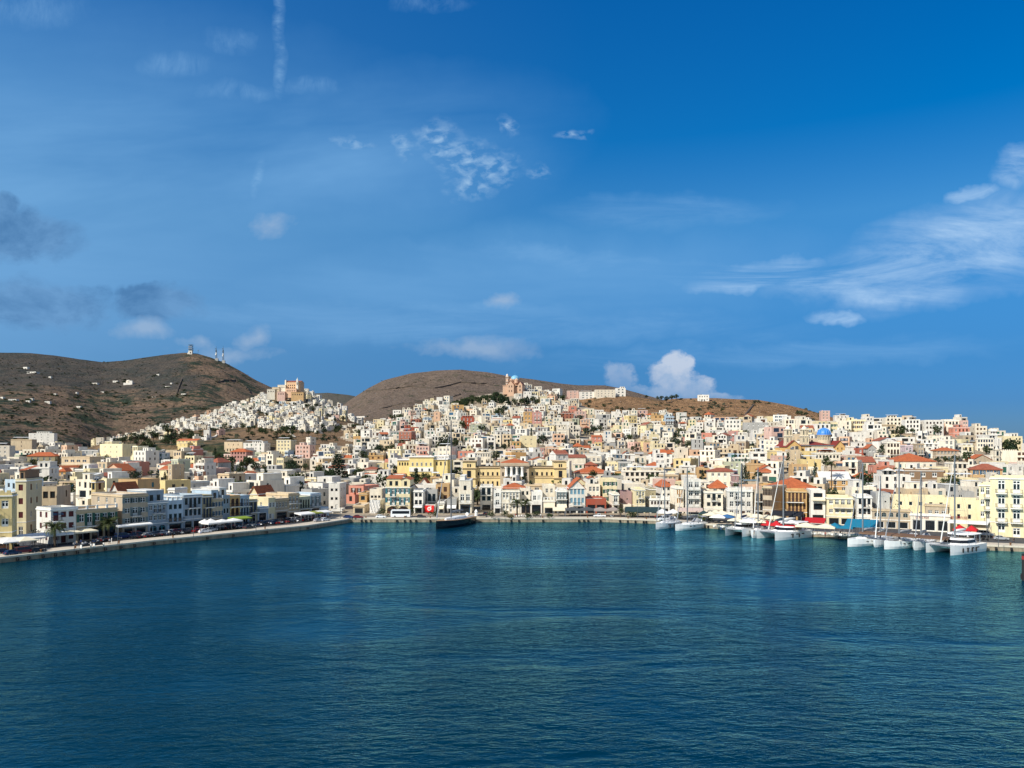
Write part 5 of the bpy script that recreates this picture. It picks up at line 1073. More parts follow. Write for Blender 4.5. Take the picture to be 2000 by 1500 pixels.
need = [s for s in single if not s.get('lab')]; rank_labels(need)
for s in single:
    if s.get('lab'): s['label'] = s['lab']
    s['group'] = 'houses of the hillside town'
for s in houses:
    if s.get('wf') and s['vis'] > 3: s['root'] = build_house(s, 'townhouse' if s['cat'] == 'townhouse' else 'apartment_block', 2)
for s in single: s['root'] = build_house(s, 'house', 2)
# the great number of small houses behind them, as one body
mslots = []; V = []; F = []; MI = []
def slot(m):
    if m not in mslots: mslots.append(m)
    return mslots.index(m)
def add(mb, mats, M4):
    n = len(V); a = np.array([(*v, 1.0) for v in mb.v]) @ np.array(M4.transposed())
    V.extend(map(tuple, a[:, :3])); F.extend(tuple(n + i for i in f) for f in mb.f); MI.extend(slot(mats[m]) for m in mb.m)
for s in mass:
    wall, rf, rmat, cor, wm = build_house(s, '', 0)
    M4 = Matrix.Translation((s['P'][0], s['P'][1], s['z'])) @ Matrix.Rotation(s['a'], 4, 'Z')
    add(wall, [wm, random.Random(s['seed']).choice([GLASS, GLASS, DARK, SH['brown'], SH['dark blue'], SH['blue'], SH['grey'], SH['green']]), TRIM], M4); add(rf, [rmat], M4)
    if cor.f: add(cor, [TRIM], M4)
    for u_ in s.get('up', []):
        ub = MB(); w, hz = s['w'], s['h'] - .55; x0, x1 = -w/2 + u_[0]*w, -w/2 + u_[1]*w; y1 = max(u_[2]+2, s['d']-.4)
        facade(ub, lambda q,y,z: (x0+q, u_[2]+y, z), x1-x0, hz, hz+u_[3], [(*o, False) for o in lay_windows(x1-x0, hz, hz+u_[3], 1, .9, 1.5, .4)], .15, 0, 0, 1)
        ub.box(x0, x1, u_[2]+.16, y1, hz, hz+u_[3]-.02, 0); add(ub, [wallmat(u_[4] or s['c']), GLASS], M4)
    for b in s.get('bal', []):
        bb = MB(); bw = min(s['w']*.8, 1.8*(b[2]-b[1]+1)); k = s['h']/s['n']*b[0]; xo = random.Random(s['seed']).uniform(-.2,.2)*s['w']
        bb.box(xo-bw/2, xo+bw/2, -1.0, -.0, k-.15, k, 0, bottom=True); bb.box(xo-bw/2, xo+bw/2, -1.0, -.92, k, k+.85, 1 if b[3] == 'i' else 0); add(bb, [TRIM, METAL], M4)
me = bpy.data.meshes.new('hillside_houses'); me.from_pydata(V, [], F)
for m in mslots: me.materials.append(m)
me.polygons.foreach_set('material_index', MI); me.update()
tag(link('hillside_houses', me), 'dense crowd of small pale houses covering the slopes behind the nearer ones', 'houses', None, 'stuff')
print("HOUSES", len(cand), len(single), len(mass), len(mass) and mass[0]["vis"])
# ---------------------------------------------------------------- landmarks
def lm_scale(k): return LPOS[k][1] / FPX                     # metres per picture row there
def rowz(y, Y): return H - (y - HY)*Y/FPX
def colx(x, Y): return (x - CX)*Y/FPX
def dome(mb, c, r, h, n=20, m=0, z0=0.0):
    mb.lathe([(r*math.cos(t), z0 + h*math.sin(t)) for t in [math.pi/2*k/8*.985 for k in range(9)]], c, n, m)
def win_row(root, x0, x1, n, z0, z1, y, style='dark', col='brown', w=.6, rz=0.0, name='window'):
    for i in range(n):
        x = x0 + (x1-x0)*(i+.5)/n
        link(name, win_mesh(style, col), root, (x, y, z0), rz, ((x1-x0)/n*w, 1, z1-z0))
def gable_block(mb, rb, x0, x1, y0, y1, z0, z1, rh, m=0, rm=0):
    mb.box(x0, x1, y0, y1, z0, z1, m, top=False); gable_roof(rb, mb, x0, x1, y0, y1, z1, rh, .4, True, rm, m)
# --- hilltop cathedral: stepped pile of ochre blocks, long gabled nave, slim tower
g = LPOS['cathedral']; Y = g[1]; k = Y/FPX
peach, ochre_ = weathered('cathedral wall', srgb(230,192,152), .25), wallmat('beige')
cx0 = colx(575, Y)
t = thing('cathedral', 'large peach cathedral with a slim bell tower crowning the conical upper village', 'cathedral', (cx0, Y, 0))
def RX(x): return (x - 575)*k
def RZ(y): return rowz(y, Y)
mb, rb = MB(), MB()
mb.box(RX(558), RX(586), 0, 22, RZ(765), RZ(746), 0, top=False); gable_roof(rb, mb, RX(558), RX(586), 0, 22, RZ(746), 2.6, .3, False, 0, 0)
link('nave', mb.mesh('nave', [peach]), t); link('roof', rb.mesh('roof', [TILE2]), t)
win_row(t, RX(562), RX(577), 4, RZ(754), RZ(751.5), -.02, 'dark', 'brown', .45); win_row(t, RX(562), RX(577), 4, RZ(758.5), RZ(756), -.02, 'dark', 'brown', .45)
mb = MB(); mb.box(RX(579.5), RX(583), -2.5, 0, RZ(762), RZ(742.5), 0); mb.box(RX(579), RX(583.5), -2.9, 0, RZ(748), RZ(747.4), 0); mb.lathe([(1.6,0),(1.4,.8),(.5,1.8),(.08,4.2)], (RX(581.2), -1.2, RZ(742.5)), 8)
link('bell_tower', mb.mesh('bell_tower', [wallmat('white')]), t); win_row(t, RX(580), RX(582.6), 1, RZ(752), RZ(746), -2.53, 'dark', 'brown', .55)
mb = MB(); mb.box(RX(556.5), RX(559), -.6, 10, RZ(764), RZ(742.5), 0); mb.tube((RX(557.5),2,RZ(742.5)),(RX(557.5),2,RZ(740)),.2,.05); link('gable_pier', mb.mesh('gable_pier', [wallmat('cream')]), t)
blocks = [('terrace_block', 544,559,-4,14,RZ(772),RZ(752.5),'cream',5),('terrace_block',534,548,-6,10,RZ(778),RZ(757),'beige',4),('lower_block',560,581,-6,3,RZ(772),RZ(759.5),'peach',5),('lower_block',572,596,-9,2,RZ(780),RZ(767),'tan',5),('lower_block',525,540,-8,6,RZ(776),RZ(761),'off-white',4),('lower_block',545,560,-9,0,RZ(779),RZ(766),'pink',4)]
for nm, a, b, y0, y1, z0, z1, c, nw in blocks:
    mb = MB(); mb.box(RX(a), RX(b), y0, y1, z0-4, z1, 0); mb.box(RX(a)-.3, RX(b)+.3, y0-.3, y1, z1, z1+.35, 0); link(nm, mb.mesh(nm, [wallmat(c)]), t)
    win_row(t, RX(a)+1, RX(b)-1, nw, z1-4.2, z1-2.2, y0-.02, 'dark', 'brown', .4)
# --- pink cross-in-square church on the middle hill
g = LPOS['anastasi']; Y = g[1]; k = Y/FPX; cx0 = colx(1002, Y)
def RX(x): return (x - 1002)*k
def RZ(y): return rowz(y, Y)
pk = weathered('pink church wall', srgb(212,176,148), .25)
t = thing('church', 'pink-beige domed church with a tall banded bell tower on the middle hilltop', 'church', (cx0, Y, 0), R(-12))
mb, rb = MB(), MB()
gable_block(mb, rb, RX(991.5), RX(1004.5), -3, 16, RZ(776), RZ(751), 4.2)           # street front
gable_block(mb, rb, RX(1012), RX(1020.5), -1, 15, RZ(776), RZ(751), 3.2)
mb.box(RX(981.5), RX(991.5), 0, 14, RZ(770), RZ(753), 0); mb.box(RX(1004.5), RX(1012), 1, 14, RZ(776), RZ(752), 0); mb.box(RX(980.8), RX(1021), -.4, 14.4, RZ(753.3), RZ(752.4), 0)
link('wall', mb.mesh('wall', [pk]), t); link('roof', rb.mesh('roof', [TILE2]), t)
mb = MB(); mb.lathe([(4.9,0),(4.9,5.6),(5.3,5.7),(5.3,6.2)], (RX(1002.5), 8, RZ(751)), 8); mb.lathe([(2,0),(2,3.4),(2.3,3.6),(.2,5.6)], (RX(997.5), 3, RZ(748)), 8); mb.lathe([(2,0),(2,3.4),(2.3,3.6),(.2,5.6)], (RX(1007.5), 4, RZ(748)), 8)
link('drum', mb.mesh('drum', [pk]), t)
mb = MB(); dome(mb, (RX(1003), 8, RZ(751)+6.2), 5.1, 4.6, 16); mb.tube((RX(1003),8,RZ(751)+10.7),(RX(1003),8,RZ(751)+13),.12,.12,4)
link('dome', mb.mesh('dome', [plain('pale blue dome', srgb(120,176,206), .5)], True), t)
mb = MB(); x = RX(989.5); w = 1.25
mb.box(x-w, x+w, 1, 1+2*w, RZ(756), RZ(733.5), 0)
for yy in (749, 744.5, 740, 735.5): mb.box(x-w-.22, x+w+.22, .78, 1.22+2*w, RZ(yy), RZ(yy)+.45, 1, bottom=True)
mb.lathe([(1.3,0),(1.25,.9),(.8,1.7),(.1,2.2)], (x, 1+w, RZ(733.5)), 10, 1)
link('bell_tower', mb.mesh('bell_tower', [pk, wallmat('white')]), t)
win_row(t, x-w, x+w, 1, RZ(748), RZ(745.5), .98, 'dark', 'brown', .5); win_row(t, x-w, x+w, 1, RZ(739.5), RZ(736.5), .98, 'dark', 'brown', .5)
win_row(t, RX(993), RX(1003), 2, RZ(757), RZ(753), -3.02, 'dark', 'brown', .3); win_row(t, RX(993), RX(1003), 2, RZ(766), RZ(762), -3.02, 'dark', 'brown', .3); win_row(t, RX(1013), RX(1019.5), 1, RZ(757), RZ(753), -1.02, 'dark', 'brown', .35); win_row(t, RX(1013), RX(1019.5), 1, RZ(764), RZ(760.5), -1.02, 'dark', 'brown', .35); win_row(t, RX(1005), RX(1011.5), 1, RZ(757), RZ(753), .98, 'dark', 'brown', .35)
# --- church with the blue dome and two bell towers
g = LPOS['nicholas']; Y = g[1]; k = Y/FPX; cx0 = colx(1580, Y)
def RX(x): return (x - 1580)*k
def RZ(y): return rowz(y, Y)
oc, st_ = weathered('ochre church wall', srgb(222,182,118), .3), weathered('church stone', srgb(222,208,178), .3)
t = thing('church', 'large ochre church with a ribbed blue dome, twin bell towers and red roofs', 'church', (cx0, Y, 0), 0)
mb, rb, cb = MB(), MB(), MB()
mb.box(RX(1563), RX(1632), 0, 18, RZ(908), RZ(871), 0); gable_block(mb, rb, RX(1535), RX(1563), -1.5, 18, RZ(912), RZ(872), 3.4); gable_block(mb, rb, RX(1628), RX(1648), -1.5, 18, RZ(908), RZ(872), 3.2)
hip_roof(rb, RX(1565), RX(1628), 1, 17, RZ(869.5), 2.2, .1)
link('wall', mb.mesh('wall', [oc]), t); link('roof', rb.mesh('roof', [plain('dark red roof', srgb(122,42,34), .8)]), t)
cb.box(RX(1562), RX(1629), -.6, 18.4, RZ(871), RZ(869.4), 0, bottom=True); link('cornice', cb.mesh('cornice', [weathered('blue-grey cornice', srgb(96,112,120), .2)]), t)
cb = MB(); cb.box(RX(1584.5), RX(1630), -.35, 0, RZ(893), RZ(872), 0)
link('front', cb.mesh('front', [st_]), t)
win_row(t, RX(1586), RX(1616), 4, RZ(884), RZ(877), -.37, 'dark', 'grey', .42); win_row(t, RX(1564), RX(1582), 2, RZ(883), RZ(876), -.02, 'dark', 'brown', .25); win_row(t, RX(1630), RX(1646), 2, RZ(878), RZ(874), -1.52, 'dark', 'brown', .2)
mb = MB(); c = (RX(1622), 9, RZ(861))
mb.lathe([(k*13.5,-3),(k*13.5,.4),(k*11.2,.5),(k*11.2,k*10.5),(k*13.2,k*10.6),(k*13.4,k*12)], c, 24)
for i in range(16):
    a = 2*math.pi*(i+.5)/16; mb.tube((c[0]+k*11.9*math.cos(a), c[1]+k*11.9*math.sin(a), c[2]), (c[0]+k*11.9*math.cos(a), c[1]+k*11.9*math.sin(a), c[2]+k*10.6), k*.8, n=6, cap=False)
link('drum', mb.mesh('drum', [st_]), t)
for i in range(8):
    a = -math.pi/2 + 2*math.pi*(i-3.5)/16
    link('window', win_mesh('dark', 'grey'), t, (c[0]+k*11.3*math.cos(a), c[1]+k*11.3*math.sin(a), c[2]+k*2), a+math.pi/2, (k*2.6, 1, k*6.5))
mb = MB(); dome(mb, (c[0], c[1], c[2]+k*12), k*13.4, k*14.2, 32); link('dome', mb.mesh('dome', [plain('blue dome paint', srgb(44,122,206), .45)], True), t)
mb = MB()
for i in range(16):
    a = 2*math.pi*i/16; P = [(c[0]+k*13.55*math.cos(e)*math.cos(a), c[1]+k*13.55*math.cos(e)*math.sin(a), c[2]+k*12+k*14.3*math.sin(e)) for e in [math.pi/2*q/7 for q in range(7)]]
    for p, q in zip(P, P[1:]): mb.tube(p, q, k*.28, n=4, cap=False)
mb.tube((c[0],c[1],c[2]+k*26),(c[0],c[1],c[2]+k*29),k*.5,k*.3); mb.box(c[0]-k*.9,c[0]+k*.9,c[1]-.06,c[1]+.06,c[2]+k*30,c[2]+k*30.6,0); mb.box(c[0]-k*.2,c[0]+k*.2,c[1]-.06,c[1]+.06,c[2]+k*29,c[2]+k*32,0)
link('dome_rib', mb.mesh('dome_rib', [plain('dome ribs', srgb(150,190,226), .5)]), t)
for xc, top in ((1543, 829), (1576, 826)):
    mb = MB(); w = k*7; y0 = 1.0 if xc < 1560 else 2.0; x = RX(xc); z0 = RZ(866)
    mb.box(x-w, x+w, y0, y0+2*w, RZ(874), z0, 0)
    for zz, hh, s in ((z0, k*13.5, .92), (z0+k*15, k*11.5, .84)):
        mb.box(x-w*s, x+w*s, y0+w*(1-s), y0+w*(1+s), zz, zz+hh, 0); mb.box(x-w*s-.4, x+w*s+.4, y0+w*(1-s)-.4, y0+w*(1+s)+.4, zz+hh, zz+hh+k*1.5, 1, bottom=True)
        for q in (-1, -.33, .33, 1): mb.tube((x+q*w*s*.93, y0+w*(1-s)-.12, zz), (x+q*w*s*.93, y0+w*(1-s)-.12, zz+hh), k*.55, n=6, cap=False)
    zt = z0 + k*28; mb.lathe([(w*.8,0),(w*.8,k*1.2),(w*.72,k*2.2),(w*.4,k*4.6),(.15,k*6.6),(.1,k*9)], (x, y0+w, zt), 12, 1)
    b = link('bell_tower', mb.mesh('bell_tower', [st_, wallmat('cream')]), t)
    for zz in (z0+k*2.5, z0+k*17): win_row(b, x-w*.8, x+w*.8, 2, zz, zz+k*8, y0+w*.08-.02 if zz < z0+k*10 else y0+w*.16-.02, 'dark', 'grey', .42)
# --- parish house in front of it
# --- town hall with towers, columned portico and pediment
g = LPOS['townhall']; Y = g[1] + 4; k = Y/FPX; cx0 = colx(1005, Y)
def RX(x): return (x - 1005)*k
def RZ(y): return rowz(y, Y)
ye = weathered('town hall plaster', srgb(230,208,154), .25)
t = thing('town_hall', 'long cream-yellow town hall with white columned portico, pediment and two square corner towers', 'town hall', (cx0, Y, 0))
mb, rb, cb = MB(), MB(), MB(); zb = RZ(960) - 3
for a, b in ((928, 977), (1033, 1085)): mb.box(RX(a), RX(b), 0, 14, zb, RZ(911.5), 0); cb.box(RX(a), RX(b), -.5, 14, RZ(913.5), RZ(911.5), 0, bottom=True); cb.box(RX(a), RX(b), -.25, 0, RZ(933.4), RZ(932), 0); cb.box(RX(a), RX(b), -.25, 0, RZ(929.4), RZ(928.8), 0)
for a, b in ((904, 929), (1082, 1106)):
    mb.box(RX(a), RX(b), -1.6, 14, zb, RZ(902), 0)
    for yy in (901, 914.5, 934): cb.box(RX(a)-.5, RX(b)+.5, -2.1, 14.3, RZ(yy), RZ(yy-1.4), 0, bottom=True)
mb.box(RX(977), RX(1033), -2.2, 16, zb, RZ(904), 1)
link('wall', mb.mesh('wall', [ye, wallmat('stone')]), t); link('cornice', cb.mesh('cornice', [TRIMC]), t)
hip_roof(rb, RX(978), RX(1032), -1.4, 15, RZ(904), k*8.5, .2); link('roof', rb.mesh('roof', [TILE]), t)
mb = MB(); mb.box(RX(976), RX(1034), -3.0, -2.2, RZ(910.5), RZ(907), 0, bottom=True)
mb.poly([(RX(985),-3.1,RZ(910)),(RX(1026),-3.1,RZ(910)),(RX(1005.5),-3.1,RZ(904))]); mb.poly([(RX(985),-3.1,RZ(910)),(RX(1005.5),-3.1,RZ(904)),(RX(1005.5),-.6,RZ(904)),(RX(985),-.6,RZ(910))]); mb.poly([(RX(1026),-3.1,RZ(910)),(RX(1026),-.6,RZ(910)),(RX(1005.5),-.6,RZ(904)),(RX(1005.5),-3.1,RZ(904))])
mb.poly([(RX(985),-3.1,RZ(910.6)),(RX(985),-.6,RZ(910.6)),(RX(1026),-.6,RZ(910.6)),(RX(1026),-3.1,RZ(910.6))])
link('pediment', mb.mesh('pediment', [wallmat('stone')]), t)
for x in (989, 999.3, 1009.6, 1020):
    mb = MB(); mb.lathe([(.75,0),(.75,.3),(.55,.5),(.5,RZ(911.5)-RZ(930)-.6),(.75,RZ(911.5)-RZ(930)-.2),(.8,RZ(911.5)-RZ(930))], (RX(x), -2.8, RZ(930)), 10); link('column', mb.mesh('column', [TRIM], True), t)
win_row(t, RX(990.5), RX(1018.5), 3, RZ(930), RZ(913), -2.22, 'french', 'grey', .72)
win_row(t, RX(930), RX(976), 5, RZ(929), RZ(922), -.02, 'dark', 'brown', .34); win_row(t, RX(930), RX(976), 5, RZ(950), RZ(940), -.02, 'dark', 'brown', .34); win_row(t, RX(1035), RX(1082), 5, RZ(929), RZ(922), -.02, 'dark', 'brown', .34); win_row(t, RX(979), RX(986), 1, RZ(929), RZ(922), -2.22, 'dark', 'brown', .42); win_row(t, RX(1024), RX(1031), 1, RZ(929), RZ(922), -2.22, 'dark', 'brown', .42)
for a, b in ((904, 929), (1082, 1106)): win_row(t, RX(a+8), RX(b-8), 2, RZ(912), RZ(906), -1.62, 'dark', 'brown', .62); win_row(t, RX(a+7), RX(b-7), 1, RZ(932), RZ(919), -1.62, 'dark', 'brown', .7)
# --- long yellow school with the taller white-corniced middle
g = LPOS['school']; Y = g[1]; k = Y/FPX; cx0 = colx(828, Y)
def RX(x): return (x - 828)*k
def RZ(y): return rowz(y, Y)
t = thing('school', 'long yellow public building with a taller middle section and white cornice', 'school', (cx0, Y, 0))
ys = weathered('school yellow', srgb(232,212,146), .22)
mb, cb = MB(), MB(); zb = RZ(934) - 3
for a, b, tp, y0 in ((776, 800, 899, 0), (800, 847, 893, -1.2), (847, 874, 898, 0)): mb.box(RX(a), RX(b), y0, 14, zb, RZ(tp), 0); cb.box(RX(a)-.3, RX(b)+.3, y0-.5, 14, RZ(tp), RZ(tp-2), 0, bottom=True)
mb.box(RX(874), RX(881), 2, 14, zb, RZ(899), 0); cb.box(RX(800), RX(847), -1.5, -1.2, RZ(921), RZ(912.5), 0)
link('wall', mb.mesh('wall', [ys]), t); link('cornice', cb.mesh('cornice', [TRIM]), t)
win_row(t, RX(802), RX(846), 5, RZ(910), RZ(903), -1.22, 'casement', 'white', .36); win_row(t, RX(778), RX(799), 4, RZ(909), RZ(903), -.02, 'dark', 'brown', .5); win_row(t, RX(849), RX(873), 3, RZ(909), RZ(902), -.02, 'dark', 'brown', .36); win_row(t, RX(804), RX(846), 3, RZ(920), RZ(915), -1.52, 'dark', 'brown', .2)
# --- yellow church front with bell tower at the eastern end
g = LPOS['bell']; Y = g[1]; k = Y/FPX; cx0 = colx(1962, Y)
def RX(x): return (x - 1962)*k
def RZ(y): return rowz(y, Y)
t = thing('chapel', 'cream chapel with battlemented wall and an open bell tower at the eastern end of town', 'church', (cx0, Y, 0), R(-12))
mb = MB(); mb.box(RX(1952), RX(1986), 1, 12, RZ(914), RZ(880), 0)
for i in range(9): mb.box(RX(1953+i*3.7), RX(1955+i*3.7), 1, 1.5, RZ(880), RZ(878), 0)
link('wall', mb.mesh('wall', [wallmat('cream')]), t)
mb = MB(); x = RX(1949); w = k*4.2
mb.box(x-w, x+w, -.5, -.5+2*w, RZ(916), RZ(878), 0)
for yy in (906, 892, 879): mb.box(x-w-.3, x+w+.3, -.8, 2*w-.2, RZ(yy), RZ(yy-1.2), 0, bottom=True)
mb.lathe([(w*.9,0),(w*.7,k*2),(w*.3,k*5),(.1,k*8)], (x, w-.5, RZ(878)), 10); link('bell_tower', mb.mesh('bell_tower', [wallmat('off-white')]), t)
win_row(t, x-w, x+w, 1, RZ(904), RZ(895), -.52, 'dark', 'grey', .45); win_row(t, x-w, x+w, 1, RZ(890), RZ(881), -.52, 'dark', 'grey', .45)
# --- aerials and station on the far summit
YS = 2480.0
def far_pt(x, y): return (colx(x, YS), YS, rowz(y, YS))
def lattice(mb, c, h, w, n):
    for i in range(n):
        z0, z1 = h*i/n, h*(i+1)/n; a, b = w*(1-.6*i/n), w*(1-.6*(i+1)/n)
        for s, q in ((-1,-1),(1,-1),(1,1),(-1,1)):
            mb.tube((c[0]+s*a,c[1]+q*a,c[2]+z0),(c[0]+s*b,c[1]+q*b,c[2]+z1),.35,n=4,cap=False); s2, q2 = (q, -s)
            mb.tube((c[0]+s*a,c[1]+q*a,c[2]+z0),(c[0]+s2*b*-1,c[1]+q2*b*-1,c[2]+z1),.22,n=4,cap=False)
for x, y0, y1, lab in ((422.5, 702, 676, 'lattice aerial mast with white drums on the bare summit, the shorter of two'), (436, 706, 675, 'lattice aerial mast with white drums at the summit edge, the taller of two')):
    p = far_pt(x, y0); h = (y0-y1)*YS/FPX; t = thing('radio_mast', lab, 'radio mast', p, 0, 'aerials on the far summit')
    mb = MB(); lattice(mb, (0,0,-3), h*.8, 2.2, 8); mb.tube((0,0,h*.75),(0,0,h),.5,.25,5); link('lattice', mb.mesh('lattice', [plain('mast grey', srgb(78,88,94), .6)]), t)
    for i, z in enumerate((.36, .46, .62, .70, .8)):
        mb = MB(); mb.tube((-1.2 + (i%2), -2.6, h*z), (-1.2 + (i%2), -1.6, h*z), 2.0 if i < 2 else 1.3, n=12); link('drum_antenna', mb.mesh('drum_antenna', [TRIM if i < 2 else plain('mast grey', srgb(78,88,94), .6)]), t)
    mb = MB(); mb.box(-3, 6, -3, 3, -6, 3.2, 0); link('hut', mb.mesh('hut', [wallmat('grey')]), t)
p = far_pt(373, 689.5); t = thing('relay_station', 'white relay station with a dark dish tower on the far summit', 'relay station', p)
mb = MB(); mb.box(-6, 5, -4, 4, -6, 9, 0); mb.poly([(-12,-3,-4),(-6,-3,-4),(-6,-3,7)]); link('building', mb.mesh('building', [wallmat('white')]), t); link('door', win_mesh('dark', 'brown'), t, (0, -4.05, -2), 0, (3, 1, 5))
mb = MB(); lattice(mb, (0,0,9), 18, 5.5, 4)
for i in range(4): mb.box(-6.2, 6.2, -6.2, 6.2, 10+i*5.2, 10.8+i*5.2, 0, bottom=True)
link('tower_frame', mb.mesh('tower_frame', [plain('mast grey', srgb(78,88,94), .6)]), t)
for i in range(6): mb = MB(); mb.tube((-4+i%3*4, -7.2, 14+i//3*6), (-4+i%3*4, -6, 14+i//3*6), 2.0, n=10); link('dish', mb.mesh('dish', [METAL]), t)
p = far_pt(387, 692); t = thing('pole_aerial', 'thin cross-armed aerial pole beside the relay station', 'aerial'  , p); mb = MB(); mb.tube((0,0,-4),(0,0,15),.45,.3,5); mb.box(-2.2,2.2,-.2,.2,11,12,0); link('pole', mb.mesh('pole', [plain('mast grey', srgb(78,88,94), .6)]), t); mb = MB(); mb.box(-1,1,-.5,.5,13,15,0); link('panel', mb.mesh('panel', [METAL]), t)
# --- scattered houses and a white chapel on the far farmed hill
FARH = []
def far_house(x, yb, wpx, hpx, lab, c='white', Yd=None):
    g = ground_at(x, yb)
    if g is None: return
    k = g[1]/FPX; hpx *= .7; wpx *= .8; FARH.append((g[0], g[1], g[2], x, yb))
    sp = dict(P=(g[0], g[1]), a=rr.uniform(-.4,.1), w=max(4, wpx*k), d=max(5, wpx*k*.5), z=g[2]-.5, n=max(1, int(hpx*k/3.6)), c=c, h=max(3.5, hpx*k), seed=rr.randrange(9999), cat='house', low=4, bays=max(1,int(wpx*k/5)), st='dark', sh='brown', label=lab, group='scattered houses on the farmed hill')
    build_house(sp, 'farmhouse', 2)
for x, yb, w, h, lab in [(49,721,13,6,'upper white villa on the farmed hill'),(61,729,26,4,'long low white house beneath the upper hill villa'),(97,738,6,3,'tiny white hut on the slope below the long white house'),(184,751,16,4,'slanting white wall house on the farmed hill path'),(225,747,12,5,'pinkish farmhouse beside the white hill chapel'),(308,735,7,3,'lone white hut on the ochre field under the summit'),(334,750,5,3,'small white shed right of the ochre field'),(327,757,14,2.5,'low white wall building below the field shed'),(199,768,9,3,'small white cottage in the middle of the farmed slope'),(107,772,6,5,'little cream cottage among dark bushes'),(149,769,4,5,'narrow white dovecote on the farmed slope'),(358,772,12,4,'cream farmhouse near the edge of the upper village slope'),(300,778,8,4,'pale cottage by a dark tree below the summit'),(24,784,20,5,'long white farmhouse at the low edge of the farmed hill'),(3,780,9,5,'white house cut by the frame edge on the farmed hill'),(54,786,9,4,'small white barn east of the long farmhouse'),(61,783,7,4,'second small white barn touching the first'),(92,787,13,5,'bright white cube house on the brown lower slope'),(153,797,11,6,'white cube house with trees on the brown slope'),(604,771,10,4,'white house behind the cathedral'),(650,800,16,4,'low white house on the dark slope right of the village'),(665,806,8,6,'grey white house on the dark slope'),(682,812,7,6,'white house at the foot of the broad bare hill'),(704,818,22,8,'white terraced house group under the broad bare hill')]: far_house(x, yb, w, h, lab)
g = ground_at(250, 752); k = g[1]/FPX
t = thing('chapel', 'small white domed chapel among dark trees on the farmed hill', 'chapel', (g[0], g[1], g[2]-1))
mb = MB(); mb.box(-9*k, 9*k, 0, 12, -3, 5*k, 0); mb.box(3*k, 9*k, -2, 4, -3, 9*k, 0); link('wall', mb.mesh('wall', [wallmat('white')]), t)
mb = MB(); mb.lathe([(4.4*k,0),(4.4*k,2.4*k)], (-1*k, 6, 5*k), 16); dome(mb, (-1*k, 6, 7.4*k), 4.6*k, 3.6*k, 16); link('dome', mb.mesh('dome', [wallmat('off-white')], True), t)
# ---------------------------------------------------------------- trees: trunk, limbs and a crown of many leaf clumps
def leaf_mat(name, a, b):
    if name in MATS: return MATS[name]
    m = bpy.data.materials.new(name); nt_, N_, L_, p = nodes_of(m)
    g = N_.new('ShaderNodeNewGeometry'); n = N_.new('ShaderNodeTexNoise'); n.inputs['Scale'].default_value = .9; n.inputs['Detail'].default_value = 4; L_.new(g.outputs['Position'], n.inputs['Vector'])
    r = N_.new('ShaderNodeValToRGB'); r.color_ramp.elements[0].position = .35; r.color_ramp.elements[1].position = .68; r.color_ramp.elements[0].color = (*a, 1); r.color_ramp.elements[1].color = (*b, 1); L_.new(n.outputs['Fac'], r.inputs[0])
    L_.new(r.outputs[0], p.inputs['Base Color']); p.inputs['Roughness'].default_value = .8; p.inputs['Specular IOR Level'].default_value = .2
    MATS[name] = m; return m
LEAF = leaf_mat('olive leaves', (.020,.036,.014), (.062,.082,.030)); PINE = leaf_mat('pine needles', (.012,.028,.016), (.036,.058,.026)); PALM = leaf_mat('palm fronds', (.03,.05,.015), (.10,.115,.04)); BRIGHT = leaf_mat('bright leaves', (.05,.08,.015), (.12,.15,.03)); DRY = leaf_mat('dry fronds', (.10,.08,.03), (.2,.16,.07))
BARK = weathered('bark', (.09,.065,.045), .5, 2)
def leaves(mb, r, c, rad, n, s, flat=1.0):
    """n small leaf-clump faces spread through an uneven ball"""
    for _ in range(n):
        v = Vector((r.gauss(0,1), r.gauss(0,1), r.gauss(0,1))).normalized() * (rad * r.uniform(.35,1)**.6)
        p = Vector(c) + Vector((v.x, v.y, v.z*flat)); a = Vector((r.gauss(0,1), r.gauss(0,1), r.gauss(0,1))).normalized(); b = a.orthogonal().normalized(); q = a.cross(b); e = s*r.uniform(.6,1.4)
        mb.poly([tuple(p + b*e), tuple(p + q*e*.7), tuple(p - b*e), tuple(p - q*e*.7)])
TREEM = {}
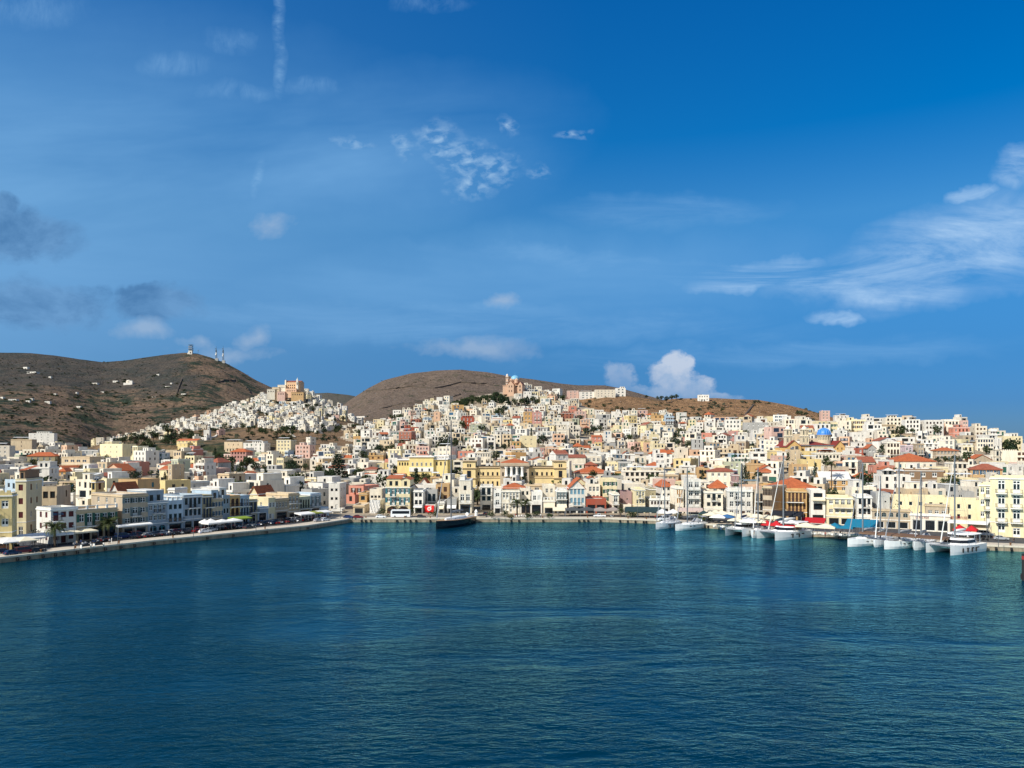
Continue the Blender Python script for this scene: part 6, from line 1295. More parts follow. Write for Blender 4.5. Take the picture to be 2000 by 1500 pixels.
def tree_parts(kind, var):
    """meshes of a tree one metre high"""
    key = (kind, var)
    if key in TREEM: return TREEM[key]
    r = random.Random(hash(kind) % 97 + var*13 if False else sum(map(ord, kind))*7 + var*131); tb, cb = MB(), MB()
    if kind == 'c':
        tb.tube((0,0,0),(0,0,.3),.03,.02); 
        for i in range(14): z = .12 + .86*i/14; leaves(cb, r, (r.uniform(-.02,.02), r.uniform(-.02,.02), z), .15*(1-.75*(i/14)**1.6)+.02, 26, .035, 1.2)
        mt = PINE
    elif kind == 'p':
        tb.tube((0,0,0),(.02,0,.9),.035,.012)
        for i in range(9):
            z = .22 + .72*i/9; R_ = .34*(1-z)+.04
            for k in range(7): a = r.uniform(0, 6.3); leaves(cb, r, (R_*.62*math.cos(a), R_*.62*math.sin(a), z-.02), R_*.42, 12, .045, .4)
        mt = PINE
    elif kind == 'b':
        tb.tube((0,0,0),(0,0,.4),.05,.03)
        for i in range(9): leaves(cb, r, (r.uniform(-.5,.5), r.uniform(-.4,.4), r.uniform(.3,.62)), r.uniform(.25,.36), 26, .09, .85)
        mt = LEAF
    else:
        h = r.uniform(.3,.42); tb.tube((0,0,0),(.03,0,h),.045,.03)
        n = r.randint(8, 11)
        for i in range(n):
            a = 6.28*i/n + r.uniform(-.3,.3); q = r.uniform(.12,.36); z = r.uniform(.45,.80) if i else .86
            c = (q*math.cos(a), q*math.sin(a), z) if i else (0,0,.82)
            tb.tube((.03,0,h), c, .02, .008, 5); leaves(cb, r, c, r.uniform(.13,.23), 46, .045, .8)
        mt = LEAF if var % 3 else PINE
    TREEM[key] = (tb.mesh('trunk', [BARK]), cb.mesh('crown', [mt])); return TREEM[key]
KN = {'r': ('tree','tree','dark round tree'), 'c': ('cypress_tree','tree','dark slim cypress'), 'p': ('pine_tree','tree','dark spreading pine'), 'b': ('bush','bush','dark low bush')}
tl = []
for i, (X, Y, z, h, k, px, py) in enumerate(tree_specs): tl.append(dict(core=KN[k][2], px=px, py=py-6, X=X, Y=Y, z=z, h=h, k=k, i=i))
for i in range(70):                                             # the green belt under the pink church
    x = rr.uniform(884, 985); y = rr.uniform(max(772, 790-(x-884)*.17), 800-(x-884)*.13); g = ground_at(x, y)
    if g: tl.append(dict(core='dark low bush' if i % 2 else 'dark round tree', px=x, py=y, X=g[0], Y=g[1], z=g[2], h=rr.uniform(4.5,8), k='b' if i % 2 else 'r', i=i))
for i in range(90):                                             # bushes and small trees over the farmed hill
    if i < 60: x = rr.uniform(0, 400); y = rr.choice([rr.gauss(752, 5), rr.gauss(772, 6), rr.gauss(790, 8), rr.gauss(812, 8)])
    else: x = rr.uniform(380, 700); y = rr.uniform(806, 846)
    g = ground_at(x, y)
    if g and g[3] in ('F','E'): tl.append(dict(core='dark hillside bush' , px=x, py=y, X=g[0], Y=g[1], z=g[2]-.4, h=rr.uniform(2.6,5.5)*(g[1]/1200)**.5, k='b', i=i, sx=rr.uniform(1.0,2.2)))
for i, (X, Y, z, x, yb) in enumerate(FARH):
    for q in range(3): X2 = X + rr.uniform(-18,18); Y2 = Y - rr.uniform(2,14); tl.append(dict(core='dark scrub bush', px=CX+FPX*X2/Y2, py=yb, X=X2, Y=Y2, z=ground_z(X2, Y2)-.4, h=rr.uniform(3,5.5), k='b', i=i+q, sx=rr.uniform(.9,1.7)))
for i in range(60):
    x = rr.uniform(215, 700) if i < 44 else rr.uniform(225, 350); y = float(ELOW(x)) + rr.uniform(-2, 20); g = ground_at(x, y)
    if g and g[3] in ('E','F'): tl.append(dict(core='dark round tree', px=x, py=y, X=g[0], Y=g[1], z=g[2]-.3, h=rr.uniform(5,9), k='r' if i % 3 else 'b', i=i))
for i, (X, Y, z, h, k, px, py) in enumerate(sprink[::max(1, len(sprink)//130)]): tl.append(dict(core='small ' + KN[k][2].replace('round ','').replace('slim ',''), px=px, py=py, X=X, Y=Y, z=z, h=h, k=k, i=i))
rank_labels(tl)
for d in tl:
    nm, cat, _ = KN[d['k']]; tm, cm = tree_parts(d['k'], d['i'] % 6)
    t = thing(nm, d['label'], cat, (d['X'], d['Y'], d['z']-.2), (d['i']*2.399) % 6.28, 'trees and bushes of town and hills')
    s = d['h']; wd = d.get('sx', 1.0)
    link('trunk', tm, t, scale=(s*wd, s*wd, s)); link('crown', cm, t, scale=(s*wd, s*wd, s))
# --- the tall tiered conifer
g = LPOS['norfolk']; Y = g[1]; k = Y/FPX; p = (colx(660, Y), Y, ground_z(colx(660, Y), Y)); h = rowz(884, Y) - p[2]
t = thing('conifer_tree', 'tall tiered dark conifer standing above the waterfront roofs', 'tree', p)
r = random.Random(3); tb, cb = MB(), MB(); tb.tube((0,0,0),(0,0,h),.45,.08)
for i in range(15):
    z = h*(.22 + .76*i/15); Rr = (h*.30)*(1-i/15.5)**.8 + .4
    for q in range(8):
        a = 6.28*q/8 + i*.4; e = (Rr*math.cos(a), Rr*math.sin(a), z + Rr*.10); tb.tube((0,0,z), e, .09, .03, 4, cap=False)
        for s in (.35,.55,.75,.95): leaves(cb, r, (e[0]*s, e[1]*s, z + Rr*.10*s), .28+.28*s, 9, .30, .4)
link('trunk', tb.mesh('trunk', [BARK]), t); link('crown', cb.mesh('crown', [PINE]), t)
# --- palms
def palm_meshes(h, n, ln, seed, droop=1.0, mat=None):
    r = random.Random(seed); tb, cb = MB(), MB()
    for i in range(6): tb.tube((0,0,h*i/6),(0,0,h*(i+1)/6), .26-.01*i, .25-.01*i, 8)
    for i in range(n):
        a = 6.283*i/n*1.618*3 + r.uniform(-.2,.2); el0 = r.uniform(-.1,1.25); P = []; L_ = ln*r.uniform(.8,1.1)
        for q in range(7):
            s = q/6; el = el0 - droop*1.5*s*s; 
            if q == 0: c = Vector((0,0,h))
            else: c = P[-1] + Vector((math.cos(a)*math.cos(el), math.sin(a)*math.cos(el), math.sin(el)))*L_/6
            P.append(c)
        side = Vector((-math.sin(a), math.cos(a), 0))
        for q in range(6):
            for s in (-1, 1):
                for e in (0, .5):
                    b0 = P[q].lerp(P[q+1], e); w = .55*ln/3*math.sin(math.pi*min(.97, (q+e+.6)/6.6))+.08; tip = b0 + side*s*w + (P[q+1]-P[q])*.8 - Vector((0,0,w*.45)); b1 = P[q].lerp(P[q+1], min(1, e+.32))
                    cb.poly([tuple(b0), tuple(b1), tuple(tip)])
            cb.tube(P[q], P[q+1], .03, .025, 3, cap=False)
    return tb.mesh('trunk', [BARK]), cb.mesh('crown', [mat or PALM])
PB = palm_meshes(1.0, 44, 3.2, 1); 
def put_palm(x, yb, yt, ln, seed, lab, n=40, P=None):
    Y = P or FPX*(H-ZQ)/(yb-HY); X = colx(x, Y); h = (rowz(yt, Y) - ZQ) - ln*.35
    tm, cm = palm_meshes(max(1.2, h), n, ln, seed); t = thing('palm_tree', lab, 'palm', (X, Y, ZQ-.1), 0, 'palms along the quay'); link('trunk', tm, t); link('crown', cm, t)
put_palm(107, 1068, 1022, 2.9, 1, 'bushy date palm rising through the white canopies on the shaded quay', 52)
put_palm(212, 1052, 1012, 3.0, 2, 'bushy date palm in front of the low beige green-shuttered house', 52)
put_palm(1010, 1009, 976, 2.4, 3, 'tall fan palm, the western one of the pair by the white cafe', 34); put_palm(1027, 1009, 977, 2.4, 4, 'tall fan palm, the eastern one of the pair by the white cafe', 34)
put_palm(1212, 1010, 993, 1.6, 5, 'thin small palm at the bend of the quay wall', 18); put_palm(1231, 1011, 999, 1.7, 6, 'short palm in a red pot at the quay bend', 22); put_palm(1905, 1035, 993, 1.6, 7, 'yellowing palm on the yellow terrace', 22); put_palm(1624, 925, 900, 3.2, 8, 'palm among the yellow roofs below the blue-domed church', 30, 300)
def put_shrub(x, yb, h, wd, lab, mat=None, seed=0, nm='shrub'):
    Y = FPX*(H-ZQ)/(yb-HY); r = random.Random(seed+50); tb, cb = MB(), MB(); tb.tube((0,0,0),(0,0,h*.5),.08,.05)
    for i in range(8): leaves(cb, r, (r.uniform(-.5,.5)*wd, r.uniform(-.4,.4), h*r.uniform(.35,.75)), h*.32, 30, .16, .8)
    t = thing(nm, lab, 'shrub', (colx(x, Y), Y, ZQ-.1), 0, 'planting along the quay'); link('trunk', tb.mesh('trunk', [BARK]), t); link('crown', cb.mesh('crown', [mat or LEAF]), t)
for i, (x, y, h, w, lab, m) in enumerate([(749,1010,3.2,3.0,'dark round tree in front of the hanging white sheet',None),(806,1009,3.0,2.2,'small dark street tree right of the white bus',None),(846,1009,2.4,2.4,'dark bush under the red banner',None),(960,1012,2.6,1.2,'potted dark plant at the mouth of the shaded street',None),(985,1010,2.4,1.6,'green shrub before the cream neoclassical house',None),(998,1012,1.6,1.8,'low shrub with dry leaves by the cafe tables',DRY),(1046,1011,2.3,2.0,'green shrub right of the fan palms',None),(1074,1012,1.6,1.2,'small potted shrub on the quay edge',None),(1032,1012,1.8,1.2,'thin shrub below the eastern fan palm',None),(1240,1011,2.2,1.6,'dark shrub beside the red-potted palm',None),(1325,1014,2.4,1.8,'dark bush behind the pair of moored sailboats',None),(1370,1020,2.6,2.4,'bright green bush right of the moored sailboats',BRIGHT),(1383,1021,2.4,1.6,'blue-green bush beside the bright green one',None),(1772,997,3.2,6,'dark climbing plants on the yellow roof garden',None),(1932,1036,3.6,3.2,'dark tree behind the white van',None),(1898,1012,2.6,3.4,'dry reddish creeper over the red roof letters',DRY),(68,1064,3.6,.9,'dark slim shrub beside the white canopies',None)]):
    if i == 13 or i == 15: 
        Y = 205 if i == 13 else 196; g_ = dict(z=rowz(y, Y)); r = random.Random(i); tb, cb = MB(), MB(); tb.tube((0,0,0),(0,0,.8),.06)
        for q in range(9): leaves(cb, r, (r.uniform(-.5,.5)*w, r.uniform(-.3,.3), h*r.uniform(.2,.7)), h*.28, 30, .15, .8)
        t = thing('creeper', lab, 'creeper', (colx(x, Y), Y, rowz(y, Y)), 0); link('stem', tb.mesh('stem', [BARK]), t); link('foliage', cb.mesh('foliage', [m or LEAF]), t)
    else: put_shrub(x, y, h, w, lab, m, i)

# --- low scrub over the open hillsides
r = random.Random(77); cb = MB(); SCR = {}
for ly, x0, x1, ya, yb_, n in (('F',0,520,700,865,2600),('E',200,740,790,862,900),('C',1130,1600,775,840,700),('H',660,1240,735,835,900)):
    for _ in range(n):
        x, y = r.uniform(x0, x1), r.uniform(ya, yb_)
        if vnoise(np.array([x/45.0]), np.array([y/11.0]), 9)[0] < .42: continue
        key = (int(x//6), int(y//2))
        g = SCR.get(key)
        if g is None: g = SCR[key] = ground_at(key[0]*6+3, key[1]*2+1) or 0
        if not g or g[3] != ly: continue
        X = g[0] + r.uniform(-3,3)*g[1]/FPX; Y = g[1] + r.uniform(-6,6); z = g[2]; h = r.uniform(.7,2.2) if ly != 'H' else r.uniform(.6,1.3)
        for q in range(6):
            a = r.uniform(0, 6.28); e = h*r.uniform(.6,1.3); c = (X + r.uniform(-.8,.8)*h, Y + r.uniform(-.8,.8)*h, z + h*r.uniform(.1,.7)); ca, sa = math.cos(a)*e, math.sin(a)*e; t_ = r.uniform(.3,1)*e
            cb.poly([(c[0]-ca,c[1]-sa,c[2]-t_*.4),(c[0]+ca,c[1]+sa,c[2]-t_*.4),(c[0]+ca*.6,c[1]+sa*.6,c[2]+t_*.6),(c[0]-ca*.6,c[1]-sa*.6,c[2]+t_*.6)])
tag(link('scrub', cb.mesh('scrub', [leaf_mat('grey scrub', (.030,.036,.022), (.075,.075,.045))])), 'dark low scrub dotted over the dry hillsides', 'scrub', None, 'stuff')
# --- dry stone walls running over the hills
for pts, lab in [([(715,765),(760,762),(800,756),(850,760),(900,748),(960,752)],'long dry stone wall crossing the upper face of the broad bare hill'),([(740,800),(790,790),(850,786),(910,770)],'lower dry stone wall on the broad bare hill'),([(425,748),(440,744),(460,745),(480,757),(490,770)],'curved dry stone wall below the aerial masts'),([(345,770),(350,755),(356,740)],'straight field wall beside the ochre plot under the summit'),([(1452,816),(1460,806),(1468,796),(1474,790)],'dark stepped wall climbing the bare ochre hill'),([(380,862),(420,854),(436,842),(450,838)],'pale retaining wall along the track below the upper village'),([(552,828),(566,845),(578,858)],'white stepped stair wall descending from the upper village')]:
    mb = MB(); P = []
    for (xa, ya2), (xb, yb2) in zip(pts, pts[1:]):
        for q in range(6): g = ground_at(xa+(xb-xa)*q/6, ya2+(yb2-ya2)*q/6); P += [g] if g else []
    for p, q in zip(P, P[1:]):
        d = Vector((q[0]-p[0], q[1]-p[1], 0))
        if d.length > 160 or d.length < .01: continue
        n = Vector((-d.y, d.x, 0)).normalized()*.9; hh = 2.0*p[1]/1500
        A = [Vector((p[0],p[1],p[2]-1))-n, Vector((q[0],q[1],q[2]-1))-n, Vector((q[0],q[1],q[2]-1))+n, Vector((p[0],p[1],p[2]-1))+n]; B_ = [v + Vector((0,0,hh+1)) for v in A]
        for f in ((A[0],A[1],B_[1],B_[0]),(A[2],A[3],B_[3],B_[2]),(B_[0],B_[1],B_[2],B_[3])): mb.poly([tuple(v) for v in f])
    if mb.f: tag(link('stone_wall', mb.mesh('stone_wall', [wallmat('off-white') if 'white' in lab or 'pale' in lab else weathered('dark dry stone', srgb(84,74,64), .4)])), lab, 'wall', 'dry stone walls on the hills')
# ---------------------------------------------------------------- boats
GEL = plain('white gelcoat', srgb(243,243,240), .3, 0, .4); NAVYH = plain('black hull paint', (.012,.014,.02), .12, 0, .6); ANTI = plain('dark bottom paint', (.02,.03,.05), .6); BWIN = plain('tinted boat window', (.01,.012,.016), .1); ALU = plain('mast aluminium', srgb(128,132,136), .4, .3); CARB = plain('yacht mast grey', srgb(104,104,106), .4, .1); TEAK = weathered('teak deck', srgb(176,140,100), .3, 3); SAILC = cloth('grey'); SAILB = cloth('navy'); SAILW = cloth('white'); WIRE = plain('rigging wire', srgb(110,112,114), .4, .5); RUB = plain('black rubber', (.012,.012,.013), .7)
def hull_mb(L_, B, fb, draft=.35, m=0, stem=.9, y0=0.0, tr=.78):
    """hull from stern x=0 to bow x=L"""
    mb = MB(); rings = []
    for i in range(13):
        s = i/12; x = L_*s
        hb = B/2*(tr + (1-tr)*math.sin(math.pi*min(1, s/.45)/2)) if s < .45 else B/2*max(.012, 1 - ((s-.45)/.55)**2.1)
        zt = fb*(1 + .22*(s-.3)**2*2); k = x + (stem*.12*L_*.1 if i == 12 else 0)
        rings.append([(x - (0 if i else .0), y0-hb, zt), (x, y0-hb*.94, fb*.35), (x, y0-hb*.78, -.02), (x - L_*.01, y0-hb*.35, -draft), (x - L_*.01, y0+hb*.35, -draft), (x, y0+hb*.78, -.02), (x, y0+hb*.94, fb*.35), (x, y0+hb, zt)])
    n = 8; k = len(mb.v)
    for r in rings: mb.v.extend(r)
    for a in range(12):
        for i in range(7):
            mb.f.append((k+a*n+i, k+(a+1)*n+i, k+(a+1)*n+i+1, k+a*n+i+1)); mb.m.append(1 if i in (2,3,4) else 0)
        mb.f.append((k+a*n+7, k+(a+1)*n+7, k+(a+1)*n, k+a*n)); mb.m.append(2)
    mb.f.append(tuple(k+i for i in range(8))); mb.m.append(0); mb.f.append(tuple(k+12*n+7-i for i in range(8))); mb.m.append(0)
    return mb
def rig(t, mx, z0, hm, L_, bow_z, B, sail='grey', mast=None, spreaders=2, boom=True, jib=True, aft=0.3, y=0.0):
    mb = MB(); mb.tube((mx,y,z0),(mx,y,hm),.11+hm*.0042,.08+hm*.003,8); link('mast', mb.mesh('mast', [mast or ALU]), t)
    mb = MB()
    for i in range(spreaders):
        z = z0 + (hm-z0)*(i+1)/(spreaders+1); w = B*.42*(1-.25*i)
        mb.tube((mx,y-w,z),(mx,y+w,z),.035,n=4)
    link('spreader', mb.mesh('spreader', [mast or ALU]), t)
    mb = MB(); r = .016
    mb.tube((mx,y,hm-.3),(L_-.2,y,bow_z),r,n=3,cap=False); mb.tube((mx,y,hm),(aft,y,bow_z*.95),r,n=3,cap=False)
    for s in (-1,1):
        zz = z0 + (hm-z0)/(spreaders+1); w = B*.42; mb.tube((mx,y+s*w,zz),(mx-.3,y+s*B*.46,bow_z),r,n=3,cap=False); mb.tube((mx,y+s*w,zz),(mx,y,hm*.93),r,n=3,cap=False)
    link('rigging', mb.mesh('rigging', [WIRE]), t)
    if jib: mb = MB(); p = Vector((mx,y,hm-.3)); q = Vector((L_-.2,y,bow_z)); mb.tube(q.lerp(p,.03), q.lerp(p,.93), .07+hm*.003, .05, 6); link('furled_jib', mb.mesh('furled_jib', [SAILC if sail != 'white' else SAILW]), t)
    if boom:
        bl = L_*.36; mb = MB(); mb.tube((mx,y,z0+1.3),(mx-bl,y,z0+1.45),.09,.08,6); link('boom', mb.mesh('boom', [mast or ALU]), t)
        mb = MB(); mb.loft([[(mx-.15-bl*.95*s, y+math.cos(a)*.26*(1-.35*s), z0+1.62+.1*s+math.sin(a)*.30*(1-.4*s)) for a in [6.283*i/8 for i in range(8)]] for s in (0,.3,.65,1)]); link('sail_cover', mb.mesh('sail_cover', [cloth(sail)], True), t)
def fenders(t, L_, B, fb, xs, side=-1, y0=0.0, col=None):
    for x in xs:
        hb = B/2*(1 if x < L_*.5 else max(.1, 1-((x/L_-.45)/.55)**2.1)); mb = MB(); y = y0 + side*(hb+.17)
        mb.lathe([(.03,.5),(.15,.42),(.17,0),(.15,-.42),(.05,-.52)][::-1], (x, y, fb*.5), 8); mb.tube((x,y,fb*.5+.5),(x,y-side*.15,fb*1.0),.015,n=3,cap=False); link('fender', mb.mesh('fender', [col or RUB]), t)
def rails(t, L_, B, fb, y0=0.0):
    mb = MB(); P = []
    for side in (-1,1):
        pv = None
        for s in (.03,.2,.38,.56,.74,.9):
            hb = B/2*(1 if s < .45 else max(.05, 1-((s-.45)/.55)**2.1))*.95; p = Vector((L_*s, y0+side*hb, fb*1.03)); mb.tube(p, p+Vector((0,0,.62)), .02, n=4, cap=False)
            if pv is not None: mb.tube(pv+Vector((0,0,.6)), p+Vector((0,0,.6)), .012, n=3, cap=False)
            pv = p
    link('guard_rail', mb.mesh('guard_rail', [METAL]), t)
def monohull(lab, bow, stern, L_, B, fb, hm, sail='grey', black=False, dodger='grey', bim=None, fx=(.35,.5), group='sailing boats moored along the quay'):
    d = Vector(bow) - Vector(stern); az = math.atan2(d.y, d.x); o = Vector(bow) - d.normalized()*L_
    t = thing('sailing_yacht', lab, 'sailing boat', (o.x, o.y, 0), az, group)
    link('hull', hull_mb(L_, B, fb).mesh('hull', [NAVYH if black else GEL, ANTI, TEAK if black else GEL]), t)
    mb = MB(); hh = .42 if not black else .6
    ring = lambda z, k: [(L_*a, b*B*k, z) for a, b in ((.25,-.30),(.45,-.31),(.62,-.24),(.74,-.06),(.74,.06),(.62,.24),(.45,.31),(.25,.30))]
    mb.loft([ring(fb*.98,1), ring(fb+hh,.86)]); link('cabin', mb.mesh('cabin', [GEL]), t)
    mb = MB()
    for s in (-1,1): mb.poly([(L_*.30,s*B*.288,fb+.14),(L_*.58,s*B*.246,fb+.14),(L_*.56,s*B*.236,fb+hh*.82),(L_*.30,s*B*.272,fb+hh*.82)][::s])
    link('cabin_window', mb.mesh('cabin_window', [BWIN]), t)
    mb = MB(); mb.box(L_*.04, L_*.24, -B*.3, -B*.18, fb, fb+.3, 0); mb.box(L_*.04, L_*.24, B*.18, B*.3, fb, fb+.3, 0); mb.tube((L_*.1,0,fb),(L_*.1,0,fb+1.0),.05,n=5); mb.tube((L_*.09,0,fb+.75),(L_*.105,0,fb+.75),.5,n=14); link('cockpit', mb.mesh('cockpit', [GEL]), t)
    if dodger:
        mb = MB(); mb.loft([[(L_*x, B*.27*math.cos(a), fb+.3+h_*math.sin(a)) for a in [math.pi*i/8 for i in range(9)]] for x, h_ in ((.23,1.25),(.28,1.2),(.345,.35))], close=False, caps=False); link('sprayhood', mb.mesh('sprayhood', [cloth(dodger)], True), t)
    if bim:
        mb = MB(); mb.loft([[(L_*x, B*.33*math.cos(a), fb+1.7+.25*math.sin(a)) for a in [math.pi*i/6 for i in range(7)]] for x in (.03,.12,.20)], close=False, caps=False)
        for s in (-1,1): mb.tube((L_*.05,s*B*.33,fb),(L_*.05,s*B*.33,fb+1.7),.03,n=4); mb.tube((L_*.19,s*B*.33,fb),(L_*.19,s*B*.33,fb+1.7),.03,n=4)
        link('bimini', mb.mesh('bimini', [cloth(bim)], True), t)
    mb = MB(); 
    for s in (-1,1):
        for x in (.5,.62): hb = B/2*max(.1, 1-(max(0,x-.45)/.55)**2.1)*.965; mb.poly([(L_*x,s*(hb+.02),fb*.62),(L_*x+.8,s*(hb*.985+.02),fb*.64),(L_*x+.8,s*(hb*.985+.02),fb*.78),(L_*x,s*(hb+.02),fb*.76)][::s])
    link('porthole', mb.mesh('porthole', [BWIN]), t)
    rig(t, L_*.58, fb+hh, hm, L_, fb*1.2, B, sail, CARB if black else ALU, 3 if black else 2)
    rails(t, L_, B, fb); fenders(t, L_, B, fb, [L_*f for f in fx]); fenders(t, L_, B, fb, [L_*f for f in fx], 1)
    return t
def catamaran(lab, bow, stern, L_, W_, hm, fx=(.25,.4,.55,.7), sail='white', rim='white', group='sailing boats moored along the quay'):
    """bow, stern: waterline ends of the hull nearer the right of the picture"""
    d = Vector(bow) - Vector(stern); u_ = d.normalized(); az = math.atan2(d.y, d.x); o = Vector(bow) - u_*L_; nrm = Vector((-u_.y, u_.x)); B = 1.9; fb = 1.75
    sgn = 1 if nrm.x < 0 else -1                                   # the second hull lies on the picture's left
    c = o + nrm*sgn*(W_-B)/2
    t = thing('catamaran', lab, 'catamaran', (c.x, c.y, 0), az, group); yo = (W_-B)/2
    for s in (-1, 1):
        h = link('hull', hull_mb(L_, B, fb, y0=s*yo, tr=.85).mesh('hull', [GEL, ANTI, GEL]), t)
        mb = MB()
        for q in (-1,1):
            for x in (.26,.42,.56): hb = B/2*(1 if x < .5 else .95)*.975; mb.poly([(L_*x,s*yo+q*(hb+.03),fb*.62),(L_*(x+.075),s*yo+q*(hb*.985+.03),fb*.62),(L_*(x+.075),s*yo+q*(hb*.985+.03),fb*.76),(L_*x,s*yo+q*(hb+.03),fb*.76)][::q])
        link('hull_window', mb.mesh('hull_window', [BWIN]), h)
    mb = MB(); mb.box(L_*.06, L_*.66, -yo-.2, yo+.2, .85, fb+.02, 0, bottom=True); link('bridge_deck', mb.mesh('bridge_deck', [GEL]), t)
    mb = MB(); mb.poly([(L_*.66,-yo+.5,fb-.1),(L_*.93,-yo+.4,fb),(L_*.93,yo-.4,fb),(L_*.66,yo-.5,fb-.1)]); link('trampoline', mb.mesh('trampoline', [plain('trampoline net', srgb(150,154,158), .9)]), t)
    mb = MB(); mb.tube((L_*.93,-yo,fb),(L_*.93,yo,fb),.13,n=8); link('crossbeam', mb.mesh('crossbeam', [ALU]), t)
    ring = lambda z, k, a: [(L_*(x*(1 if x < .5 else a)), y*k, z) for x, y in ((.24,-yo-.1),(.5,-yo-.1),(.60,-yo*.7),(.645,0),(.60,yo*.7),(.5,yo+.1),(.24,yo+.1))]
    mb = MB(); mb.loft([ring(fb,1,1), ring(fb+.28,.99,1)]); mb.loft([ring(fb+.95,.95,.95), ring(fb+1.18,.9,.93)]); link('saloon', mb.mesh('saloon', [GEL]), t)
    mb = MB(); mb.loft([ring(fb+.28,.98,.995), ring(fb+.95,.94,.95)]); link('saloon_window', mb.mesh('saloon_window', [BWIN]), t)
    mb = MB(); rr2 = lambda z, k: [(L_*x, y*k, z) for x, y in ((.03,-yo*.98),(.34,-yo*1.06),(.46,-yo*.7),(.49,0),(.46,yo*.7),(.34,yo*1.06),(.03,yo*.98))]
    mb.loft([rr2(fb+1.95,1), rr2(fb+2.06,1.02), rr2(fb+2.16,.9)]); 
    for s in (-1,1): mb.tube((L_*.06,s*yo*.9,fb),(L_*.06,s*yo*.9,fb+2),.07,n=6); mb.tube((L_*.24,s*yo*.95,fb),(L_*.24,s*yo*.95,fb+2),.07,n=6)
    link('hardtop', mb.mesh('hardtop', [cloth(rim) if rim != 'white' else GEL]), t)
    mb = MB(); mb.box(L_*.05, L_*.16, -yo*.6, yo*.6, fb, fb+.45, 0); mb.box(-.9, -.1, -yo*.8, yo*.8, fb*.55, fb*.62, 0); link('cockpit', mb.mesh('cockpit', [GEL]), t)
    rig(t, L_*.50, fb+1.2, hm, L_*.95, fb+.1, W_*.9, sail, ALU, 2, True, True, .4)
    rails(t, L_, B, fb, yo); rails(t, L_, B, fb, -yo)
    side = -1 if sgn > 0 else 1
    fenders(t, L_, B, fb, [L_*f for f in fx], side, side*yo)
    return t
def mast_h(bow, stern, f, ytop):
    p = Vector(stern).lerp(Vector(bow), f); return H - (ytop-HY)*p.y/FPX
def mk(fn, lab, bx, by, sx, sy, L_, B, ytop, *a, f=.58, **kw):
    bow, stern = onwater(bx, by), onwater(sx, sy); d = (Vector(bow)-Vector(stern)).normalized(); st2 = Vector(bow) - d*L_
    hm = mast_h(bow, st2, f, ytop)
    if fn is monohull: return fn(lab, bow, stern, L_, B, a[0], hm, *a[1:], **kw)
    return fn(lab, bow, stern, L_, B, hm, *a, **kw)
mk(monohull, 'black-hulled sloop with the tallest mast, moored at the middle quay', 851.5, 1034, 905, 1023, 21, 5.4, 822, 1.9, 'grey', True, None, fx=(.2,), group='')
mk(monohull, 'white yacht with black fenders, western one of the pair at the quay bend', 1281, 1034, 1325, 1026, 12.5, 3.9, 912, 1.45, 'grey', fx=(.45,.62))
mk(monohull, 'white yacht with grey sprayhood and bimini, eastern one of the pair at the quay bend', 1319, 1036.5, 1372, 1030, 13, 4.0, 914, 1.4, 'grey', False, 'grey', 'grey', fx=(.2,))
mk(catamaran, 'white catamaran with navy coachroof trim, first of the trio at the red canopies', 1449.5, 1049, 1484, 1039, 11.5, 6.2, 907, fx=(), f=.50, sail='navy')
mk(monohull, 'slim white yacht wedged between the two catamarans', 1470.5, 1051, 1496, 1041, 12, 3.9, 913, 1.6, 'white', fx=())
mk(catamaran, 'large white catamaran with dark hull windows before the red canopies', 1513.5, 1056, 1584, 1048, 14, 7.2, 889, fx=(.42,.6), f=.50)
mk(monohull, 'long white yacht nearest the teal awnings', 1655.5, 1068, 1708, 1062, 13.5, 4.2, 903, 1.55, 'grey', fx=(.3,))
mk(monohull, 'short white yacht seen bow-on between two longer ones', 1709, 1069, 1731, 1061, 10.5, 3.4, 929, 1.4, 'white', False, None, fx=(.5,))
mk(monohull, 'white yacht carrying a grey dinghy on its foredeck', 1727, 1073, 1785, 1066, 13.5, 4.2, 903, 1.6, 'grey', fx=(.3,.4))
mk(monohull, 'white yacht with grey sprayhood tucked beside the big catamaran', 1786.5, 1075, 1810, 1067, 11.5, 3.7, 920, 1.6, 'grey', fx=())
mk(catamaran, 'big white catamaran with round black fenders, the boat closest to the car park', 1856, 1085, 1924, 1075, 13.5, 7.0, 888, fx=(.38,.5,.62,.74), f=.50)
# dinghy on the foredeck
y_ = [o for o in S.objects if o.get('label','').startswith('white yacht carrying')][0]
mb = MB(); 
for s in (-1,1): mb.tube((0,s*.55,.25),(2.0,s*.55,.25),.2,.2,8); mb.tube((2.0,s*.55,.25),(2.7,0,.3),.2,.18,8)
mb.box(0,2.1,-.4,.4,.1,.2,0); p = y_.matrix_basis @ Vector((9.1,0,1.75)); tag(link('dinghy', mb.mesh('dinghy', [cloth('grey')]), None, p, y_.rotation_euler.z), 'grey inflatable dinghy lying on a white yacht foredeck', 'dinghy')
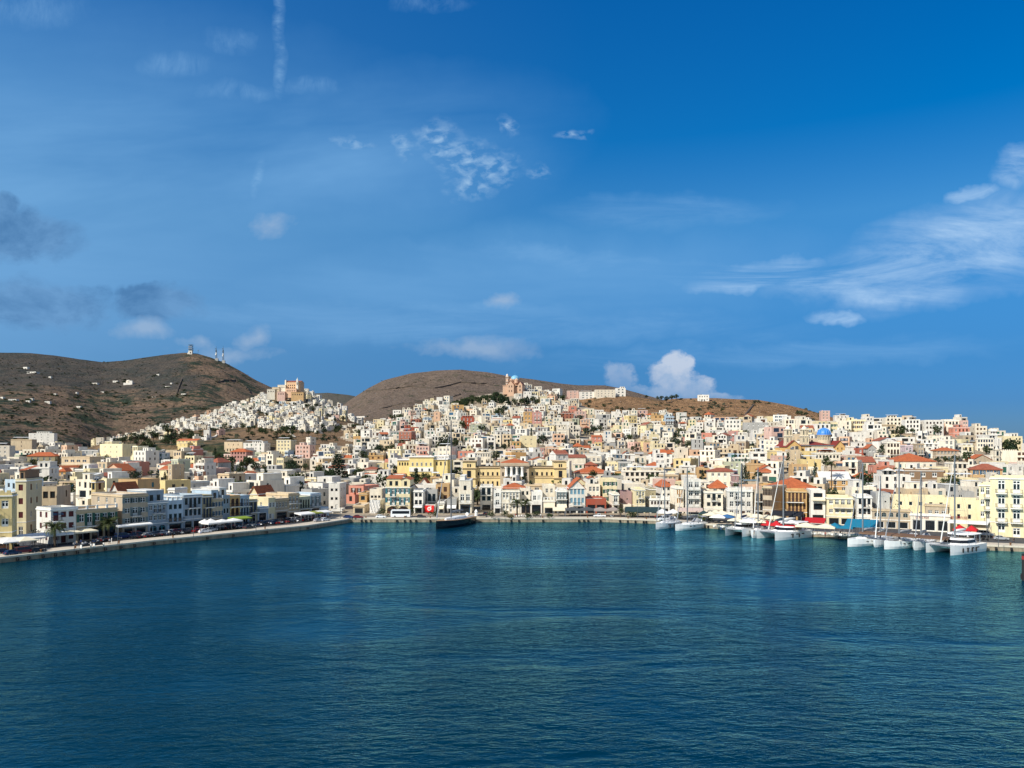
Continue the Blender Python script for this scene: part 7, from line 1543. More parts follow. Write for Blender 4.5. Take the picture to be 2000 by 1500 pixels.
# ---------------------------------------------------------------- cars, bikes, canopies, furniture and people on the quay
TYRE = plain('tyre rubber', (.012,.012,.013), .85); HUB = plain('wheel hub', srgb(150,152,154), .35, .7); CHROME = plain('lamp glass', srgb(210,210,206), .15); REDL = plain('tail lamp', srgb(140,14,16), .3)
CARC = {'black': (.012,.013,.016), 'dark blue': (.014,.03,.075), 'blue': (.012,.028,.10), 'red': (.16,.012,.014), 'dark red': (.10,.012,.014), 'white': srgb(228,230,232), 'silver': srgb(168,172,176), 'grey': (.09,.095,.10), 'dark grey': (.035,.037,.04), 'teal': (.02,.08,.10)}
VM = {}
def car_parts(kind, col):
    k = (kind, col)
    if k in VM: return VM[k]
    body = plain('car paint ' + col, CARC[col], .22, .2 if col in ('silver','grey') else 0)
    if kind == 'car': L_, Wd, P, Q = 4.1, 1.7, [(-2.05,.35),(-2.05,.82),(-1.95,.92),(-1.2,.98),(.75,.96),(1.85,.78),(2.05,.6),(2.05,.35)], [(-1.75,.92),(-1.35,1.43),(.15,1.45),(.95,.93)]
    elif kind == 'van': L_, Wd, P, Q = 4.9, 1.85, [(-2.45,.4),(-2.45,1.05),(-2.4,1.15),(1.2,1.15),(2.2,1.0),(2.45,.7),(2.45,.4)], [(-2.42,1.1),(-2.35,1.95),(.75,1.95),(1.5,1.12)]
    else: L_, Wd, P, Q = 5.0, 1.75, [(-2.5,.5),(-2.5,.95),(-.3,.95),(-.3,1.0),(1.2,1.0),(2.3,.9),(2.5,.7),(2.5,.5)], [(-.35,.98),(-.3,1.62),(.7,1.62),(1.3,.98)]
    def ext(pr, w0, w1, mb, m=0):
        zmin, zmax = min(p[1] for p in pr), max(p[1] for p in pr); f = lambda z: w0 + (w1-w0)*(z-zmin)/(zmax-zmin)
        mb.loft([[(x, -f(z)/2, z) for x, z in pr], [(x, f(z)/2, z) for x, z in pr]], m)
    b = MB(); ext(P, Wd, Wd*.94, b)
    ca = MB(); ext(Q, Wd*.93, Wd*.76, ca)
    gl = MB(); q0, q1, q2, q3 = Q; z0, z1 = q0[1]+.1, q1[1]-.09
    lerp = lambda a, c, z: a[0] + (c[0]-a[0])*(z-a[1])/(c[1]-a[1])
    wy = lambda z: (Wd*.93 + (Wd*.76-Wd*.93)*(z-Q[0][1])/(Q[1][1]-Q[0][1]))/2 + .012
    for s in (-1,1):
        a0, a1, c0, c1 = lerp(q0,q1,z0)+.15, lerp(q0,q1,z1)+.12, lerp(q3,q2,z0)-.15, lerp(q3,q2,z1)-.12; mid = (a0+c0)/2
        gl.poly([(a0,s*wy(z0),z0),(mid-.05,s*wy(z0),z0),(mid-.05,s*wy(z1),z1),(a1,s*wy(z1),z1)][::-s]); gl.poly([(mid+.05,s*wy(z0),z0),(c0,s*wy(z0),z0),(c1,s*wy(z1),z1),(mid+.05,s*wy(z1),z1)][::-s])
    gl.poly([(lerp(q3,q2,z0)+.015,-wy(z0)+.12,z0),(lerp(q3,q2,z0)+.015,wy(z0)-.12,z0),(lerp(q3,q2,z1)+.015,wy(z1)-.1,z1),(lerp(q3,q2,z1)+.015,-wy(z1)+.1,z1)])
    gl.poly([(lerp(q0,q1,z0)-.015,wy(z0)-.12,z0),(lerp(q0,q1,z0)-.015,-wy(z0)+.12,z0),(lerp(q0,q1,z1)-.015,-wy(z1)+.1,z1),(lerp(q0,q1,z1)-.015,wy(z1)-.1,z1)])
    wh = MB(); wh.tube((0,-.11,0),(0,.11,0),.32,n=14,m=0); wh.tube((0,-.12,0),(0,.12,0),.19,n=10,m=1)
    lt = MB(); lt.box(-.05,.05,-.2,.2,0,.16,0,bottom=True)
    VM[k] = (b.mesh('body',[body]), ca.mesh('cabin',[body]), gl.mesh('window',[BWIN]), wh.mesh('wheel',[TYRE,HUB]), lt.mesh('headlight',[CHROME]), lt.mesh('tail_light',[REDL]), L_, Wd); return VM[k]
def on_quay(x, y): Y = FPX*(H-1.12)/(y-HY); return colx(x, Y), Y
QL = math.atan2(.834, .552); QR = math.atan2(-.677, .736)
def put_car(x, y, col, kind, az, lab, group='cars parked along the harbour'):
    b, c, g_, w, hl, tl_, L_, Wd = car_parts(kind, col); X, Y = on_quay(x, y)
    t = thing({'car':'parked_car','van':'parked_van','pickup':'pickup_truck'}[kind], lab, {'car':'car','van':'van','pickup':'pickup truck'}[kind], (X, Y, 1.12), az, group); t.scale = (.74,)*3
    link('body', b, t); link('cabin', c, t); link('window', g_, t)
    for sx_ in (-.31,.31):
        for s in (-1,1): link('wheel', w, t, (L_*sx_, s*(Wd/2-.1), .32))
    for s in (-1,1): link('headlight', hl, t, (L_*.5, s*Wd*.33, .62)); link('tail_light', tl_, t, (-L_*.5, s*Wd*.36, .72))
for x, y, c, kd, az, lab in [
 (8,1081,'dark blue','car',QL,'dark blue car nearest the frame edge on the shaded quay'),(24,1084,'dark blue','car',QL+.1,'second dark blue car in the parked cluster under the umbrellas'),(38,1079,'black','car',QL,'black car between the two big square umbrellas'),(49,1081,'dark red','van',QL,'dark maroon van in the parked cluster'),(74,1079,'black','car',QL,'black car with pale plate at the end of the parked cluster'),(28,1072,'teal','car',QL+1.5,'teal car half hidden under the white umbrella'),
 (222,1056,'black','car',QL,'black car below the second date palm'),(240,1052,'blue','van',QL,'deep blue van before the tall stone house'),(268,1049,'red','van',QL,'red van before the tall stone house'),(290,1049,'silver','car',QL,'silver car beside the row of motorbikes'),(301,1047,'grey','car',QL,'grey car in front of the turquoise arched doors'),(205,1056,'dark grey','car',QL+.2,'dark grey car under the second date palm'),
 (388,1040,'red','car',QL,'red car behind the pale quay railing posts'),(413,1038,'silver','car',QL,'silver-grey car by the white street canopy'),(400,1041,'white','car',QL,'small white car between the red and silver ones'),(487,1033,'dark grey','car',QL,'dark grey car before the low grey house'),(535,1024,'dark blue','car',QL,'navy car among motorbikes at the beige house'),(517,1026,'black','car',QL,'black car by the large dark shop windows'),(622,1019,'silver','car',QL,'pale silver car under the olive awning'),(635,1018,'white','car',QL,'white car under the last white awning'),
 (681,1012.5,'blue','car',0,'blue car at the inner corner of the quay'),(700,1012.5,'red','car',0,'red car right of the blue corner car'),(744,1012,'white','car',0,'white car in front of the hanging building sheet'),(823,1011.5,'dark grey','car',0,'dark car right of the white bus'),(942,1011,'grey','car',.6,'grey car parked in the mouth of the shaded street'),(950,1006,'black','car',1.2,'black car inside the shaded street'),
 (1171,1010.5,'white','pickup',math.pi,'white pickup truck under the grey canopies'),(1297,1017,'white','van',math.pi+.3,'white van behind the pair of moored yachts'),
 (1925,1047,'white','van',QR,'white van on the eastern car park'),(1955,1055,'silver','car',QR+.35,'silver hatchback on the eastern car park'),(1947,1044,'silver','car',QR,'pale car behind the silver hatchback')]: put_car(x, y, c, kd, az, lab)
for i in range(46):                                             # the packed rank of cars under the shaded house fronts
    r_ = random.Random(i); x = 252 + (632-252)*i/45; P = ray_line(x, off(1, 9.6 + r_.uniform(-.3,.3)), SEG['L'][1]); c = r_.choice(['black','dark blue','dark grey','grey','black','dark grey','silver','dark red'])
    put_car(CX + FPX*P[0]/P[1], HY + FPX*(H-1.12)/P[1], c, 'car', QL + r_.uniform(-.06,.06), f'{c} car in the packed rank behind the quay motorbikes', f'{c} cars in the packed rank behind the motorbikes')
# bus
X, Y = on_quay(783, 1011); t = thing('bus', 'white coach with a dark window band in front of the pale yellow hotel', 'bus', (X, Y, 1.12), math.pi); t.scale = (.58, .8, .8)
mb = MB(); mb.loft([[(-5,y,.4),(-5,y,2.9),(-4.8,y,3.1),(4.6,y,3.1),(5.0,y,2.6),(5.15,y,1.2),(5.1,y,.4)] for y in (-1.2,1.2)]); link('body', mb.mesh('body', [plain('car paint white', CARC['white'], .25)]), t)
mb = MB()
for s in (-1,1): mb.poly([(-4.6,s*1.21,1.55),(4.3,s*1.21,1.55),(4.3,s*1.21,2.65),(-4.6,s*1.21,2.65)][::-s])
mb.poly([(5.09,-1.1,1.3),(5.09,1.1,1.3),(4.99,1.1,2.6),(4.99,-1.1,2.6)]); link('window', mb.mesh('window', [BWIN]), t)
w_ = VM[('car','white')][3]
for x in (-3,2.9):
    for s in (-1,1): link('wheel', w_, t, (x, s*1.12, .45), 0, (1.4,1,1.4))
# motorbikes
bk = MB(); fr, sg = plain('scooter frame', (.02,.02,.022), .4), None
def bike(colname):
    mb = MB(); mb.loft([[(-.75,y,.5),(-.7,y,.78),(-.1,y,.80),(.05,y,.5),(.35,y,.45),(.5,y,.95),(.6,y,.92),(.55,y,.35),(-.3,y,.3)] for y in (-.14,.14)]); b = mb.mesh('body', [plain('car paint ' + colname, CARC[colname], .25)])
    mb = MB(); mb.box(-.72,.0,-.13,.13,.80,.90,0); s_ = mb.mesh('seat', [RUB])
    mb = MB(); mb.tube((0,-.05,0),(0,.05,0),.27,n=12); w = mb.mesh('wheel', [TYRE])
    mb = MB(); mb.tube((.5,-.33,1.05),(.5,.33,1.05),.025,n=5); mb.tube((.62,0,.3),(.5,0,1.05),.03,n=5); h = mb.mesh('handlebar', [HUB]); return b, s_, w, h
BK = {c: bike(c) for c in ('black','red','white','dark blue','silver')}
r = random.Random(8)
def put_bike(X, Y, az, c, lab, group):
    b, s_, w, h = BK[c]; t = thing('motorbike', lab, 'motorbike', (X, Y, 1.12), az, group); t.scale = (.8,)*3; link('body', b, t); link('seat', s_, t); link('handlebar', h, t); link('wheel', w, t, (-.55,0,.27)); link('wheel', w, t, (.66,0,.27))
def row(x0, x1, d, n, lab, group):
    for i in range(n):
        x = x0 + (x1-x0)*i/(n-1); A = off(1, d); P = ray_line(x, A, SEG['L'][1]); c = r.choice(['black','black','dark blue','red','white','silver','black'])
        put_bike(P[0]+r.uniform(-.3,.3), P[1], QL+math.pi/2+r.uniform(-.2,.2), c, f'parked {c} motorbike {lab}', group)
row(258, 372, 6.0, 34, 'in the long row before the pale blue quay houses', 'motorbikes in the long row by the pale blue houses')
row(425, 512, 6.0, 30, 'in the row before the sky-blue and olive houses', 'motorbikes in the row by the sky-blue house')
row(528, 616, 6.0, 30, 'in the row before the ornate beige house', 'motorbikes in the row by the ornate beige house')
row(182, 208, 7.0, 8, 'in the short row below the second palm', 'motorbikes in the short row by the second palm')
put_bike(*on_quay(1924, 1056), QR+.3, 'black', 'lone black motorbike on the eastern car park', 'motorbikes elsewhere'); put_bike(*on_quay(1195, 1010.5), 0, 'silver', 'lone silver motorbike under the taupe canopy', 'motorbikes elsewhere')
# canopies
def canopy(nm, lab, x0, x1, yb, h, dep, col, az=0, kind='slope', drop=.6, zlo=None, group='awnings and canopies of the quay cafes'):
    """a cloth roof on poles: front edge between picture columns x0..x1 with its posts standing at row yb"""
    h *= .84; dep *= .8; drop *= .8
    Y = FPX*(H-1.12)/(yb-HY); w = (x1-x0)*Y/FPX/max(.5, abs(math.cos(az))); t = thing(nm, lab, 'awning' if kind != 'tent' else 'canopy', (colx((x0+x1)/2, Y), Y, 1.12), az, group)
    mb = MB(); n = max(2, int(w/3.2))
    if kind == 'slope':
        for s in (0, .05): mb.poly([(-w/2,0,h-s),(w/2,0,h-s),(w/2,dep,h+drop-s),(-w/2,dep,h+drop-s)][::1 if s == 0 else -1])
        mb.poly([(-w/2,-.01,h-.3),(w/2,-.01,h-.3),(w/2,0,h),(-w/2,0,h)]); mb.poly([(-w/2,0,h),(-w/2,dep,h+drop),(-w/2,dep,h+drop-.3),(-w/2,-.01,h-.3)]); mb.poly([(w/2,0,h),(w/2,-.01,h-.3),(w/2,dep,h+drop-.3),(w/2,dep,h+drop)])
    else:                                                         # row of pyramid tops with valance
        bw = w/n
        for i in range(n):
            a, b = -w/2+i*bw, -w/2+(i+1)*bw; ap = ((a+b)/2, dep/2, h+drop+.5)
            C4 = [(a,0,h),(b,0,h),(b,dep,h),(a,dep,h)]
            for q in range(4): mb.poly([C4[q], C4[(q+1)%4], ap]); p, p2 = C4[q], C4[(q+1)%4]; mb.poly([(p[0],p[1],h-.35),(p2[0],p2[1],h-.35),p2,p])
    link('cover', mb.mesh('cover', [cloth(col)]), t)
    for i in range(n+1):
        for y in (.06, dep-.06): pm = MB(); x = -w/2+.06+(w-.12)*i/n; pm.tube((x,y,0),(x,y,h-.02+(drop if kind == 'slope' and y > 1 else 0)),.05,n=5); link('post', pm.mesh('post', [METAL]), t)
    return t
AL = R(56.5)
for a in [('awning','long white awning over the low arched stone cafe',18,68,1075,2.8,4,'white',AL,'slope',.5),('awning','long flat white canopy behind the first date palm',70,122,1067,2.8,4.5,'white',AL,'slope',.5),('awning','wide cream-white canopy right of the first date palm',122,172,1061,2.9,4.5,'cream',AL,'tent',.2),
 ('awning','thin white awning strip before the tall stone house',246,285,1050,3.6,1.6,'white',AL,'slope',.3),('awning','white street canopy before the olive and stone-coloured houses',420,463,1036,2.7,4,'white',AL,'tent',.1),('awning','bright lime-green awning beside the white street canopy',464,487,1029,2.7,3.6,'green',AL,'slope',.45),('awning','small white tent left of the white street canopy',404,419,1036,2.7,3,'white',AL,'tent',.2),
 ('awning','white awning under the greenish balcony house',592,612,1019,2.7,3.6,'white',AL,'slope',.5),('awning','olive-green awning under the light blue house',612,629,1017,2.7,3.6,'olive',AL,'slope',.5),('awning','white awning at the inner corner of the quay',630,646,1015,2.7,3.2,'white',AL,'slope',.5),
 ('awning','cream box awning left of the grey tents',1080,1104,1009,2.4,3,'cream',0,'slope',.9),('cafe_tent','grey three-peaked cafe tent below the brick-red house',1104,1163,1009,2.5,6,'dark grey',0,'tent',.3),('cafe_tent','taupe cafe tent below the dusky mauve wall',1161,1214,1010,2.5,6,'taupe',0,'tent',.4),('cafe_tent','dark green cafe tent beside the quay bend',1222,1292,1012,2.4,7,'dark green',R(-8),'slope',1.2),
 ('cafe_tent','white scalloped tent with dark underside behind the moored yachts',1284,1326,1014,2.3,5,'white',R(-8),'tent',.6),('awning','long pinkish awning under the modern apartment block',1325,1372,1016,3.2,5,'pinkish',R(-12),'slope',.8),('cafe_tent','dark green tent under the cream stone house',1366,1400,1019,2.6,5,'dark green',R(-15),'tent',.5),
 ('cafe_tent','red cafe tent in front of the grey arched house',1489,1520,1040,2.4,4,'red',R(-30),'tent',.5),('cafe_tent','long red cafe tent in front of the ochre townhouse',1521,1558,1042,2.2,4,'red',R(-30),'slope',.9),('cafe_tent','black swooping canopy over the red tents',1510,1560,1038,5.0,4,'black',R(-30),'slope',1.0),('awning','tall red screen awning under the white modern house',1568,1606,1040,3.2,3,'red',R(-30),'slope',1.1),('awning','long cream canopy left of the teal awnings',1560,1622,1046,2.6,4,'cream',R(-33),'tent',.3),
 ('awning','low teal canopy, the smaller of the teal pair',1620,1660,1048,2.7,5,'teal',R(-33),'tent',.4),('awning','large sloping teal awning before the white blue-trimmed house',1655,1703,1050,3.2,6,'teal',R(-33),'slope',1.6),('pergola','low brown reed pergola behind the row of white yachts',1692,1772,1060,2.2,3,'brown',R(-40),'slope',.3),('pergola','second brown reed pergola beside the big catamaran',1772,1836,1066,2.2,3,'brown',R(-40),'slope',.3),
 ('cafe_tent','scarlet cafe tent below the red roof letters',1868,1900,1052,2.5,4,'red',R(-38),'tent',.6),('awning','flat white canopy above the scarlet tent',1862,1916,1050,4.2,5,'white',R(-38),'slope',.3),('awning','cream sloping awning at the edge of the car park',1896,1926,1051,2.7,4,'cream',R(-38),'slope',.9)]: canopy(*a)
# umbrellas
def umbrella_mesh(w, h):
    mb = MB(); k = .45; C4 = [(-w,-w,h),(w,-w,h),(w,w,h),(-w,w,h)]
    for q in range(4): p, p2 = C4[q], C4[(q+1)%4]; mb.poly([p, p2, (0,0,h+k+.25)]); mb.poly([(p[0],p[1],h-.2),(p2[0],p2[1],h-.2),p2,p])
    return mb
UM = {}
def umbrella(x, yb, w, h, col, lab, group='square sun umbrellas of the quay cafes', a=-.4):
    k = (w, h, col)
    if k not in UM: pm = MB(); pm.tube((0,0,.08),(0,0,h+.6),.04,n=6); bm = MB(); bm.box(-.35,.35,-.35,.35,0,.1,0); UM[k] = (umbrella_mesh(w,h).mesh('canopy',[cloth(col)]), pm.mesh('pole',[METAL]), bm.mesh('base',[STONE]))
    X, Y = on_quay(x, yb); t = thing('umbrella', lab, 'umbrella', (X, Y, 1.12), a, group); c, p, b = UM[k]; link('canopy', c, t); link('pole', p, t); link('base', b, t)
umbrella(17, 1079, 1.9, 2.3, 'white', 'big white square umbrella nearest the frame edge over parked cars', a=1.0); umbrella(49, 1076, 1.8, 2.3, 'cream', 'big cream square umbrella over the parked cars', a=1.0)
r = random.Random(4)
for i, (x, y, c) in enumerate([(1404,1027,'white'),(1390,1022,'cream'),(1410,1019,'cream'),(1428,1022,'cream'),(1446,1026,'cream'),(1420,1027,'blue'),(1462,1023,'cream'),(1480,1026,'cream'),(1497,1028,'cream'),(1440,1034,'cream'),(1462,1037,'white'),(1482,1037,'cream'),(1514,1030,'cream'),(1530,1034,'cream'),(1545,1040,'white'),(1398,1018,'cream')]):
    lb = 'blue umbrella among the cream ones by the yachts' if c == 'blue' else f'{c} square umbrella in the cafe cluster behind the catamarans'
    umbrella(x, y, 2.1, 2.5, c, lb, 'cream and white umbrellas behind the catamarans' if c != 'blue' else 'square sun umbrellas of the quay cafes', -.4+r.uniform(-.2,.2))
# cafe tables and chairs
mb = MB(); mb.box(-.22,.22,-.22,.22,.42,.47,0,bottom=True); seat = mb.mesh('seat',[cloth('white')]); mb = MB(); mb.box(-.22,.22,.18,.22,.47,.9,0); back = mb.mesh('backrest',[cloth('white')]); mb = MB(); mb.tube((0,0,0),(0,0,.42),.025,n=4); leg = mb.mesh('leg',[METAL])
mb = MB(); mb.lathe([(.38,.70),(.38,.74)],n=12); ttop = mb.mesh('tabletop',[plain('table top', srgb(206,200,190), .5)]); mb = MB(); mb.tube((0,0,0),(0,0,.7),.04,n=6); tleg = mb.mesh('pedestal',[METAL])
for i, (x, y) in enumerate([(x0 + 9*k, y0 + dy) for x0, y0, n, sl_ in ((1592,1046,8,.5),(1398,1032,4,.6),(1000,1011,5,0),(150,1066,3,-.3)) for k, dy in [(k, k*sl_) for k in range(n)]]):
    X, Y = on_quay(x, y); gp = 'white cafe tables by the teal awnings' if x > 1580 else 'white cafe tables under the cream umbrellas' if x > 1300 else 'cafe tables by the fan palms' if x > 900 else 'cafe tables on the shaded quay'
    t = thing('cafe_table', 'round table among the ' + gp[0:].replace('white cafe tables','white cafe chairs').replace('cafe tables','cafe chairs'), 'table', (X, Y, 1.2), 0, gp); t.scale = (.8,)*3; link('tabletop', ttop, t); link('pedestal', tleg, t)
    for q in range(3):
        a = 2.1*q + i; t = thing('cafe_chair', 'white chair drawn up to the ' + gp, 'chair', (X+.75*math.cos(a), Y+.75*math.sin(a), 1.2), a-math.pi/2, 'chairs at the ' + gp); t.scale = (.8,)*3; link('seat', seat, t); link('backrest', back, t)
        for sx_ in (-.18,.18):
            for sy_ in (-.18,.18): link('leg', leg, t, (sx_, sy_, 0))
# white framed benches on the shaded quay
for x, lab in ((168,'white framed bench on the shaded promenade, the one nearer the white house'),(193,'white framed bench on the shaded promenade, the one nearer the palm')):
    Y = FPX*(H-1.2)/(1070-(x-168)*.10-HY); t = thing('bench', lab, 'bench', (colx(x,Y), Y, 1.2), AL, 'benches on the shaded quay'); t.scale = (.8,)*3; mb = MB(); mb.box(-1.2,1.2,-.3,.3,.42,.5,0,bottom=True); link('seat', mb.mesh('seat',[plain('dark slats', (.05,.045,.04), .7)]), t); mb = MB(); mb.box(-1.2,1.2,.25,.32,.5,1.0,0); link('backrest', mb.mesh('backrest',[plain('dark slats', (.05,.045,.04), .7)]), t)
    for s in (-1.25,1.25): mb = MB(); mb.box(s-.07,s+.07,-.35,.35,0,.9,0); link('side_frame', mb.mesh('side_frame',[TRIM]), t)
# fenders and bollards of the quay wall
i = 0
for x in (33,55,83,107,124,150,171,205,235,262,300,340,404,455,520,600,706,714,724,775,790,801,812,840,998,1013,1060,1130,1140,1148,1172,1211,1226,1241,1257,1262,1384,1422,1640,1700,1945,1975):
    u_ = (x-CX)/FPX; b = None
    for a, c in zip(QW, QW[1:]):
        dx_, dy_ = c[0]-a[0], c[1]-a[1]; den = dx_ - u_*dy_
        if abs(den) < 1e-9: continue
        s = (u_*a[1]-a[0])/den
        if 0 <= s <= 1: b = (a[0]+s*dx_, a[1]+s*dy_, Vector((dx_,dy_)).normalized()); break
    if not b: continue
    n_ = Vector((b[2].y, -b[2].x)); i += 1
    mb = MB(); q = Vector((b[0],b[1],0)) + Vector((n_.x,n_.y,0))*.22; mb.box(-.2,.2,-.14,.14,.15,.8,0,bottom=True); mb.tube((-.16,-.2,.45),(.16,-.2,.45),.24,n=10)
    tag(link('quay_fender', mb.mesh('quay_fender',[RUB]), None, q, math.atan2(b[2].y,b[2].x)), 'black rubber fender hanging on the quay wall', 'fender', 'rubber fenders along the quay wall')
    if i % 3 == 0:
        mb = MB(); mb.lathe([(.22,0),(.16,.12),(.14,.38),(.26,.45),(.26,.56),(.1,.62)],n=12); p = Vector((b[0],b[1],1.21)) - Vector((n_.x,n_.y,0))*.55; tag(link('bollard', mb.mesh('bollard',[weathered('rusty iron', srgb(122,84,52), .5, 3)]), None, p), 'rusty iron mooring bollard on the quay edge', 'bollard', 'mooring bollards along the quay edge')
# street lamps
lm1 = MB(); lm1.tube((0,0,0),(0,0,6.2),.08,.05,6); lm1.tube((0,0,6.1),(0,-.9,6.35),.04,n=5); PM = lm1.mesh('pole',[plain('lamp post grey', srgb(92,98,100), .5, .3)]); lm2 = MB(); lm2.box(-.15,.15,-1.3,-.8,6.3,6.42,0,bottom=True); LMP = lm2.mesh('lamp_head',[METAL])
for x, y, lab in [(145,1078,'slim lamp post on the shaded promenade by the benches'),(230,1064,'slim lamp post before the deep blue van'),(378,1050,'slim lamp post by the red car on the quay'),(500,1040,'slim lamp post near the low grey house'),(665,1013,'lamp post at the inner quay corner'),(1245,1013,'lamp post beside the quay bend'),(1435,1036,'lamp post between the umbrellas and the first catamaran'),(1927,1056,'lamp post on the eastern car park'),(1950,1069,'lamp post at the edge of the eastern car park')]:
    X, Y = on_quay(x, y); t = thing('street_lamp', lab, 'street lamp', (X, Y, 1.2), .3, 'street lamps on the quay'); t.scale = (.85,)*3; link('pole', PM, t); link('lamp_head', LMP, t)
# monument
X, Y = on_quay(930, 1011.5); t = thing('monument', 'small white stone monument on a boat-shaped base at the quay edge', 'monument', (X, Y, 1.2)); mb = MB(); mb.loft([[(a*2.2, b*.8, z) for a, b in ((-1,-.7),(.5,-.8),(1.3,0),(.5,.8),(-1,.7))] for z in (0,.5)]); link('base', mb.mesh('base',[STONE]), t); mb = MB(); mb.lathe([(.5,.5),(.42,1.6),(.55,1.7),(.3,2.2),(.1,2.5)],n=10); link('shaft', mb.mesh('shaft',[TRIM]), t)
# signs
def scrawl(nm, lab, loc, rz, wd, ht, n, mat, lead=0.0):
    """a line of lettering too far off to read: upright and crossing strokes in letter-sized groups"""
    r = random.Random(n*7+3); mb = MB(); cw = wd/n
    for k in range(n):
        x = -wd/2 + k*cw; h_ = ht*(1.0 + lead if k == 0 else 1.0); t_ = cw*.16
        mb.box(x+cw*.1, x+cw*.1+t_, -.03, .03, 0, h_, 0, bottom=True)
        if r.random() < .7: mb.box(x+cw*.66, x+cw*.66+t_, -.03, .03, 0, h_*r.choice([1,.6]), 0, bottom=True)
        for z in r.sample([0, .42, .82], 2): mb.box(x+cw*.1+t_, x+cw*.66, -.03, .03, h_*z, h_*(z+.16), 0, bottom=True)
    return tag(link(nm, mb.mesh(nm, [mat]), None, loc, rz), lab, 'sign')
def find(l): return [h for h in houses if h.get('label','').startswith(l)][0]
hs_ = find('low white shop carrying'); P, w = hs_['P'], hs_['w']
t = thing('banner', 'bright red banner with a round white emblem on the low white shop', 'banner', (P[0]-.3, P[1]-.25, rowz(1000.5, P[1]))); mb = MB(); hh = 13.5*P[1]/FPX; mb.box(-w*.47, w*.47, -.05, .05, 0, hh, 0, bottom=True); link('cloth', mb.mesh('cloth',[plain('banner red', srgb(226,26,22), .6)]), t)
mb = MB(); 
for i in range(20): a, b = 6.283*i/20, 6.283*(i+1)/20; mb.poly([(hh*.30*math.cos(a),-.06,hh*.52+hh*.30*math.sin(a)),(hh*.30*math.cos(b),-.06,hh*.52+hh*.30*math.sin(b)),(hh*.12*math.cos(b)-.05,-.06,hh*.50+hh*.12*math.sin(b)),(hh*.12*math.cos(a)-.05,-.06,hh*.50+hh*.12*math.sin(a))])
mb.poly([(hh*.05,-.062,hh*.40),(hh*.16,-.062,hh*.44),(hh*.30,-.062,hh*.95),(hh*.18,-.062,hh*.95)]); link('emblem', mb.mesh('emblem',[TRIM]), t)
h2 = find('pale yellow house with two small'); Y = h2['P'][1] - 4; scrawl('lettering', 'red capital letters standing on the white cafe roof', (colx(1873, Y), Y, rowz(1014, Y)), R(-12), 30*Y/FPX, .72, 13, plain('sign red', srgb(140,34,44), .6))
h3 = find('white townhouse with maroon'); a = h3['a']; P = Vector((h3['P'][0], h3['P'][1], h3['z']+h3['h']-1.75)) + Vector((math.cos(a), math.sin(a), 0))*(-h3['w']*.22) + Vector((math.sin(a), -math.cos(a), 0))*.12; scrawl('lettering', 'blue lettering on the white maroon-shuttered house', P, a, h3['w']*.42, .5, 9, plain('sign blue', srgb(56,104,140), .6), .9)
h4 = find('low whitewashed cafe'); a = h4['a']; P = Vector((h4['P'][0], h4['P'][1], h4['z']+h4['h']-1.3)) + Vector((math.cos(a), math.sin(a), 0))*(-h4['w']*.2) + Vector((math.sin(a), -math.cos(a), 0))*.1; scrawl('lettering', 'faded pinkish lettering on the low whitewashed cafe front', P, a, h4['w']*.34, .5, 8, plain('faded letters', srgb(176,130,124), .7))
# building sheet
hs_ = find('house wrapped'); P = hs_['P']; w = hs_['w']; mb = MB(); nx, nz = 24, 12; top, bot = hs_['z']+hs_['h']+.1, rowz(1003, P[1]-.5)
g_ = [[(-w/2-.1 + (w+.2)*i/nx, -.35 + .12*math.sin(i*.9+j*.5) - .10*math.sin(i*2.1-j), (bot + .9*max(0, (i/nx-.55))*3*(1 if j == 0 else (1-j/nz)**3)) + (top-bot)*j/nz*(1 if j else 1) - (.9*max(0,(i/nx-.55))*3*(j/nz) if 0 else 0)) for i in range(nx+1)] for j in range(nz+1)]
for j in range(nz):
    for i in range(nx): mb.poly([g_[j][i], g_[j][i+1], g_[j+1][i+1], g_[j+1][i]])
tag(link('building_sheet', mb.mesh('building_sheet',[cloth('white')], True), None, (P[0],P[1],0)), 'rippled white building sheet hung over a house front beside the yellow hotel', 'sheet')
# mooring post at the frame edge
X, Y = onwater(1998.5, 1134); t = thing('mooring_post', 'dark post with a red band cut by the frame edge in the harbour water', 'post', (X, Y, 0)); mb = MB(); mb.tube((0,0,-3),(0,0,4.6),.22,n=10); link('shaft', mb.mesh('shaft',[RUB]), t); mb = MB(); mb.tube((0,0,3.6),(0,0,4.2),.235,n=10); link('band', mb.mesh('band',[plain('band red', srgb(150,40,36), .6)]), t); mb = MB(); mb.tube((-.3,0,.2),(-.3,0,1.2),.16,n=8); link('float', mb.mesh('float',[RUB]), t)
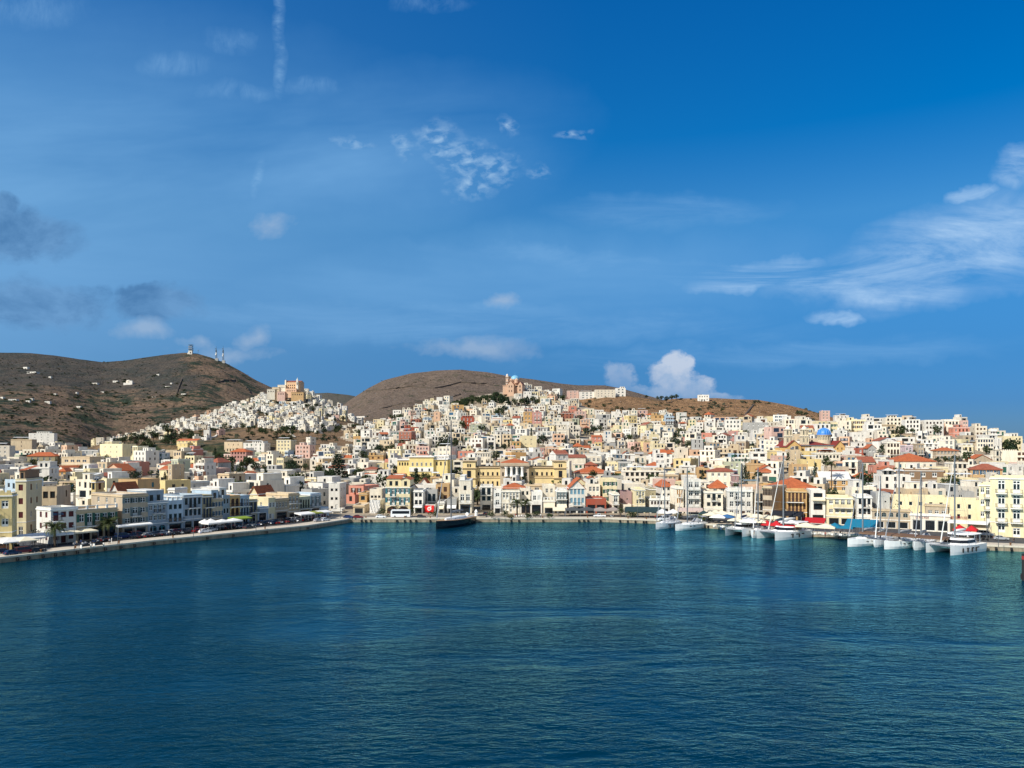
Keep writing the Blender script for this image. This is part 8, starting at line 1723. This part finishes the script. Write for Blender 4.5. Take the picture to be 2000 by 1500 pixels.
# people
SKIN = plain('skin', srgb(190,140,110), .6); HAIR = plain('hair', (.03,.02,.015), .7)
def person(pose):
    r = random.Random(pose); sw = r.uniform(-.12,.12) if pose % 2 else .2
    J = [(0,0,.95,.13),(0,0,1.2,.13),(0,.0,1.42,.12),(0,0,1.52,.06),(0,0,1.64,.10),(0,-.01,1.74,.09),
         (-.09,0,.88,.09),(-.10,sw*.5,.48,.06),(-.10,sw,.08,.045),(-.10,sw-.13,.03,.035),(.09,0,.88,.09),(.10,-sw*.5,.48,.06),(.10,-sw,.08,.045),(.10,-sw-.13,.03,.035),
         (-.19,0,1.40,.06),(-.25,-sw*.3,1.12,.045),(-.24,-sw*.7-.06,.88,.035),(-.23,-sw*.8-.09,.78,.03),(.19,0,1.40,.06),(.25,sw*.3,1.12,.045),(.24,sw*.7-.06,.88,.035),(.23,sw*.8-.09,.78,.03)]
    E = [(0,1),(1,2),(2,3),(3,4),(4,5),(0,6),(6,7),(7,8),(8,9),(0,10),(10,11),(11,12),(12,13),(2,14),(14,15),(15,16),(16,17),(2,18),(18,19),(19,20),(20,21)]
    me = bpy.data.meshes.new('body'); me.from_pydata([j[:3] for j in J], E, []); o = bpy.data.objects.new('tmp', me); COL.objects.link(o)
    md = o.modifiers.new('skin','SKIN'); me.skin_vertices[0].data[0].use_root = True
    for v, j in zip(me.skin_vertices[0].data, J): v.radius = (j[3], j[3]*.8)
    o.modifiers.new('sub','SUBSURF').levels = 1
    bpy.context.view_layer.update(); m2 = bpy.data.meshes.new_from_object(o.evaluated_get(bpy.context.evaluated_depsgraph_get())); bpy.data.objects.remove(o); m2.name = 'body'; return m2
PBASE = [person(k) for k in range(4)]
SHC = {'white': srgb(226,226,222), 'blue': (.04,.10,.28), 'red': (.35,.03,.03), 'dark': (.02,.022,.028), 'green': (.06,.14,.07), 'beige': srgb(190,170,140)}
def shell(me, z0, z1, col, nm, xmax=9):
    """a garment following the body between two heights"""
    mb = MB()
    for p in me.polygons:
        c = p.center
        if z0 <= c.z <= z1 and abs(c.x) < xmax: mb.poly([tuple(me.vertices[i].co + me.vertices[i].normal*.012) for i in p.vertices])
    return mb.mesh(nm, [plain('cloth of ' + col, SHC[col], .8)], True)
HEADM = MB(); HEADM.lathe([(.10,0),(.115,.05),(.09,.11),(.03,.13)], (0,.012,1.68), 10); HAIRM = HEADM.mesh('hair',[HAIR],True)
GM = {}
for i, (x, y, top, legs, lab) in enumerate([(1980,1062,'dark','dark','person in dark clothes walking on the eastern car park'),(1408,1036,'white','blue','person in white beside the cafe chairs near the first catamaran'),(1473,1046,'dark','beige','person in dark top standing by the slim white yacht'),(1612,1050,'red','dark','person in red at the tables by the teal awnings'),(1640,1053,'white','dark','person in white at the quay edge by the teal awnings'),(150,1068,'beige','dark','person in beige by the lamp post on the shaded quay'),(158,1066,'blue','dark','person in blue by the benches on the shaded quay'),(218,1062,'white','white','person in white at the quay edge below the deep blue van'),(214,1064,'white','dark','person in white shirt left of the one all in white'),(1007,1012,'red','beige','person in red among the tables under the fan palms'),(1056,1012,'white','dark','person in white right of the fan palms'),(1260,1014,'green','dark','person in green at the quay bend'),(330,1047,'white','dark','person in white among the motorbikes'),(392,1044,'dark','blue','person in dark top by the red car'),(560,1026,'red','dark','person in red among the last motorbikes'),(1890,1056,'white','dark','person in white by the scarlet tent'),(1280,1015,'red','dark','person in red near the white van')]):
    m = PBASE[i % 4]
    if (i%4, 0) not in GM: m.materials.clear(); m.materials.append(SKIN); GM[(i%4,0)] = 1
    X, Y = on_quay(x, y); t = tag(link('person', m, None, (X, Y, 1.21), (i*2.1) % 6.28), lab, 'person', 'people on the quay'); t.scale = (.76,)*3
    for z0, z1, c, nm, xm in ((1.0,1.5,top,'shirt',.26),(.10,1.02,legs,'trousers',.175)):
        kk = (i%4, nm, c)
        if kk not in GM: GM[kk] = shell(m, z0, z1, c, nm, xm)
        link(nm, GM[kk], t)
    link('hair', HAIRM, t)
